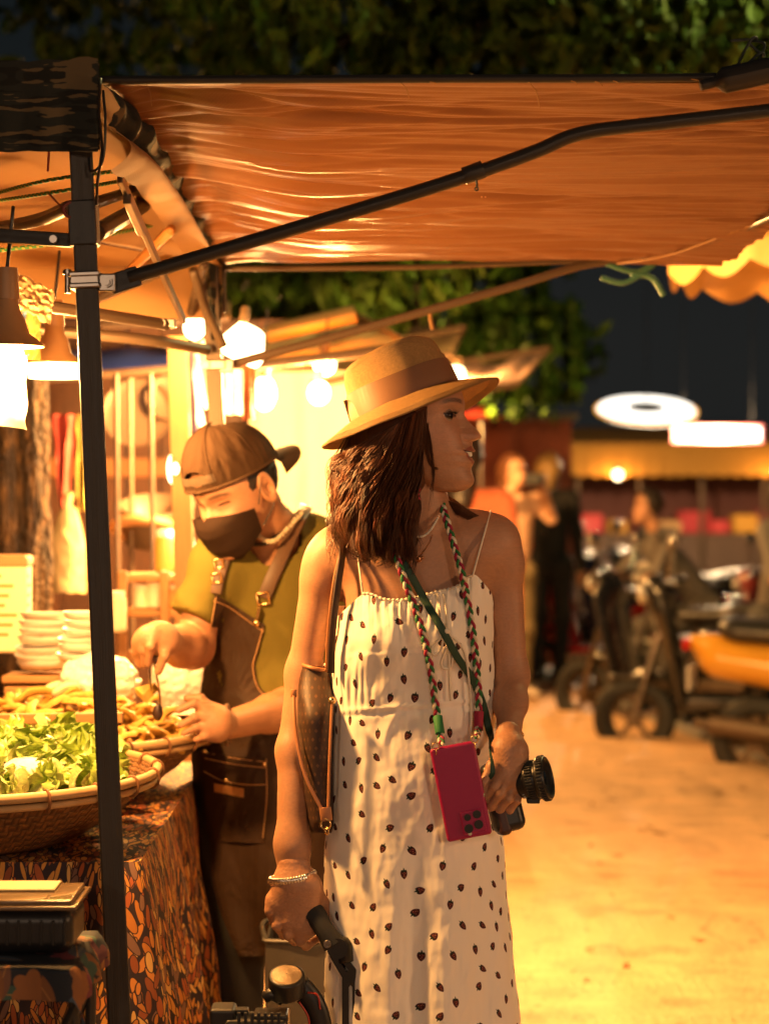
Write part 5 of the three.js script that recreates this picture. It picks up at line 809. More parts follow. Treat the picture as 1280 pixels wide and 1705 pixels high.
// ---------------------------------------------------------------- what she carries
const DD = (px, py, o = -0.008) => W(px, py, dressZ(px, Math.max(py, 960)) + o);
{ // camera and its green strap
  const e = DW - 0.105;
  const t = thing('camera', 'black photo camera with round lens held in her hand on a green strap', 'camera', P(850, 1390, e));
  const dir = P(885, 1292, e).sub(P(845, 1305, e)).normalize(), g0 = P(826, 1345, e + 0.012);
  const bodyA = P(822, 1268, e + 0.022), bodyB = P(850, 1384, e + 0.012);
  part('body', (() => { const L = bodyA.distanceTo(bodyB), g = new RoundedBoxGeometry(L, 0.052, 0.036, 4, 0.014); return frame(g, bodyA.clone().lerp(bodyB, 0.5), bodyB.clone().sub(bodyA), V(1, 0.24, -0.2)); })(), M.black, t);
  part('grip_panel', (() => { const L = 0.045; return frame(new RoundedBoxGeometry(L, 0.022, 0.038, 3, 0.009), P(835, 1366, e + 0.012), bodyB.clone().sub(bodyA), V(1, 0.24, -0.2)); })(), mat('dark_red_leather', [0.05, 0.015, 0.013], 0.5), t);
  const lens = lathe([[0.001, 0], [0.024, 0], [0.0255, 0.003], [0.0255, 0.012], [0.028, 0.013], [0.0295, 0.016], [0.0295, 0.030], [0.028, 0.0315], [0.0325, 0.033], [0.034, 0.036], [0.034, 0.046], [0.0325, 0.048], [0.029, 0.048], [0.0275, 0.044], [0.001, 0.042]], 48);
  const axis = V(1, 0.24, 0.32).normalize(), la = P(864, 1303, e + 0.006);
  const place = (g) => frame(g, la, V(-0.24, 1, 0).cross(axis), axis);
  const lp = part('lens', place(lens.clone()), M.black, t);
  const kn = []; for (let i = 0; i < 40; i++) { const a = i / 40 * 6.283; kn.push(box(0, 0, 0, 0.0026, 0.0115, 0.003, 0.0008).translate(0, 0.0228, 0.0300).rotateY(a)); } for (let i = 0; i < 40; i++) { const a = i / 40 * 6.283; kn.push(box(0, 0, 0, 0.0028, 0.0085, 0.003, 0.0008).translate(0, 0.041, 0.0345).rotateY(a)); }
  part('focus_ring', place(join(kn)), M.rubber, lp);
  const dots = []; for (let i = 0; i < 9; i++) dots.push(box(0, 0, 0, 0.0011, 0.0028, 0.0006, 0.0002).translate(0, 0.0075, 0.0258).rotateY(-0.9 + i * 0.22)); part('scale_mark', place(join(dots)), mat('white_mark', [0.7, 0.7, 0.68], 0.5), lp);
  part('glass', place(new THREE.SphereGeometry(0.05, 24, 8, 0, 6.3, 0, 0.5).translate(0, -0.006, 0)), mat('lens_glass', [0.01, 0.012, 0.016], 0.05, { clearcoat: 1 }), lp);
  part('foot', box(0, 0, 0, 0.02, 0.008, 0.02, 0.002).translate(...P(887, 1332, e - 0.004).toArray()), M.black, t);
  const sp = [W(655, 905, -0.035), W(668, 930, -0.066), W(684, 957, -0.072), DD(703, 992), DD(735, 1046, -0.012), DD(760, 1092, -0.010), DD(786, 1130), DD(803, 1170), DD(814, 1215, -0.016), W(820, 1250, -0.10), W(822, 1285, -0.115), W(816, 1302, -0.11)];
  solo('camera_strap', sweep(sp, 0.0062, 8, 90, { flat: 0.22, up: V(0.2, 0.1, 1) }), mat('green_strap', [0.012, 0.050, 0.026], 0.6, { bumpMap: weaveBump, bumpScale: 0.0006 }), 'dark green strap running across her dress to the camera in her hand', 'strap');
}
{ // phone on a braided lanyard
  const t = thing('phone', 'magenta phone case with a camera bump hanging upside down on her dress', 'phone', W(766, 1395, -0.13));
  const pl = [[727, 1250], [798, 1233], [806, 1384], [752, 1399]];
  const c = W(767, 1317, -0.118), X = W(800, 1309, -0.118).sub(W(733, 1322, -0.118)).normalize(), Y = W(760, 1243, -0.118).sub(W(777, 1392, -0.118)).normalize();
  M.magenta = mat('magenta_silicone', [0.33, 0.006, 0.075], 0.4);
  const q = (x, y, z) => c.clone().addScaledVector(X, x).addScaledVector(Y, y).addScaledVector(X.clone().cross(Y), z);
  const cs = part('case', frame(new RoundedBoxGeometry(0.0705, 0.1475, 0.010, 4, 0.0049), c, X, Y), M.magenta, t);
  const bump = part('camera_bump', frame(new RoundedBoxGeometry(0.036, 0.036, 0.004, 3, 0.0019), q(0.0135, -0.049, 0.0055), X, Y), M.magenta, cs);
  for (const [x, y, r] of [[0.0055, -0.058, 0.0068], [0.0055, -0.0405, 0.0052], [0.0215, -0.0545, 0.0068], [0.0205, -0.0385, 0.0062]]) part('lens', frame(new THREE.CylinderGeometry(r, r * 1.05, 0.004, 24).rotateX(Math.PI / 2), q(x, y, 0.008), X, Y), M.black, bump);
  part('flash', frame(new THREE.CylinderGeometry(0.003, 0.003, 0.004, 14).rotateX(Math.PI / 2), q(0.0065, -0.066, 0.0066), X, Y), M.silver, bump);
  for (const [x, y] of [[-0.031, 0.074], [0.030, 0.073]]) part('eyelet', [frame(new THREE.TorusGeometry(0.0055, 0.0011, 7, 20), q(x, y + 0.003, 0.004), X, Y), frame(new THREE.TorusGeometry(0.004, 0.001, 7, 16), q(x - 0.001, y - 0.006, 0.006), V(0.2, 0, 1), V(0, 1, 0))], M.gold, t);
  const braid = (path, name) => {
    const c3 = new THREE.CatmullRomCurve3(path), n = 150, L = c3.getLength(), out = [[], [], []];
    for (let k = 0; k < 3; k++) { const pts = []; for (let i = 0; i <= n; i++) { const s = i / n, p = c3.getPointAt(s), T = c3.getTangentAt(s), B = T.clone().cross(V(0, 0, 1)).normalize(), ph = s * L / 0.034 * 6.283 + k * 2.0944; pts.push(p.addScaledVector(B, 0.0036 * Math.sin(ph)).add(V(0, 0, 0.0022 * Math.sin(2 * ph)))); } out[k] = sweep(pts, 0.00275, 6, n); }
    return out;
  };
  const l1 = [W(652, 900, -0.03), W(660, 926, -0.07), W(672, 962, -0.082), DD(688, 1005, -0.014), DD(705, 1058, -0.010), DD(716, 1110, -0.008), DD(724, 1165, -0.008), DD(731, 1210, -0.010), W(735, 1240, -0.105)];
  const l2 = [W(735, 838, -0.01), W(744, 868, -0.045), W(757, 912, -0.062), W(768, 950, -0.075), DD(778, 1000, -0.008), DD(788, 1060, -0.008), DD(793, 1110, -0.008), DD(797, 1160, -0.010), DD(796, 1205, -0.016), W(794, 1228, -0.105)];
  const ln = thing('lanyard', 'braided red, white and green lanyard round her neck holding the phone', 'lanyard', W(735, 1240, -0.1));
  const red = mat('red_cord', [0.33, 0.012, 0.05], 0.7), wh = mat('white_cord', [0.72, 0.64, 0.50], 0.7), gr = mat('green_cord_braid', [0.02, 0.17, 0.05], 0.7);
  for (const l of [l1, l2]) { const [a, b, c2] = braid(l); part('cord', a, red, ln, 'red cord of the braid'); part('cord', b, wh, ln, 'white cord of the braid'); part('cord', c2, gr, ln, 'green cord of the braid'); }
  part('wrap', sweep([l1[6].clone().lerp(l1[7], 0.62).add(V(0, 0, 0.001)), l1[7].clone().lerp(l1[8], 0.35)], (k) => 0.0078, 12), gr, ln); part('wrap', sweep([DD(797, 1184, -0.014), DD(796, 1216, -0.018)], 0.0076, 12), red, ln);
}
{ // brown tote on her shoulder
  const t = thing('handbag', 'brown patterned leather tote hanging from her shoulder under the arm', 'handbag', W(530, 1385, 0.03));
  const tex = canvas(512, 512, (c, w) => { c.fillStyle = '#3a2416'; c.fillRect(0, 0, w, w); c.fillStyle = '#6a4526'; c.strokeStyle = '#6a4526'; c.lineWidth = 4; for (let j = 0; j < 8; j++) for (let i = 0; i < 8; i++) { const x = i * 64 + (j % 2) * 32 + 16, y = j * 64 + 32; if ((i + j) % 2) { for (let k = 0; k < 4; k++) { c.beginPath(); c.ellipse(x + 8 * Math.cos(k * 1.571), y + 8 * Math.sin(k * 1.571), 6, 6, 0, 0, 6.3); c.fill(); } } else { c.beginPath(); c.moveTo(x, y - 14); c.lineTo(x + 9, y); c.lineTo(x, y + 14); c.lineTo(x - 9, y); c.closePath(); c.stroke(); } } });
  M.canvasBrown = mat('coated_canvas', null, 0.6, { map: tex, bumpMap: weaveBump, bumpScale: 0.0003 });
  M.tan = mat('tan_leather', [0.40, 0.17, 0.07], 0.45);
  // body: seen on its narrow side, bulging; rows of left/right pixel edges
  const BR = [[1108, 502, 548], [1122, 498, 550], [1160, 495, 556], [1230, 496, 556], [1300, 503, 556], [1345, 508, 557], [1378, 515, 557], [1386, 520, 554]];
  const z0 = 0.0, bodyG = gridGeo(48, 40, (u, v) => { const py = lerp(1108, 1386, v), L = tableS(BR, py, 1), R = tableS(BR, py, 2), a = u * 6.283, c = Math.cos(a), s = Math.sin(a), k = Math.pow(Math.abs(c), 0.75) * Math.sign(c), kz = Math.pow(Math.abs(s), 0.6) * Math.sign(s), dep = lerp(0.04, 0.10, smooth(1108, 1200, py)); const p = W(lerp(L, R, (k + 1) / 2) + 1.5 * noise(py * 0.03, s), py + (v < 0.02 ? 5 * c : 0), 0.055 + dep * kz * (v > 0.97 ? 0.9 : 1)); p.uu = u * 3.2; p.vv = v * 2.4; return p; }, true);
  part('bag_body', bodyG, M.canvasBrown, t);
  const rim = []; for (let i = 0; i <= 24; i++) { const a = i / 24 * 6.283; rim.push(W(525 + 24 * Math.cos(a), 1108 + 5 * Math.cos(a) + 5 * Math.sin(a), 0.055 - 0.045 * Math.sin(a))); } part('rim', sweep(rim, 0.0035, 7, 60), M.tan, t);
  part('inside', sweep([W(524, 1118, 0.05), W(526, 1112, 0.05)], 0.02, 16, 1), mat('tan_lining', [0.30, 0.16, 0.07], 0.6), t);
  part('handle', sweep([W(551, 1120, -0.02), W(553, 1060, -0.03), W(561, 985, -0.032), W(570, 920, -0.014), W(572, 880, 0.02), W(571, 872, 0.05), W(568, 895, 0.10)], 0.0065, 8, 60, { flat: 0.45, up: V(0.5, 0, 1) }), M.canvasBrown, t);
  part('handle', sweep([W(546, 1118, 0.005), W(549, 1050, -0.005), W(560, 960, -0.012), W(575, 900, 0.0), W(580, 878, 0.03), W(578, 890, 0.09)], 0.0055, 8, 60, { flat: 0.45, up: V(0.5, 0, 1) }), M.tan, t);
  part('side_strap', [sweep([W(489, 1152, 0.0), W(492, 1215, -0.03), W(508, 1290, -0.05), W(538, 1352, -0.058)], 0.0030, 7, 40, { flat: 0.7 }), sweep([W(553, 1165, -0.045), W(549, 1250, -0.055), W(546, 1352, -0.058)], 0.0034, 7, 30, { flat: 0.7 }), sweep([W(489, 1160, 0.0), W(489, 1148, 0.0)], 0.005, 8, 1)], M.tan, t);
  part('tab', sweep([W(541, 1344, -0.06), W(544, 1366, -0.06)], 0.0095, 8, 1, { flat: 0.35, up: V(0, 0, 1) }), M.tan, t);
  part('ring', [frame(new THREE.TorusGeometry(0.008, 0.0016, 8, 24), W(542, 1372, -0.062), V(1, 0.2, 0.3), V(0, 1, 0)), frame(new THREE.TorusGeometry(0.006, 0.0014, 8, 20), W(544, 1383, -0.062), V(0.5, 0, 1), V(0, 1, 0)), ball(W(553, 1166, -0.048), 0.006)], M.gold, t);
}
{ // camera gimbal in her lowered hand
  const g = DW - 0.03;
  const t = thing('gimbal', 'black folding camera gimbal held in her lowered hand', 'gimbal', P(520, 1705, g));
  const G = (x, y, o = 0) => P(x, y, g + o);
  part('grip', sweep([G(505, 1528, 0.012), G(522, 1522, 0.004), G(540, 1548, -0.01), G(556, 1572, -0.012)], (k) => 0.0175 + 0.002 * Math.sin(k * 7), 18, 30), M.rubber, t);
  part('hinge', [frame(new THREE.CylinderGeometry(0.0165, 0.0165, 0.026, 24).rotateX(Math.PI / 2), G(562, 1576, -0.014), V(1, 0, 0), V(0, 1, 0)), sweep([G(548, 1580, -0.014), G(572, 1572, -0.014), G(576, 1600, -0.014)], 0.013, 12, 12)], M.black, t);
  part('screw', [frame(new THREE.CylinderGeometry(0.0062, 0.0062, 0.006, 18).rotateX(Math.PI / 2), G(545, 1571, -0.032), V(1, 0, 0), V(0, 1, 0)), frame(new THREE.TorusGeometry(0.0045, 0.0012, 6, 18), G(545, 1571, -0.036), V(1, 0, 0), V(0, 1, 0))], M.greySteel, t);
  const slab = (pts) => { const s = new THREE.Shape(); pts.forEach(([x, y], i) => { const p = G(x, y); i ? s.lineTo(p.x, p.y) : s.moveTo(p.x, p.y); }); return s; };
  const sh = slab([[551, 1588], [569, 1578], [581, 1596], [595, 1612], [597, 1640], [597, 1790], [571, 1790], [571, 1622]]);
  const hole = (pts) => { const h = new THREE.Path(); pts.forEach(([x, y], i) => { const p = G(x, y); i ? h.lineTo(p.x, p.y) : h.moveTo(p.x, p.y); }); sh.holes.push(h); };
  hole([[564, 1592], [567, 1591], [580, 1610], [577, 1613]]); hole([[581, 1638], [584, 1634], [587, 1638], [587, 1700], [581, 1700]]);
  part('arm', new THREE.ExtrudeGeometry(sh, { depth: 0.014, bevelSize: 0.0012, bevelThickness: 0.0012, bevelSegments: 2 }).translate(0, 0, -g + 0.005), M.black, t);
  part('motor', (() => { const ax = V(0.34, 0.9, 0.42).normalize(), l = lathe([[0.001, 0], [0.027, 0], [0.0295, 0.004], [0.0295, 0.030], [0.028, 0.034], [0.022, 0.036], [0.001, 0.0365]], 36); return frame(l, G(478, 1652, -0.03), V(1, 0, 0), ax); })(), M.black, t);
  part('motor_cap', (() => { const ax = V(0.34, 0.9, 0.42).normalize(); return frame(lathe([[0.001, 0.0372], [0.022, 0.0368], [0.0245, 0.035]], 36), G(478, 1652, -0.03), V(1, 0, 0), ax); })(), mat('brushed_bronze', [0.30, 0.22, 0.14], 0.35, { metal: 0.6, bumpMap: scratch, bumpScale: 0.001 }), t);
  part('roll_arm', [sweep([G(496, 1640, -0.02), G(520, 1668, -0.02), G(534, 1705, -0.02), G(538, 1780, -0.02)], (k) => 0.02 - 0.004 * k, 12, 20, { flat: 0.6, up: V(0, 0, 1) }), sweep([G(470, 1660, -0.04), G(452, 1655, -0.045), G(440, 1662, -0.045)], (k) => 0.013 - 0.005 * k, 10, 12)], M.black, t);
  part('red_trim', [sweep([G(512, 1652, -0.037), G(528, 1656, -0.037), G(533, 1680, -0.037)], 0.0016, 6, 14), sweep([G(498, 1668, -0.037), G(512, 1690, -0.037), G(517, 1720, -0.037)], 0.0016, 6, 14)], mat('red_trim', [0.4, 0.03, 0.02], 0.4), t);
  const cage = part('mount_plate', [box(...G(428, 1722, -0.05).toArray(), 0.10, 0.062, 0.06, 0.008), box(...G(452, 1690, -0.05).toArray(), 0.055, 0.014, 0.05, 0.005), box(...G(372, 1700, -0.05).toArray(), 0.04, 0.05, 0.05, 0.006)], M.black, t);
  part('knob', [frame(new THREE.CylinderGeometry(0.012, 0.012, 0.012, 20), G(376, 1684, -0.05), V(1, 0, 0), V(0.1, 1, 0.2)), box(...G(398, 1682, -0.05).toArray(), 0.03, 0.008, 0.02, 0.002)], M.black, cage);
  const rb = []; for (let i = 0; i < 7; i++) rb.push(box(...G(398 + i * 11, 1712, -0.082).toArray(), 0.005, 0.05, 0.006, 0.001)); part('rib', rb, M.rubber, cage);
}
// ---------------------------------------------------------------- the cook behind the stall
const DC = 4.0, X = (px, py, dz = 0) => P(px, py, DC + dz);
const cook = thing('person', 'cook in backwards cap, black mask, olive shirt and apron bending over the food', 'person', X(450, 900, 0.08).setY(0));
{
  const HC = X(392, 812, -0.03), hm = new THREE.Matrix4().makeRotationFromEuler(new THREE.Euler(0.50, -0.68, 0.10, 'YXZ')).setPosition(HC), H = (g) => g.applyMatrix4(hm), hp = (x, y, z) => V(x, y, z).applyMatrix4(hm);
  const skinC = (x, y, z) => { const n = 1 + 0.10 * fbm(x * 40, y * 40, z * 40, 3); return [SKIN[0] * n, SKIN[1] * n * 0.95, SKIN[2] * n * 0.9]; };
  // neck and arms
  const arms = [C(hp(0, -0.06, -0.03), X(448, 905, 0.06), 0.055, 0.058), C(X(448, 880, 0.06), X(448, 940, 0.08), 0.06, 0.08),
    C(X(345, 985, -0.02), X(322, 1078, -0.03), 0.040, 0.040), C(X(322, 1078, -0.03), X(304, 1075, -0.13), 0.043, 0.042), C(X(304, 1075, -0.13), X(280, 1068, -0.23), 0.041, 0.029),
    C(X(535, 1000, 0.12), X(512, 1155, 0.06), 0.046, 0.043), C(X(512, 1155, 0.06), X(450, 1188, -0.07), 0.043, 0.038), C(X(450, 1188, -0.07), X(374, 1208, -0.20), 0.037, 0.028)];
  const armG = nets(field(arms, 0.02), boundsOf(arms), 0.008, skinC);
  const male = PROFILE_W.map(([a, b]) => [a, b + 0.002 * gauss(a + 0.025, 0.02)]);
  const head = H(headGeo({ nt: 180, nr: 150, rows: ROWS_F.map(([y, a, w, b, c]) => [y, a, w * 1.06, b, c]), profile: male, socket: 0.010, lidUp: 0.0012, lidLow: 0.0022, browY: 0.020, brow: 1.0, mouthW: 0.026, mouthY: -0.0625, smile: 0, gap: 0 }));
  const ear = H(earGeo().rotateY(1.35).translate(0.079, -0.008, -0.006)); ear.deleteAttribute('uv');
  const d = DC - 0.27, d2 = DC - 0.24;
  const hr = hand([[[284, 1070, d + 0.04], [272, 1064, d], 0.028, 0.03], [[272, 1064, d], [246, 1062, d - 0.02], 0.029, 0.024], [[262, 1056, d - 0.01], [238, 1072, d - 0.01], 0.024, 0.022]],
    [{ r: 0.0094, p: [[258, 1050, d - 0.03], [251, 1076, d - 0.045], [247, 1104, d - 0.025]] }, { r: 0.0094, p: [[246, 1054, d - 0.015], [239, 1082, d - 0.03], [240, 1105, d - 0.012]] }, { r: 0.009, p: [[238, 1060, d + 0.005], [229, 1084, d - 0.012], [233, 1106, d + 0.006]] }, { r: 0.0082, p: [[234, 1066, d + 0.022], [226, 1086, d + 0.008], [230, 1102, d + 0.022]] }, { r: 0.0105, p: [[280, 1066, d - 0.01], [274, 1092, d - 0.03], [264, 1117, d - 0.022]] }], 0.003);
  const hl = hand([[[376, 1206, d2 + 0.04], [358, 1204, d2], 0.027, 0.032, [1, 1.1, 1]], [[360, 1196, d2], [342, 1184, d2 - 0.01], 0.026, 0.02], [[360, 1210, d2], [344, 1212, d2 - 0.01], 0.027, 0.02]],
    [{ r: 0.0088, p: [[346, 1180, d2 - 0.014], [322, 1171, d2 - 0.03], [297, 1182, d2 - 0.035]] }, { r: 0.0088, p: [[346, 1193, d2 - 0.016], [324, 1194, d2 - 0.034], [301, 1207, d2 - 0.035]] }, { r: 0.0084, p: [[344, 1206, d2 - 0.016], [326, 1211, d2 - 0.032], [306, 1220, d2 - 0.03]] }, { r: 0.0078, p: [[350, 1217, d2 - 0.012], [340, 1226, d2 - 0.026], [326, 1231, d2 - 0.024]] }, { r: 0.0098, p: [[358, 1186, d2 + 0.004], [334, 1162, d2 - 0.005], [312, 1162, d2 - 0.006]] }], 0.003);
  const flat = (g) => { if (!g.attributes.color) paint(g, SKIN); return skinUV(g); };
  part('body', [armG, head, ear, hr, hl].map(flat), M.skin, cook);
  // short black hair under the cap
  const hairM = mat('black_hair', [0.018, 0.012, 0.009], 0.55);
  part('hair', H(nets((x, y, z) => { const hd = (Math.hypot(x / 0.0815, (y - 0.02) / 0.098, (z + 0.012) / 0.097) - 1) * 0.08, cut = Math.max(z - lerp(0.045, 0.018, smooth(0.02, -0.03, y)), -(y + 0.055 + 0.25 * Math.max(0, -z - 0.03))); const earHole = 0.024 - Math.hypot(x - 0.08, y + 0.012, z + 0.004); return Math.max(hd, cut, earHole * 0.9) + 0.002 * noise(x * 120, y * 120, z * 60); }, new THREE.Box3(V(-0.11, -0.1, -0.14), V(0.11, 0.14, 0.12)), 0.006)), hairM, cook);
  // cap worn backwards: crumpled dome with an arched gap over the brow, strap, and brim behind
  const capM = mat('brown_nylon', [0.055, 0.030, 0.016], 0.85, { specularIntensity: 0.25 });
  const dome = (t, k, o = 0) => { const a = t * 2 * Math.PI, el = lerp(0, Math.PI / 2, k), c = Math.cos(el), wr = 0.006 * fbm(Math.cos(a) * 4 + 3, k * 2.6, Math.sin(a) * 4, 4) * c + 0.0016 * Math.sin(a * 30 + 5 * noise(a * 3, k * 4)) * gauss(k - 0.2, 0.14) * Math.max(0, 0.3 + noise(a * 2.3, 7)), r = 1 + wr / 0.09 + o / 0.09; return V(Math.sin(a) * 0.0885 * r * Math.pow(c, 0.8), 0.030 + 0.010 * Math.cos(a) + 0.108 * r * Math.sin(el), -0.010 + Math.cos(a) * 0.109 * r * Math.pow(c, 0.8)); };
  const cg = gridGeo(200, 70, (t, k) => dome(t, k), true), ix = cg.index.array, keep = [], pp = cg.attributes.position;
  for (let i = 0; i < ix.length; i += 3) { let x = 0, y = 0, z = 0; for (let k = 0; k < 3; k++) { x += pp.getX(ix[i + k]) / 3; y += pp.getY(ix[i + k]) / 3; z += pp.getZ(ix[i + k]) / 3; } if (!(z > 0.05 && Math.hypot(x / 0.036, (y - 0.056) / 0.030) < 1 && y > 0.056)) keep.push(ix[i], ix[i + 1], ix[i + 2]); }
  cg.setIndex(keep);
  const cap = part('cap', H(cg), capM, cook);
  const seams = []; for (let s = 0; s < 6; s++) { const pts = []; for (let k = 0; k <= 12; k++) pts.push(dome((s + 0.5) / 6, k / 12, 0.0008)); seams.push(sweep(pts, 0.0011, 5, 30)); } part('seam', H(join([...seams, ball(dome(0, 1, -0.002), 0.006, 1, 0.4, 1)])), capM, cap);
  const band = []; for (let k = 0; k <= 60; k++) band.push(dome(k / 60, 0.02, 0.001)); part('hem', H(sweep(band, 0.0035, 6, 120)), capM, cap);
  part('strap', H(gridGeo(20, 4, (u, v) => { const p = dome(lerp(-0.09, 0.09, u), 0.10 + 0.10 * v, 0.001); return p; })), mat('brown_strap', [0.11, 0.075, 0.05], 0.5), cap);
  part('brim', H(join([gridGeo(30, 12, (u, v) => { const x = (u - 0.5) * 0.155, q = x / 0.0775, z = -0.095 + 0.02 * q * q - v * 0.095 * Math.pow(Math.max(0, 1 - Math.pow(Math.abs(q), 2.6)), 0.45); return V(x, 0.022 - 0.012 * q * q - 0.026 * v, z); }), gridGeo(30, 12, (u, v) => { const x = (u - 0.5) * 0.155, q = x / 0.0775, z = -0.095 + 0.02 * q * q - v * 0.095 * Math.pow(Math.max(0, 1 - Math.pow(Math.abs(q), 2.6)), 0.45); return V(x, 0.0265 - 0.012 * q * q - 0.026 * v, z); })])), capM, cap);
  // pleated mask and its loops
  const mz = [[-0.13, 0.072], [-0.118, 0.096], [-0.10, 0.112], [-0.075, 0.122], [-0.05, 0.1265], [-0.03, 0.1255], [-0.012, 0.112], [-0.005, 0.104]], mw = [[-0.13, 0.035], [-0.11, 0.052], [-0.08, 0.066], [-0.04, 0.073], [-0.005, 0.0755]];
  part('mask', H(gridGeo(60, 40, (u, v) => { const q = u * 2 - 1, th = q * 1.42, s = Math.sin(th), c = Math.cos(th), yb = lerp(-0.128 + 0.045 * q * q, -0.010 - 0.022 * q * q * (1 - 0.1 * q) - 0.006 * gauss(q, 0.01), v), y = yb; const z = 0.02 + (tableS(mz, y) - 0.02) * Math.pow(c, 0.78) - 0.002 * Math.abs(Math.sin(v * 9.4)) * c + 0.0012 * fbm(u * 9, v * 9, 2); return V((tableS(mw, y) + 0.004) * s, y, z); })), mat('black_mask', [0.026, 0.014, 0.009], 0.8, { specularIntensity: 0.25, bumpMap: weaveBump, bumpScale: 0.0005 }), cook);
  part('mask_loop', H(sweep([V(0.077, -0.03, 0.03), V(0.083, 0.0, 0.012), V(0.083, 0.02, -0.006)], 0.0014, 5, 14)), M.black, cook); part('mask_loop', H(sweep([V(0.07, -0.075, 0.035), V(0.082, -0.05, 0.0), V(0.086, -0.03, -0.014)], 0.0014, 5, 14)), M.black, cook);
  // shirt
  const sp = [C(X(440, 975, 0.075), X(442, 1160, 0.085), 0.118, 0.112, [1.2, 1, 0.88]), C(X(378, 930, 0.03), X(515, 905, 0.13), 0.062, 0.064), C(X(448, 905, 0.08), X(448, 930, 0.085), 0.072, 0.085), C(X(366, 940, 0.0), X(329, 1014, -0.028), 0.058, 0.052), C(X(522, 915, 0.13), X(545, 1030, 0.12), 0.06, 0.056), C(X(442, 1160, 0.085), X(446, 1250, 0.085), 0.115, 0.12, [1.2, 1, 0.9])];
  const sf = field(sp, 0.045), hole = (x, y, z) => { const a = X(448, 893, 0.035); return 0.066 - Math.hypot(x - a.x, (y - a.y) * 0.75, z - a.z); };
  const cuff = X(326, 1020, -0.03), cd = X(329, 1014, -0.028).sub(X(366, 940, 0)).normalize();
  const shirtF = (x, y, z) => { let v = sf(x, y, z) + 0.006 * fbm(x * 16 + y * 5, y * 9, z * 12, 3) + 0.0025 * Math.sin((x * 0.8 + y) * 90 + 5 * noise(x * 8, y * 8)) * smooth(0.2, 0.0, Math.abs(x + 0.38)); const p = (x - cuff.x) * cd.x + (y - cuff.y) * cd.y + (z - cuff.z) * cd.z; if (x < X(350, 0).x) v = Math.max(v, p - 0.012); return Math.max(v, hole(x, y, z)); };
  const b = boundsOf(sp, 0.03);
  part('shirt', nets(shirtF, b, 0.008), mat('olive_shirt', [0.145, 0.120, 0.026], 0.85, { specularIntensity: 0.3 }), cook);
  part('collar', sweep([X(403, 896, -0.02), X(420, 905, -0.03), X(440, 905, -0.025), X(470, 885, 0.0), X(492, 862, 0.05), X(498, 852, 0.09)], 0.007, 8, 40, { flat: 0.6 }), mat('dark_collar', [0.03, 0.025, 0.02], 0.8), cook);
  const zz = []; const zp = [X(424, 880, -0.035), X(437, 897, -0.045), X(455, 900, -0.045), X(478, 880, -0.02), X(504, 852, 0.03)], zc = new THREE.CatmullRomCurve3(zp); for (let i = 0; i < 22; i++) { const p = zc.getPoint((i + 0.5) / 22); zz.push(frame(new THREE.CylinderGeometry(0.0065, 0.0065, 0.004, 3).rotateX(Math.PI / 2), p, V(Math.cos(i * 2.3), Math.sin(i * 2.3), 0.2), V(-Math.sin(i * 2.3), Math.cos(i * 2.3), 0.4))); }
  part('zigzag_trim', zz, mat('cream_trim', [0.55, 0.48, 0.34], 0.7), cook);
  // trousers, shoes
  const lp = []; for (const s of [-1, 1]) { const x = X(462, 0).x + s * 0.095, z = -4.09; lp.push(C(V(x, 0.88, z), V(x, 0.48, z + 0.02), 0.095, 0.07), C(V(x, 0.48, z + 0.02), V(x, 0.10, z - 0.01), 0.068, 0.055)); }
  part('trousers', nets(field(lp, 0.03), boundsOf(lp), 0.014), mat('black_trousers', [0.02, 0.018, 0.018], 0.85), cook);
  for (const s of [-1, 1]) { const x = X(462, 0).x + s * 0.095, q = [C(V(x, 0.05, -4.12), V(x, 0.042, -3.93), 0.05, 0.04)]; part('shoe', nets(field(q, 0.01), boundsOf(q), 0.012), M.rubber, cook); }
  // apron: bib and skirt laid over the body, straps, buckles, pocket
  const apronM = mat('brown_apron', [0.038, 0.019, 0.010], 0.65, { bumpMap: weaveBump, bumpScale: 0.0004, specularIntensity: 0.5 });
  const leather = mat('brown_leather_strap', [0.11, 0.06, 0.035], 0.5), thread = mat('tan_thread', [0.5, 0.28, 0.12], 0.7);
  const skirtP = [...sp.slice(0, 1), C(X(442, 1190, 0.085), X(452, 1290, 0.09), 0.125, 0.135, [1.22, 1, 0.9]), C(X(452, 1290, 0.09), X(470, 1620, 0.08), 0.14, 0.135, [1.1, 1, 0.85])], kf = field(skirtP, 0.05), bibF = (x, y, z) => Math.min(sf(x, y, z), kf(x, y, z));
  const wr = (u, v) => 0.004 * fbm(u * 3 + 1, v * 5, 3, 3) + 0.003 * Math.sin(u * 11 + v * 3) * v;
  const bib = [[358, 988, 441, 1040], [351, 1040, 431, 1082], [343, 1090, 425, 1112], [336, 1132, 438, 1150], [333, 1172, 490, 1178], [334, 1205, 545, 1212]];
  const ap = part('apron', drape(bib, bibF, 0.008, 3.6, 4.4, 36, 40, wr), apronM, cook);
  const sk = [[334, 1203, 546, 1210], [337, 1260, 549, 1262], [345, 1400, 551, 1400], [358, 1490, 551, 1495], [384, 1560, 550, 1560], [398, 1592, 548, 1590]];
  part('apron_skirt', drape(sk, kf, 0.011, 3.6, 4.4, 50, 60, (u, v) => wr(u, v) * 1.6 + 0.009 * v * Math.sin(u * 14 + 1)), apronM, ap);
  const on = (f, x, y, o) => P(x, y, hit(f, x, y, 3.6, 4.4) - o), line = (f, l, o, r = 0.0011) => sweep(l.map(([x, y]) => on(f, x, y, o)), r, 5, l.length * 8);
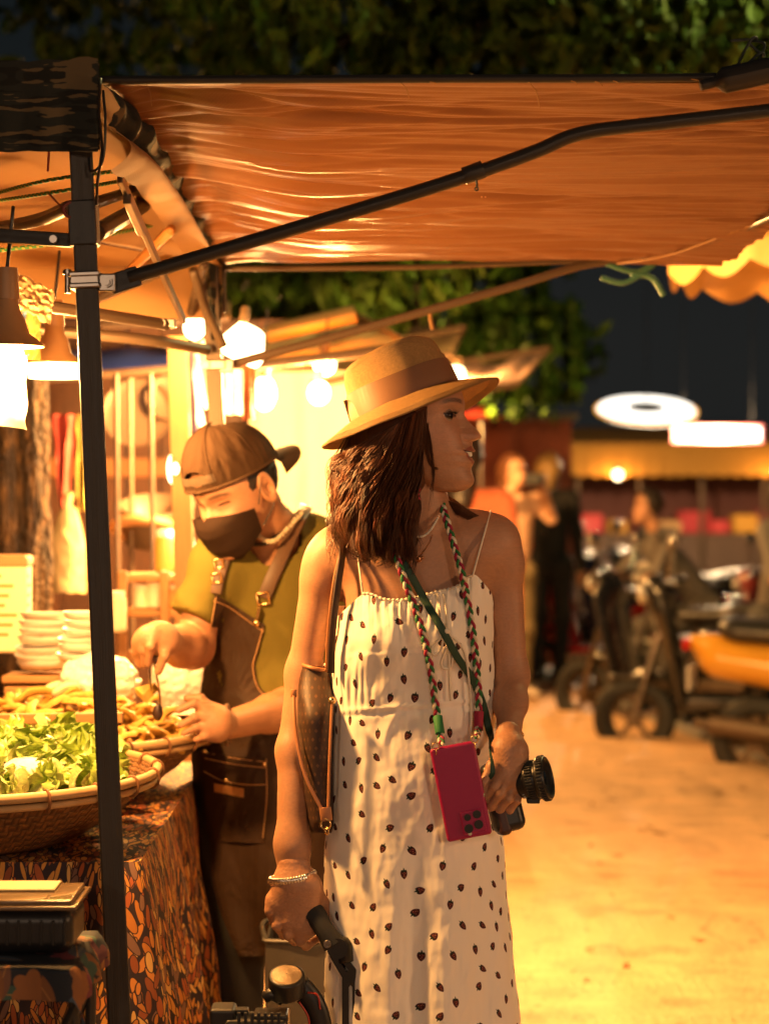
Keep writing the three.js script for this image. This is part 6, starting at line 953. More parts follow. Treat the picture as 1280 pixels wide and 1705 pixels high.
  part('stitching', [line(bibF, [[356, 1000], [380, 1010], [410, 1031], [439, 1052]], 0.0125), line(bibF, [[438, 1046], [428, 1082], [421, 1110], [433, 1150], [462, 1166]], 0.0125), line(bibF, [[360, 994], [352, 1040], [344, 1090], [337, 1135]], 0.0125), line(kf, [[340, 1252], [390, 1262], [442, 1268]], 0.021), line(kf, [[341, 1262], [390, 1272], [442, 1278]], 0.021), line(kf, [[340, 1284], [370, 1299], [410, 1306], [442, 1306]], 0.021), line(kf, [[443, 1262], [444, 1320], [438, 1395]], 0.021)], thread, ap);
  const pk = part('pocket', drape([[338, 1250, 446, 1264], [342, 1300, 447, 1312], [350, 1400, 440, 1404]], kf, 0.0155, 3.6, 4.4, 24, 24, (u, v) => 0.004 * gauss(v, 0.12)), apronM, ap);
  part('patch', drape([[356, 1304, 406, 1313], [357, 1318, 406, 1328]], kf, 0.0215, 3.6, 4.4, 8, 4), mat('tan_patch', [0.45, 0.22, 0.08], 0.5), pk);
  part('rivet', [[376, 1299], [341, 1250], [440, 1272]].map(([x, y]) => ball(on(kf, x, y, 0.022), 0.0055, 1, 1, 0.6, 10)), M.gold, pk);
  const st = (l, o, w = 0.0145) => sweep(l.map(([x, y, k]) => k ? P(x, y, k) : on(bibF, x, y, o)), w, 8, 40, { flat: 0.18, up: V(0, 0, 1) });
  part('strap', st([[510, 842, 4.12], [500, 862, 4.03], [486, 890], [468, 930], [452, 965], [440, 995]], 0.010), leather, ap);
  part('strap', st([[392, 905, 3.94], [380, 918], [370, 945], [362, 975], [360, 988]], 0.010, 0.012), leather, ap);
  for (const [x, y, w] of [[438, 996, 0.017], [364, 938, 0.013], [361, 962, 0.013]]) { const c = on(bibF, x, y, 0.014); part('buckle', frame(new THREE.TorusGeometry(w, 0.0034, 6, 4).rotateZ(Math.PI / 4), c, V(1, 0.15, 0), V(-0.1, 1, 0.2)), M.gold, ap); }
  part('clip', [bar(on(bibF, 432, 1010, 0.016), on(bibF, 428, 1030, 0.016), 0.006, 0.022, 0.002, V(0, 0, 1)), ball(on(bibF, 427, 1037, 0.014), 0.0075, 1, 1, 0.6, 12)], M.gold, ap);
  const bd = []; for (let i = 0; i < 22; i++) { const a = i / 22 * 6.283; bd.push(ball(X(378 - 5 * Math.sin(a) * 0.5, 1206 + 31 * Math.cos(a), -0.20 - 0.040 * Math.sin(a)), 0.0058, 1, 1, 1, 8)); }
  part('bracelet', bd, mat('wooden_bead', [0.12, 0.06, 0.03], 0.35), cook);
}
// grey tub on the ground behind the gimbal
{
  const t = thing('plastic_tub', 'grey plastic tub on the ground below the apron hem', 'tub', V(P(498, 1600, 3.75).x, 0, -3.72));
  const c = P(500, 1600, 3.72), h = P(0, 1548, 3.72).y;
  part('tub', [box(c.x, h / 2, c.z + 0.085, 0.125, h, 0.006, 0.002), box(c.x, h / 2, c.z - 0.085, 0.125, h, 0.006, 0.002), box(c.x - 0.06, h / 2, c.z, 0.006, h, 0.164, 0.002), box(c.x + 0.06, h / 2, c.z, 0.006, h, 0.164, 0.002), box(c.x, 0.004, c.z, 0.118, 0.006, 0.164, 0.002)], mat('grey_tub', [0.07, 0.062, 0.055], 0.35), t);
  part('rim', sweep([V(c.x - 0.064, h, c.z + 0.09), V(c.x + 0.064, h, c.z + 0.09), V(c.x + 0.064, h, c.z - 0.09), V(c.x - 0.064, h, c.z - 0.09), V(c.x - 0.064, h, c.z + 0.088)], 0.005, 8, 40), mat('tub_rim', [0.09, 0.08, 0.07], 0.4), t);
}
// ---------------------------------------------------------------- behind the cook: neighbouring stall
function bulbLamp(label, at, r, cd, o = {}) {
  const t = thing(o.name || 'light_bulb', label, 'lamp', at.clone(), o.group);
  const b = part('bulb', o.geo ? o.geo.translate(at.x, at.y, at.z) : ball(at, r, 1, o.tall || 1.1, 1, 20), o.mat || M.bulb, t);
  part('socket', new THREE.CylinderGeometry(r * 0.5, r * 0.42, r * 1.2, 12).translate(at.x, at.y + r * (o.tall || 1.1) + r * 0.4, at.z), M.socket, t);
  part('cable', sweep([at.clone().add(V(0, r * 2, 0)), at.clone().add(V(0.01, o.cable || 0.25, 0))], 0.003, 5), M.black, t);
  if (cd) lampLight('lamp', at.clone(), cd, o.color || WARM, b);
  return t;
}
bulbLamp('upright lit bulb beside the cook cap', P(294, 780, 5.0), 0.024, 1.8, { tall: 2.0 });
bulbLamp('square bright bulb under the strut left of the back post', P(324, 545, 4.7), 0.027, 1.8, { tall: 1.1 });
bulbLamp('upper round bulb in front of the bright sheet', P(541, 605, 5.8), 0.033, 26, { cable: 0.14 });
bulbLamp('lower round bulb in front of the bright sheet', P(531, 654, 5.75), 0.033, 26, { cable: 0.14 });
bulbLamp('tall glowing bulb behind the back post near the cook cap', P(440, 655, 5.6), 0.034, 3, { tall: 1.5 });
{ // big reflector lamp by the back post
  const at = P(408, 577, 4.9), t = thing('reflector_lamp', 'large bright reflector lamp beside the back post clamp', 'lamp', at.clone());
  const g = frame(lathe([[0.001, 0], [0.052, 0], [0.058, 0.008], [0.060, 0.03], [0.035, 0.085], [0.02, 0.09], [0.001, 0.09]], 28), at.clone().add(V(-0.02, -0.03, 0)), V(0.9, -0.45, 0), V(0.35, 0.9, 0.1));
  const b = part('bulb', g, M.bulb, t); part('socket', sweep([at.clone().add(V(-0.005, 0.06, 0)), at.clone().add(V(0.0, 0.10, -0.02))], 0.012, 10), M.socket, t);
  lampLight('lamp', at.clone(), 3, WARM, b);
}
{ // upright white strip: a lit board given glow and a small added light
  const t = thing('glowing_strip', 'upright white strip beside the cook mask, its brightness given as glow', 'lamp', P(313, 880, 5.2));
  const b = part('tube', sweep([P(304, 812, 5.2), P(318, 940, 5.2)], 0.016, 12), M.stripGlow, t); part('cap', [ball(P(304, 808, 5.2), 0.017), ball(P(318, 944, 5.2), 0.017)], M.shade, t);
  lampLight('lamp', P(311, 876, 5.2), 1.2, PALE, b);
}
M.whiteSheet = mat('white_sheet', [0.40, 0.36, 0.26], 0.7, { bumpMap: scratch, bumpScale: 0.003 });
const hang = (name, label, cat, c0, c1, d, m, o = {}) => solo(name, gridGeo(40, 30, (u, v) => { const p = P(lerp(c0[0], c1[0], u) + (o.slant || 0) * v + (o.taper || 0) * v * (0.5 - u), lerp(c0[1], c1[1], v), d); p.z += 0.03 * (o.wave ?? 1) * Math.sin(u * (o.n || 12) + noise(u * 3, v * 2) * 2) * (0.3 + v) + 0.01 * fbm(u * 6, v * 6, 2); return p; }), m, label, cat);
hang('white_sheet', 'large cream sheet hung behind the two round bulbs', 'sheet', [415, 618], [640, 1150], 7.0, M.whiteSheet, { wave: 0.6, n: 16 });
hang('plastic_bag', 'bright narrow plastic bag hanging left of the back post', 'bag', [318, 566], [350, 680], 5.1, M.bag, { slant: 16 });
hang('plastic_bag', 'bright plastic bag hanging just right of the back post', 'bag', [374, 615], [404, 690], 5.1, M.bag, {});
hang('cloth', 'narrow red-brown cloth hanging beside the back post bags', 'cloth', [404, 600], [426, 700], 5.3, mat('rust_cloth', [0.30, 0.09, 0.03], 0.8), {});
hang('poster', 'violet banner hanging behind the slanting post', 'banner', [296, 570], [330, 720], 5.4, mat('violet_banner', [0.20, 0.14, 0.26], 0.6), { slant: 14 });
// roof sheets of the stalls beyond: yellow tarps on tubes
const tarp = (label, l0, r0, d0, l1, r1, d1, m, sag = 0.03) => { const a = P(...l0, d0), b = P(...r0, d0), c = P(...l1, d1), e = P(...r1, d1), t = thing('tarp_awning', label, 'awning', a.clone().lerp(e, 0.5)); part('cloth', join([0, 0.006].map((o) => gridGeo(50, 30, (u, v) => { const p = a.clone().lerp(b, u).lerp(c.clone().lerp(e, u), v); p.y -= sag * Math.sin(Math.PI * u) * (0.4 + 0.6 * v) + 0.012 * Math.sin(u * 15) * v - 0.008 * fbm(u * 6, v * 6, 1) + o; return p; }))), m, t); part('edge_tube', sweep([a, b], 0.014, 8), M.brownSteel, t); part('edge_tube', sweep([c, e], 0.014, 8), M.brownSteel, t); part('edge_rope', sweep([b.clone(), e.clone()], 0.008, 6), M.canvasTan, t); return t; };
M.yellowTarp = mat('yellow_tarp', [0.58, 0.38, 0.12], 0.6, { transmission: 0.2 });
M.roseTarp = mat('rose_tarp', [0.52, 0.30, 0.20], 0.6, { transmission: 0.2 });
tarp('yellow tarp roof on a tube above the two round bulbs', [395, 612], [690, 575], 5.5, [440, 545], [592, 522], 6.7, M.yellowTarp);
tarp('yellow tarp roof whose corner shows above the straw hat', [520, 640], [752, 590], 6.9, [560, 585], [776, 544], 8.0, M.yellowTarp);
tarp('rose coloured tarp roof right of the straw hat', [700, 660], [862, 640], 8.6, [740, 606], [916, 579], 9.8, M.roseTarp);
solo('metal_tube', sweep([P(444, 556, 5.9), P(592, 522, 5.9)], 0.028, 12), mat('brass_tube', [0.5, 0.36, 0.16], 0.35, { metal: 0.6 }), 'thick yellowish tube lying along the tarp roof edge', 'tube');
{ // blue tarp roof and the poles of the stall at left
  tarp('blue tarp roof of the stall behind the pendant lamps', [-40, 640], [300, 612], 6.0, [-40, 560], [300, 572], 7.4, mat('blue_tarp', [0.16, 0.22, 0.9], 0.55), 0.02);
  tarp('pale blue tarp strip under the tan roof near the side strut', [170, 540], [380, 528], 5.4, [190, 512], [380, 505], 6.2, mat('pale_blue_tarp', [0.32, 0.40, 0.95], 0.55), 0.02);
  const pole = (x0, y0, x1, y1, d, r, label) => solo('metal_pole', sweep([P(x0, y0, d), P(x1, y1, d).setY(0)], r, 10), M.brownSteel, label, 'pole', 'thin poles of the stall behind');
  pole(193, 622, 205, 960, 5.6, 0.0075, 'thin shiny pole just right of the black front post'); pole(217, 630, 226, 960, 5.9, 0.007, 'thinnest pole, between the two shiny poles'); pole(250, 622, 266, 960, 5.6, 0.0075, 'thin shiny pole left of the upright bulb');
  solo('wooden_post', bar(P(296, 560, 5.0), P(330, 930, 5.0).setY(0), 0.05, 0.045), M.wood, 'thick pale wooden post behind the cook cap', 'post');
}
{ // plank wall at the back of that stall
  const t = thing('plank_wall', 'plank wall glowing orange at the back of the left stall', 'wall', P(130, 900, 7.2).setY(0));
  const tones = [0, 1, 2].map((k) => mat('plank', [[0.105, 0.055, 0.018], [0.08, 0.04, 0.012], [0.13, 0.07, 0.022]][k], 0.7, { map: woodTex })); const g = new RoundedBoxGeometry(0.118, 2.05, 0.025, 1, 0.004); seed = 8;
  for (let i = 0; i < 15; i++) { const m = new THREE.Mesh(g, tones[(rnd() * 3) | 0]); m.name = 'plank'; m.position.set(-2.0 + i * 0.122 - t.position.x, 1.03, -7.2 - t.position.z + rr(-0.006, 0.006)); m.rotation.z = rr(-0.006, 0.006); m.castShadow = m.receiveShadow = true; t.add(m); }
  for (const y of [0.5, 1.5]) part('batten', box(-1.15, y, -7.18, 1.85, 0.07, 0.02), M.darkWood, t);
}
{ // rough tree trunk at the left edge
  const t = thing('tree', 'thick rough tree trunk lit golden at the left edge', 'tree', P(28, 814, 5.3).setY(0)), c = P(28, 814, 5.3);
  part('trunk', gridGeo(90, 160, (u, v) => { const a = u * 6.283, y = v * 3.6, n = fbm(Math.cos(a) * 3, y * 2.2, Math.sin(a) * 3, 4), r = 0.085 * (1 + 0.35 * Math.max(0, 0.4 - y)) + 0.022 * n + 0.012 * Math.sin(a * 7 + y * 1.4 + 2 * n); const p = V(c.x + r * Math.cos(a) - 0.015 * (y - 1.2) - 0.16 * Math.pow(Math.max(0, y - 1.55), 2), y, c.z + r * Math.sin(a)); p.uu = u * 2; p.vv = y * 1.2; return p; }, true), M.bark, t);
  const limbs = []; for (const [dx, dy, dz] of [[-0.5, 0.9, -0.2], [0.3, 1.0, -0.5], [-0.1, 1.2, 0.1]]) limbs.push(sweep([V(c.x - 0.60, 3.45, c.z), V(c.x - 0.55 + dx * 0.5, 3.7 + dy * 0.4, c.z + dz * 0.5), V(c.x - 0.6 + dx, 3.6 + dy, c.z + dz)], (k) => 0.06 - 0.045 * k, 8)); part('limb', limbs, M.bark, t);
}
hang('cloth', 'dark red cloth hanging beside the tree trunk', 'cloth', [84, 690], [130, 850], 5.8, mat('dark_red_cloth', [0.26, 0.03, 0.02], 0.85), { taper: 40 });
hang('cloth', 'narrow yellow-green cloth hanging beside the red one', 'cloth', [126, 690], [148, 850], 5.9, mat('olive_strip', [0.30, 0.24, 0.05], 0.8), { slant: 6 });
solo('plastic_bag', gridGeo(40, 30, (u, v) => { const a = u * 6.283, y = lerp(820, 985, v), w = 30 * (v < 0.14 ? 0.32 - 1.2 * v : 0.16 + 0.84 * Math.sqrt(Math.min(1, (v - 0.13) * 2.4))), c = P(114 + w * Math.cos(a), y + 6 * noise(u * 9, v * 4), 5.75); c.z += 0.05 * Math.sin(a) * (0.2 + v) + 0.01 * fbm(u * 9, v * 9, 4); return c; }, true), mat('cream_bag', [0.40, 0.30, 0.15], 0.5), 'full white carrier bag hanging below the red cloth', 'bag');
{ // chair frame and jars
  const t = thing('wooden_rack', 'pale wooden rack with jars behind the cook hand', 'rack', P(270, 1000, 5.2).setY(0)), d = 5.2;
  const y1 = P(0, 960, d).y, y2 = P(0, 1018, d).y, y3 = P(0, 1090, d).y, xa = P(212, 0, d).x, xb = P(350, 0, d).x;
  for (const y of [y1, y2, y3]) part('board', box((xa + xb) / 2, y, -d, xb - xa, 0.02, 0.16), M.wood, t);
  for (const x of [xa, (xa + xb) / 2, xb]) part('leg', box(x, (y1 + 0.02) / 2, -d + 0.09, 0.025, y1 + 0.02, 0.025), M.wood, t);
  const jm = [mat('cream_jar', [0.75, 0.68, 0.5], 0.4), mat('amber_jar', [0.5, 0.26, 0.06], 0.35)];
  const jar = (px, py, w, h, dd, k, label) => { const c = P(px, py, dd), j = thing('jar', label, 'jar', c.clone()); part('glass', lathe([[0.001, 0], [w, 0], [w * 1.02, h * 0.1], [w, h * 0.82], [w * 0.8, h * 0.88]], 20).translate(c.x, c.y, c.z), jm[k], j); part('lid', new THREE.CylinderGeometry(w * 0.86, w * 0.86, h * 0.16, 20).translate(c.x, c.y + h * 0.96, c.z), M.whitePlastic, j); };
  jar(236, 1012, 0.022, 0.06, 5.16, 0, 'cream jar at the left end of the wooden rack'); jar(258, 1012, 0.024, 0.075, 5.16, 0, 'tallest cream jar on the rack shelf'); jar(286, 1012, 0.022, 0.06, 5.16, 1, 'amber jar on the rack shelf'); jar(196, 1052, 0.022, 0.10, 4.9, 0, 'slim cream bottle standing left of the wooden rack');
  jar(276, 952, 0.03, 0.11, 5.2, 1, 'large amber jar on top of the wooden rack'); jar(322, 952, 0.024, 0.05, 5.2, 0, 'small cream jar on top of the rack under the glowing white strip');
  // dark pots and pans hanging
  solo('cooking_pot', frame(lathe([[0.001, 0], [0.10, 0.01], [0.115, 0.1], [0.12, 0.13], [0.11, 0.13], [0.1, 0.03], [0.001, 0.02]], 28), P(262, 905, 6.0), V(1, 0, 0), V(0.1, 1, 0.3)), M.brownSteel, 'dark round cooking pot behind the thin poles', 'pot');
  solo('wooden_ring', new THREE.TorusGeometry(0.09, 0.017, 10, 40).rotateX(1.25).translate(...P(240, 880, 5.9).toArray()), M.wood, 'pale ring-shaped steamer rim on the dark pot', 'steamer');
  solo('hanging_pan', frame(lathe([[0.001, 0], [0.09, 0.004], [0.12, 0.03], [0.116, 0.03], [0.088, 0.01], [0.001, 0.007]], 28), P(232, 690, 6.4), V(1, 0.2, 0), V(0.1, 0.3, 1)), M.brownSteel, 'dark pan hanging on the plank wall between the poles', 'pan');
  solo('hanging_pan', frame(lathe([[0.001, 0], [0.06, 0.004], [0.08, 0.03], [0.076, 0.03], [0.058, 0.01], [0.001, 0.007]], 28), P(285, 665, 6.4), V(1, 0.2, 0), V(0.1, 0.3, 1)), M.brownSteel, 'smaller dark pan hanging right of the larger one', 'pan');
}
// ---------------------------------------------------------------- beyond the woman
{
  const t = thing('parasol', 'yellow parasol with a scalloped rim at the right edge', 'parasol', V(P(1432, 0, 6.2).x, 0, -6.2)), c = V(P(1432, 0, 6.2).x, 0, -6.2), yR = P(0, 420, 6.2).y, n = 8;
  part('canopy', gridGeo(160, 24, (u, v) => { const a = u * 6.283, pan = Math.abs(((u * n) % 1) - 0.5) * 2, r = v < 0.8 ? 0.62 * v / 0.8 : 0.62, rs = r * (1 - 0.05 * (1 - pan * pan)); let y = yR + 0.34 * (1 - Math.pow(Math.min(1, v / 0.8), 1.3)); if (v > 0.8) y -= (v - 0.8) / 0.2 * (0.07 + 0.045 * Math.abs(Math.sin(u * n * 2 * Math.PI))) ; return V(c.x + rs * Math.cos(a), y, c.z + rs * Math.sin(a) + (v > 0.8 ? 0.01 * Math.sin(u * 80) : 0)); }, true), mat('amber_canopy', [0.46, 0.24, 0.06], 0.6, { transmission: 0.15 }), t);
  part('pole', sweep([V(c.x, 0, c.z), V(c.x, yR + 0.36, c.z)], 0.018, 10), M.greySteel, t);
  for (let i = 0; i < n; i++) { const a = i / n * 6.283; part('rib', sweep([V(c.x, yR + 0.3, c.z), V(c.x + 0.58 * Math.cos(a), yR + 0.0, c.z + 0.58 * Math.sin(a))], 0.006, 5), M.brownSteel, t); }
  bulbLamp('unseen bulb under the yellow parasol outside the right edge, lighting its canopy', V(c.x - 0.05, yR - 0.02, c.z), 0.03, 0.5, { cable: 0.3 });  // bulb out of view, placed to light the parasol cloth
}
{ // red shed wall
  const t = thing('red_wall', 'low red wall with a grey coping behind the people', 'wall', P(820, 814, 15.5).setY(0)); const y = P(0, 700, 15.5).y;
  part('wall', box(0.45, y / 2, -15.5, 2.1, y, 0.14), mat('red_plaster', [0.36, 0.10, 0.06], 0.85, { bumpMap: scratch, bumpScale: 0.01 }), t); part('coping', box(0.45, y + 0.03, -15.5, 2.2, 0.05, 0.24), mat('coping', [0.22, 0.2, 0.16], 0.8), t);
  const p = thing('parasol', 'small red parasol just right of her nose above the red wall', 'parasol', P(800, 814, 12.8).setY(0)); const c = P(800, 684, 12.8);
  part('canopy', new THREE.ConeGeometry(0.19, 0.09, 8, 3, true).translate(c.x, c.y, c.z), mat('red_canopy', [0.5, 0.06, 0.04], 0.7), p); part('pole', sweep([V(c.x, 0, c.z), c], 0.012, 8), M.greySteel, p);
}
{ // round street lantern and lit sign
  M.lampWhite = mat('lamp_disc', [0.8, 0.8, 0.8], 0.4, { emit: [2.2, 2.0, 1.7] });
  const t = thing('round_lantern', 'large round white lantern with a grey hub hanging over the street', 'lamp', P(1075, 683, 19)), c = P(1075, 683, 19);
  const g = frame(lathe([[0.16, -0.03], [0.46, -0.03], [0.48, 0], [0.46, 0.03], [0.16, 0.03]], 48), c, V(1, 0, 0), V(0, 0.955, 0.30));
  const d = part('lit_disc', g, M.lampWhite, t); part('hub', frame(lathe([[0.001, -0.045], [0.185, -0.04], [0.185, 0.04], [0.001, 0.045]], 32), c, V(1, 0, 0), V(0, 0.955, 0.30)), mat('grey_hub', [0.5, 0.5, 0.5], 0.5), t);
  part('rim', frame(new THREE.TorusGeometry(0.49, 0.014, 8, 60).rotateX(Math.PI / 2), c, V(1, 0, 0), V(0, 0.955, 0.30)), mat('amber_rim', [0.6, 0.3, 0.05], 0.5, { emit: [1.2, 0.5, 0.05] }), t);
  part('cable', sweep([c.clone().add(V(0, 0.1, 0)), c.clone().add(V(0, 2.2, 0))], 0.006, 6), M.black, t);
  lampLight('lamp', c.clone().add(V(0, -0.16, 0.05)), 38, PALE, t);
  const s = thing('lit_sign', 'long white lit sign with a pink edge right of the round lantern', 'sign', P(1195, 722, 19.5)), e = P(1195, 722, 19.5);
  part('sign_face', box(e.x, e.y, e.z, 0.86, 0.13, 0.05, 0.02), mat('sign_light', [0.8, 0.8, 0.8], 0.4, { emit: [2.2, 1.9, 1.9] }), s); part('sign_frame', box(e.x, e.y, e.z - 0.02, 0.92, 0.18, 0.05, 0.02), mat('pink_edge', [0.6, 0.2, 0.2], 0.5, { emit: [0.7, 0.12, 0.12] }), s);
  for (const k of [-0.35, 0.35]) part('cable', sweep([V(e.x + k, e.y + 0.08, e.z - 0.03), V(e.x + k, e.y + 2.4, e.z - 0.03)], 0.005, 6), M.black, s);
  lampLight('lamp', e.clone().add(V(0, -0.05, 0.2)), 16, PALE, s);
}
{ // long yellow canopy of a stall across the street
  const t = thing('canopy_stall', 'long stall with an orange-yellow canopy across the street', 'stall', P(1180, 814, 23).setY(-0.13)); const d = 23, a = P(948, 0, d).x, b = 5.4, y1 = P(0, 738, d).y, y0 = P(0, 792, d).y;
  part('canopy', [gridGeo(80, 8, (u, v) => V(lerp(a, b, u), lerp(y1, y0, v) + 0.015 * Math.sin(u * 120) * v, -d + 0.25 * v)), gridGeo(40, 6, (u, v) => V(lerp(a, b, u), y1 + 0.25 * v, -d - 1.6 * v))], mat('orange_canopy', [0.42, 0.21, 0.035], 0.6), t);
  for (let i = 0; i < 5; i++) part('post', sweep([V(lerp(a + 0.1, b - 0.1, i / 4), -0.13, -d - 0.1), V(lerp(a + 0.1, b - 0.1, i / 4), y1, -d - 0.1)], 0.03, 8), M.brownSteel, t);
  part('counter', box((a + b) / 2, 0.38, -d - 0.5, b - a - 0.3, 1.0, 0.5), mat('dark_counter', [0.10, 0.06, 0.04], 0.7), t);
  part('back_cloth', box((a + b) / 2, 1.0, -d - 1.5, b - a, 2.2, 0.03), mat('maroon_cloth', [0.14, 0.05, 0.04], 0.8), t);
  seed = 91; const cols = [[0.5, 0.04, 0.05], [0.6, 0.32, 0.04], [0.25, 0.04, 0.05], [0.5, 0.3, 0.12], [0.4, 0.02, 0.03]];
  for (let i = 0; i < 9; i++) { const x = lerp(a + 0.3, b - 0.4, i / 8), w = rr(0.2, 0.42), h = rr(0.15, 0.3); solo('crate', box(x, 0.885 + h / 2, -d - 0.42, w, h, 0.3, 0.02), mat('crate', cols[i % 5], 0.6), ['dark red', 'yellow', 'maroon', 'tan', 'bright red'][i % 5] + ' crate, number ' + ['one', 'two', 'three', 'four', 'five', 'six', 'seven', 'eight', 'nine'][i] + ' from the left on the far stall counter', 'crate', 'crates on the far stall counter'); }
  bulbLamp('round bulb under the left end of the orange canopy', P(1028, 790, 22.6), 0.05, 1.4, { color: WARM }); bulbLamp('unseen round bulb past the right edge, lighting the orange canopy', V(4.6, y0 + 0.05, -22.5), 0.05, 1.4, {});  // right bulb is out of view, placed to light that end of the canopy
}
// ---------------------------------------------------------------- bystanders
function bystander(label, at, h, yaw, col, pose = {}) {
  const t = thing('person', label, 'person', at.clone()), k = h / 1.68, m4 = new THREE.Matrix4().makeRotationY(yaw).scale(V(k, k, k)).setPosition(at), T = (g) => g.applyMatrix4(m4), c = (a, b, r0, r1, q) => C(V(...a), V(...b), r0, r1, q);
  const sit = pose.sit ? 1 : 0, hip = sit ? 0.80 : 0.90, ln = pose.lean || 0, sh = hip + 0.50, sz = 0.02 + ln, hc = V(0, hip + 0.685, ln * 1.25 + 0.02);
  const hands = pose.arms === 'up' ? [[-0.09, hip + 0.62, ln + 0.22], [0.09, hip + 0.62, ln + 0.22]] : pose.arms === 'bar' ? [[-0.26, 0.95, 0.55], [0.26, 0.95, 0.55]] : [[-0.24, hip - 0.08, 0.05], [0.24, hip - 0.08, 0.05]];
  const elb = pose.arms === 'up' ? [[-0.25, hip + 0.36, ln + 0.12], [0.25, hip + 0.36, ln + 0.12]] : pose.arms === 'bar' ? [[-0.27, hip + 0.22, ln + 0.18], [0.27, hip + 0.22, ln + 0.18]] : [[-0.235, hip + 0.2, -0.02], [0.235, hip + 0.2, -0.02]];
  const skin = [c([0, sh - 0.02, sz], [hc.x, hc.y - 0.08, hc.z - 0.01], 0.055, 0.05)], top = [c([-0.15, sh - 0.02, sz], [0.15, sh - 0.02, sz], 0.062, 0.062), c([0, sh - 0.12, sz], [0, hip + 0.02, 0.0], 0.125, 0.11, [1.2, 1, 0.85])];
  for (const s of [0, 1]) { const sg = s ? 1 : -1; top.push(c([sg * 0.185, sh - 0.03, sz], elb[s], 0.052, 0.045)); (col.bare ? skin : top).push(c(elb[s], hands[s], 0.042, 0.032)); skin.push(c(hands[s], [hands[s][0] * 0.92, hands[s][1] + (pose.arms ? 0.03 : -0.09), hands[s][2] + (pose.arms ? 0.03 : 0.03)], 0.036, 0.026)); }
  const leg = [c([-0.08, hip - 0.02, 0], [0.08, hip - 0.02, 0], 0.105, 0.105)];
  for (const sg of [-1, 1]) { const kn = sit ? [sg * 0.17, 0.62, 0.42] : [sg * 0.10, 0.48, 0.02], ft = sit ? [sg * 0.17, 0.26, 0.38] : [sg * 0.11, 0.09, -0.02]; leg.push(c([sg * 0.09, hip - 0.05, 0], kn, 0.088, 0.062), c(kn, ft, 0.06, 0.045)); }
  const head = headGeo({ nt: 64, nr: 56, rows: ROWS_F, profile: PROFILE_W, socket: 0.008, lidUp: 0.003, lidLow: 0.003, browY: 0.02, mouthW: 0.024, mouthY: -0.0625, smile: 0, gap: 0 }).translate(hc.x, hc.y, hc.z);
  const sG = nets(field(skin, 0.03), boundsOf(skin), 0.015, () => SKIN);
  part('body', [sG, head].map((g) => skinUV(T(g))), M.skin, t);
  const wob = (f, s) => (x, y, z) => f(x, y, z) + 0.008 * fbm(x * 11 + s, y * 9, z * 11, 3);
  part('top', T(nets(wob(field(top, 0.05), 1), boundsOf(top), 0.016)), mat('top', col.top, 0.8), t);
  part(col.skirt ? 'skirt' : 'trousers', T(nets(wob(field(leg, 0.05), 3), boundsOf(leg), 0.018)), mat('bottom', col.bottom, 0.85), t);
  for (const sg of [-1, 1]) { const f = sit ? [sg * 0.17, 0.20, 0.36] : [sg * 0.11, 0.045, -0.05], q = [c(f, [f[0], f[1] - 0.005, f[2] + 0.17], 0.045, 0.036)]; part('shoe', T(nets(field(q, 0.01), boundsOf(q), 0.014)), mat('shoe', col.shoe || [0.05, 0.04, 0.04], 0.6), t); }
  const hr = [C(V(hc.x, hc.y + 0.035, hc.z - 0.015), V(hc.x, hc.y + 0.02, hc.z - 0.02), 0.098, 0.098, [0.88, 1, 1.06])]; if (col.long) hr.push(C(V(hc.x, hc.y, hc.z - 0.06), V(hc.x, hc.y - col.long, hc.z - 0.10), 0.085, 0.06, [1.05, 1, 0.8]));
  const hf = field(hr, 0.04); part('hair', T(nets((x, y, z) => Math.max(hf(x, y, z) + 0.01 * fbm(x * 40, y * 14, z * 40, 3), z - hc.z - 0.035 - 0.5 * Math.max(0, y - hc.y - 0.03)), boundsOf(hr), 0.012)), mat('hair', col.hair, 0.45, { sheen: 0.3 }), t);
  return { t, T, at: (x, y, z) => V(x, y, z).applyMatrix4(m4) };
}
{
  const z1 = 13.0, a = bystander('person with long brown hair in a peach top raising a camera, behind the woman shoulder', V(P(852, 0, z1).x, 0, -z1), 1.63, 0.5, { top: [0.66, 0.40, 0.26], bottom: [0.16, 0.12, 0.06], hair: [0.09, 0.035, 0.015], long: 0.34, bare: true, shoe: [0.6, 0.5, 0.4] }, { arms: 'up' });
  const cm = thing('camera', 'small black camera raised by the person in the peach top', 'camera', a.at(0, 1.5, 0.27)); const c = a.at(0, 1.53, 0.27); part('body', box(c.x, c.y, c.z, 0.13, 0.09, 0.06, 0.015), M.black, cm); part('lens', new THREE.CylinderGeometry(0.034, 0.034, 0.07, 18).rotateX(Math.PI / 2).translate(c.x, c.y, c.z + 0.06), M.rubber, cm);
  bystander('person with blond hair in black clothes standing behind the woman shoulder', V(P(914, 0, 14.2).x, 0, -14.2), 1.66, 2.6, { top: [0.012, 0.012, 0.013], bottom: [0.012, 0.012, 0.014], hair: [0.50, 0.30, 0.10], long: 0.12 });
  bystander('person with dark hair in an orange-red top directly behind the woman face', V(P(770, 0, 8.6).x, 0, -8.6), 1.66, 2.9, { top: [0.50, 0.13, 0.06], bottom: [0.04, 0.04, 0.05], hair: [0.02, 0.012, 0.01], long: 0.2 });
}
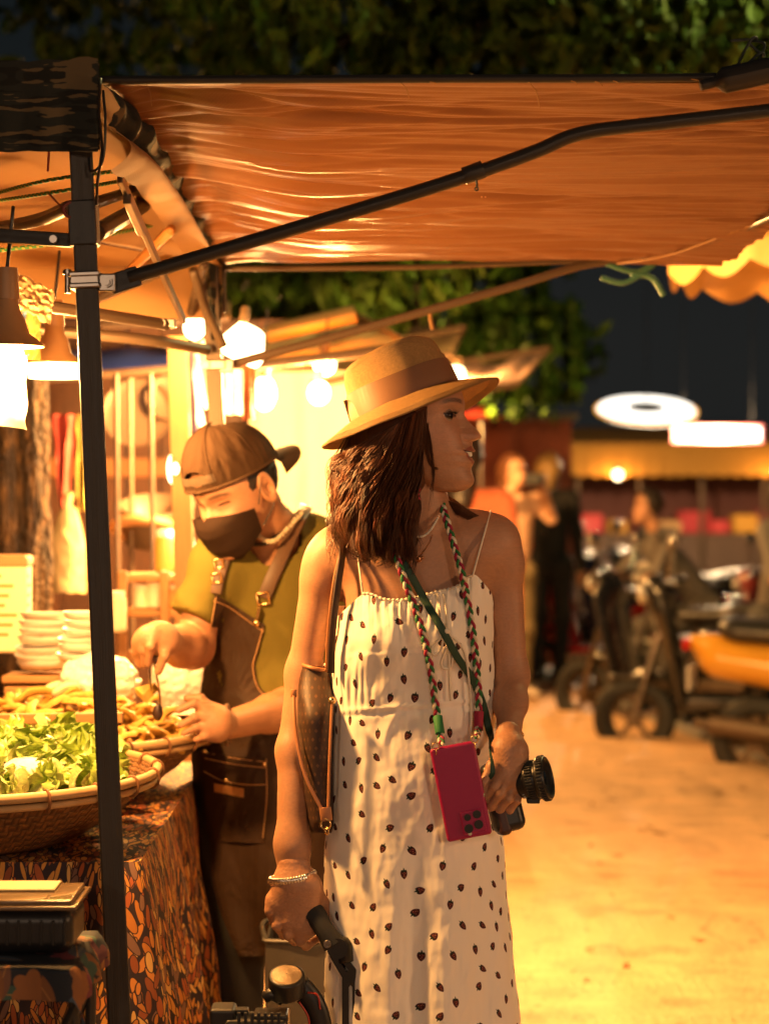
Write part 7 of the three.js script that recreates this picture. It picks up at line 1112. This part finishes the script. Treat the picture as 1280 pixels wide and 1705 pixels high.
// ---------------------------------------------------------------- parked scooters on the road
function scooter(label, at, yaw, col, lit) {
  const t = thing('motor_scooter', label, 'motor scooter', at.clone(), 'scooters parked along the kerb'), m4 = new THREE.Matrix4().makeRotationY(yaw).setPosition(at), T = (g) => g.applyMatrix4(m4);
  const paintM = mat('scooter_paint', col, 0.25, { clearcoat: 0.9, clearcoatRoughness: 0.1 });
  for (const x of [-0.63, 0.63]) { const w = part('wheel', T(new THREE.TorusGeometry(0.185, 0.052, 12, 36).translate(x, 0.237, 0)), M.rubber, t); part('rim', T(join([new THREE.TorusGeometry(0.14, 0.016, 8, 30).translate(x, 0.237, 0), ...[0, 1, 2, 3, 4].map((k) => new THREE.BoxGeometry(0.03, 0.15, 0.03).translate(0, 0.075, 0).rotateZ(k * 1.2566).translate(x, 0.237, 0)), new THREE.CylinderGeometry(0.05, 0.05, 0.1, 16).rotateX(Math.PI / 2).translate(x, 0.237, 0)])), M.brownSteel, w); }
  const c = (a, b, r0, r1, q) => C(V(...a), V(...b), r0, r1, q), N = (l, k, h = 0.02) => T(nets(field(l, k), boundsOf(l), h));
  part('rear_body', N([c([-0.80, 0.66, 0], [-0.30, 0.60, 0], 0.13, 0.16, [1, 0.8, 0.95]), c([-0.28, 0.58, 0], [-0.10, 0.42, 0], 0.15, 0.12), c([-0.86, 0.72, 0], [-0.95, 0.75, 0], 0.07, 0.04)], 0.08), paintM, t);
  part('floorboard', T(box(0.10, 0.34, 0, 0.5, 0.09, 0.3, 0.03)), paintM, t);
  part('front_shield', N([c([0.36, 0.36, 0], [0.46, 0.86, 0], 0.10, 0.12, [0.45, 1, 1.8]), c([0.47, 0.92, 0], [0.52, 0.98, 0], 0.09, 0.08, [1, 1, 1.3])], 0.06), paintM, t);
  part('front_fender', N([c([0.52, 0.48, 0], [0.74, 0.47, 0], 0.07, 0.05, [1, 0.5, 1]), c([0.45, 0.44, 0], [0.55, 0.48, 0], 0.06, 0.06)], 0.05), paintM, t);
  part('fork', T(join([-1, 1].map((s) => sweep([V(0.47, 0.8, s * 0.06), V(0.63, 0.24, s * 0.075)], 0.02, 8)))), M.greySteel, t);
  const s = part('seat', N([c([-0.72, 0.80, 0], [-0.12, 0.77, 0], 0.085, 0.09, [1, 0.6, 1.35]), c([-0.75, 0.84, 0], [-0.45, 0.82, 0], 0.07, 0.07, [1, 0.6, 1.3])], 0.05), mat('seat_vinyl', [0.02, 0.02, 0.022], 0.4), t);
  const hb = part('handlebar', T(sweep([V(0.36, 1.02, -0.34), V(0.44, 1.02, -0.16), V(0.47, 1.0, 0), V(0.44, 1.02, 0.16), V(0.36, 1.02, 0.34)], 0.016, 8)), M.black, t);
  for (const k of [-1, 1]) { part('mirror', T(join([sweep([V(0.43, 1.03, k * 0.2), V(0.42, 1.2, k * 0.26)], 0.007, 6), new THREE.SphereGeometry(0.065, 16, 10).scale(0.25, 0.7, 1).translate(0.41, 1.24, k * 0.28)])), M.chrome, hb); }
  part('headlight', T(new THREE.SphereGeometry(0.075, 20, 12).scale(0.6, 0.85, 1.25).translate(0.575, 0.95, 0)), mat('headlight_glass', [0.7, 0.7, 0.68], 0.08, { clearcoat: 1, metal: 0.6 }), t);
  part('tail_light', T(box(-0.985, 0.74, 0, 0.04, 0.06, 0.16, 0.012)), mat('tail_light', [0.4, 0.01, 0.01], 0.2, lit ? { emit: [1.6, 0.12, 0.05] } : {}), t);
  part('exhaust', T(join([sweep([V(-0.3, 0.28, 0.15), V(-0.85, 0.34, 0.17)], 0.05, 12), sweep([V(-0.86, 0.34, 0.17), V(-0.92, 0.345, 0.17)], 0.025, 10)])), M.brownSteel, t);
  part('engine', T(join([box(-0.38, 0.30, 0, 0.4, 0.2, 0.2, 0.04), box(-0.7, 0.26, -0.09, 0.3, 0.12, 0.06, 0.02)])), M.brownSteel, t);
  for (const k of [-1, 1]) part('stand', T(sweep([V(-0.1, 0.28, 0.1 * k), V(-0.16, 0.0, 0.2 * k)], 0.014, 6)), M.blackSteel, t);
  part('number_plate', T(box(-0.97, 0.56, 0, 0.01, 0.12, 0.2, 0.003)), M.whitePlastic, t); return { at: (x, y, z) => V(x, y, z).applyMatrix4(m4) };
}
const RY = -0.128;
scooter('yellow-orange scooter nearest the viewer at the right edge', V(2.52, RY, -9.75), -0.35, [0.62, 0.30, 0.03]);
scooter('black scooter with chrome exhaust behind the yellow one', V(1.80, RY, -11.9), 2.5, [0.015, 0.015, 0.017]);
scooter('red scooter parked just right of the person in black', V(1.70, RY, -14.2), 2.6, [0.42, 0.02, 0.015], true);
scooter('pale grey scooter in the middle of the row', V(2.3, RY, -13.1), 2.9, [0.38, 0.36, 0.33]);
scooter('black scooter with a round mirror close to the kerb between the others', V(2.05, RY, -10.9), 2.95, [0.012, 0.012, 0.012]);
scooter('maroon scooter half hidden behind the black ones', V(2.75, RY, -11.9), 2.6, [0.12, 0.02, 0.02], true);
scooter('white scooter nearly outside the right edge', V(3.15, RY, -12.6), 2.7, [0.55, 0.52, 0.48]);
scooter('charcoal scooter behind the yellow one at the right edge', V(3.0, RY, -10.7), 2.6, [0.03, 0.03, 0.032]);
scooter('dark blue scooter between the red one and the far end', V(2.05, RY, -15.3), 2.5, [0.02, 0.025, 0.06]);
scooter('dark green scooter at the far end of the row', V(2.5, RY, -16.5), 2.7, [0.03, 0.06, 0.05], true);
bystander('rider in a grey shirt bending forward on the pale scooter', V(2.2, RY, -13.25), 1.62, -1.25, { top: [0.10, 0.09, 0.085], bottom: [0.10, 0.09, 0.08], hair: [0.03, 0.02, 0.015], bare: true }, { sit: true, lean: 0.34, arms: 'bar' });
bystander('dark-haired rider in a dull grey shirt near the right edge', V(2.28, RY, -11.2), 1.72, 0.6, { top: [0.12, 0.11, 0.10], bottom: [0.05, 0.05, 0.05], hair: [0.012, 0.01, 0.01], bare: true, long: 0.1 }, { sit: true, lean: 0.08, arms: 'bar' });
bulbLamp('unseen bulb under the rose tarp behind the straw hat, lighting tarps and tree', V(0.34, 1.96, -9.1), 0.04, 6, {});  // unseen behind the hat, placed to light the tarp roofs and tree
bulbLamp('unseen bulb over the walkway behind the straw hat, lighting the people beyond', V(0.42, 2.02, -12.0), 0.04, 22, {});  // unseen too, lights the couple and the red wall from the left
bulbLamp('unseen bulb behind the hat brim, lighting the far walkway', V(0.28, 1.9, -10.6), 0.04, 10, {});  // out of sight behind the brim, lights the walkway farther back
renderer.render(scene, camera);
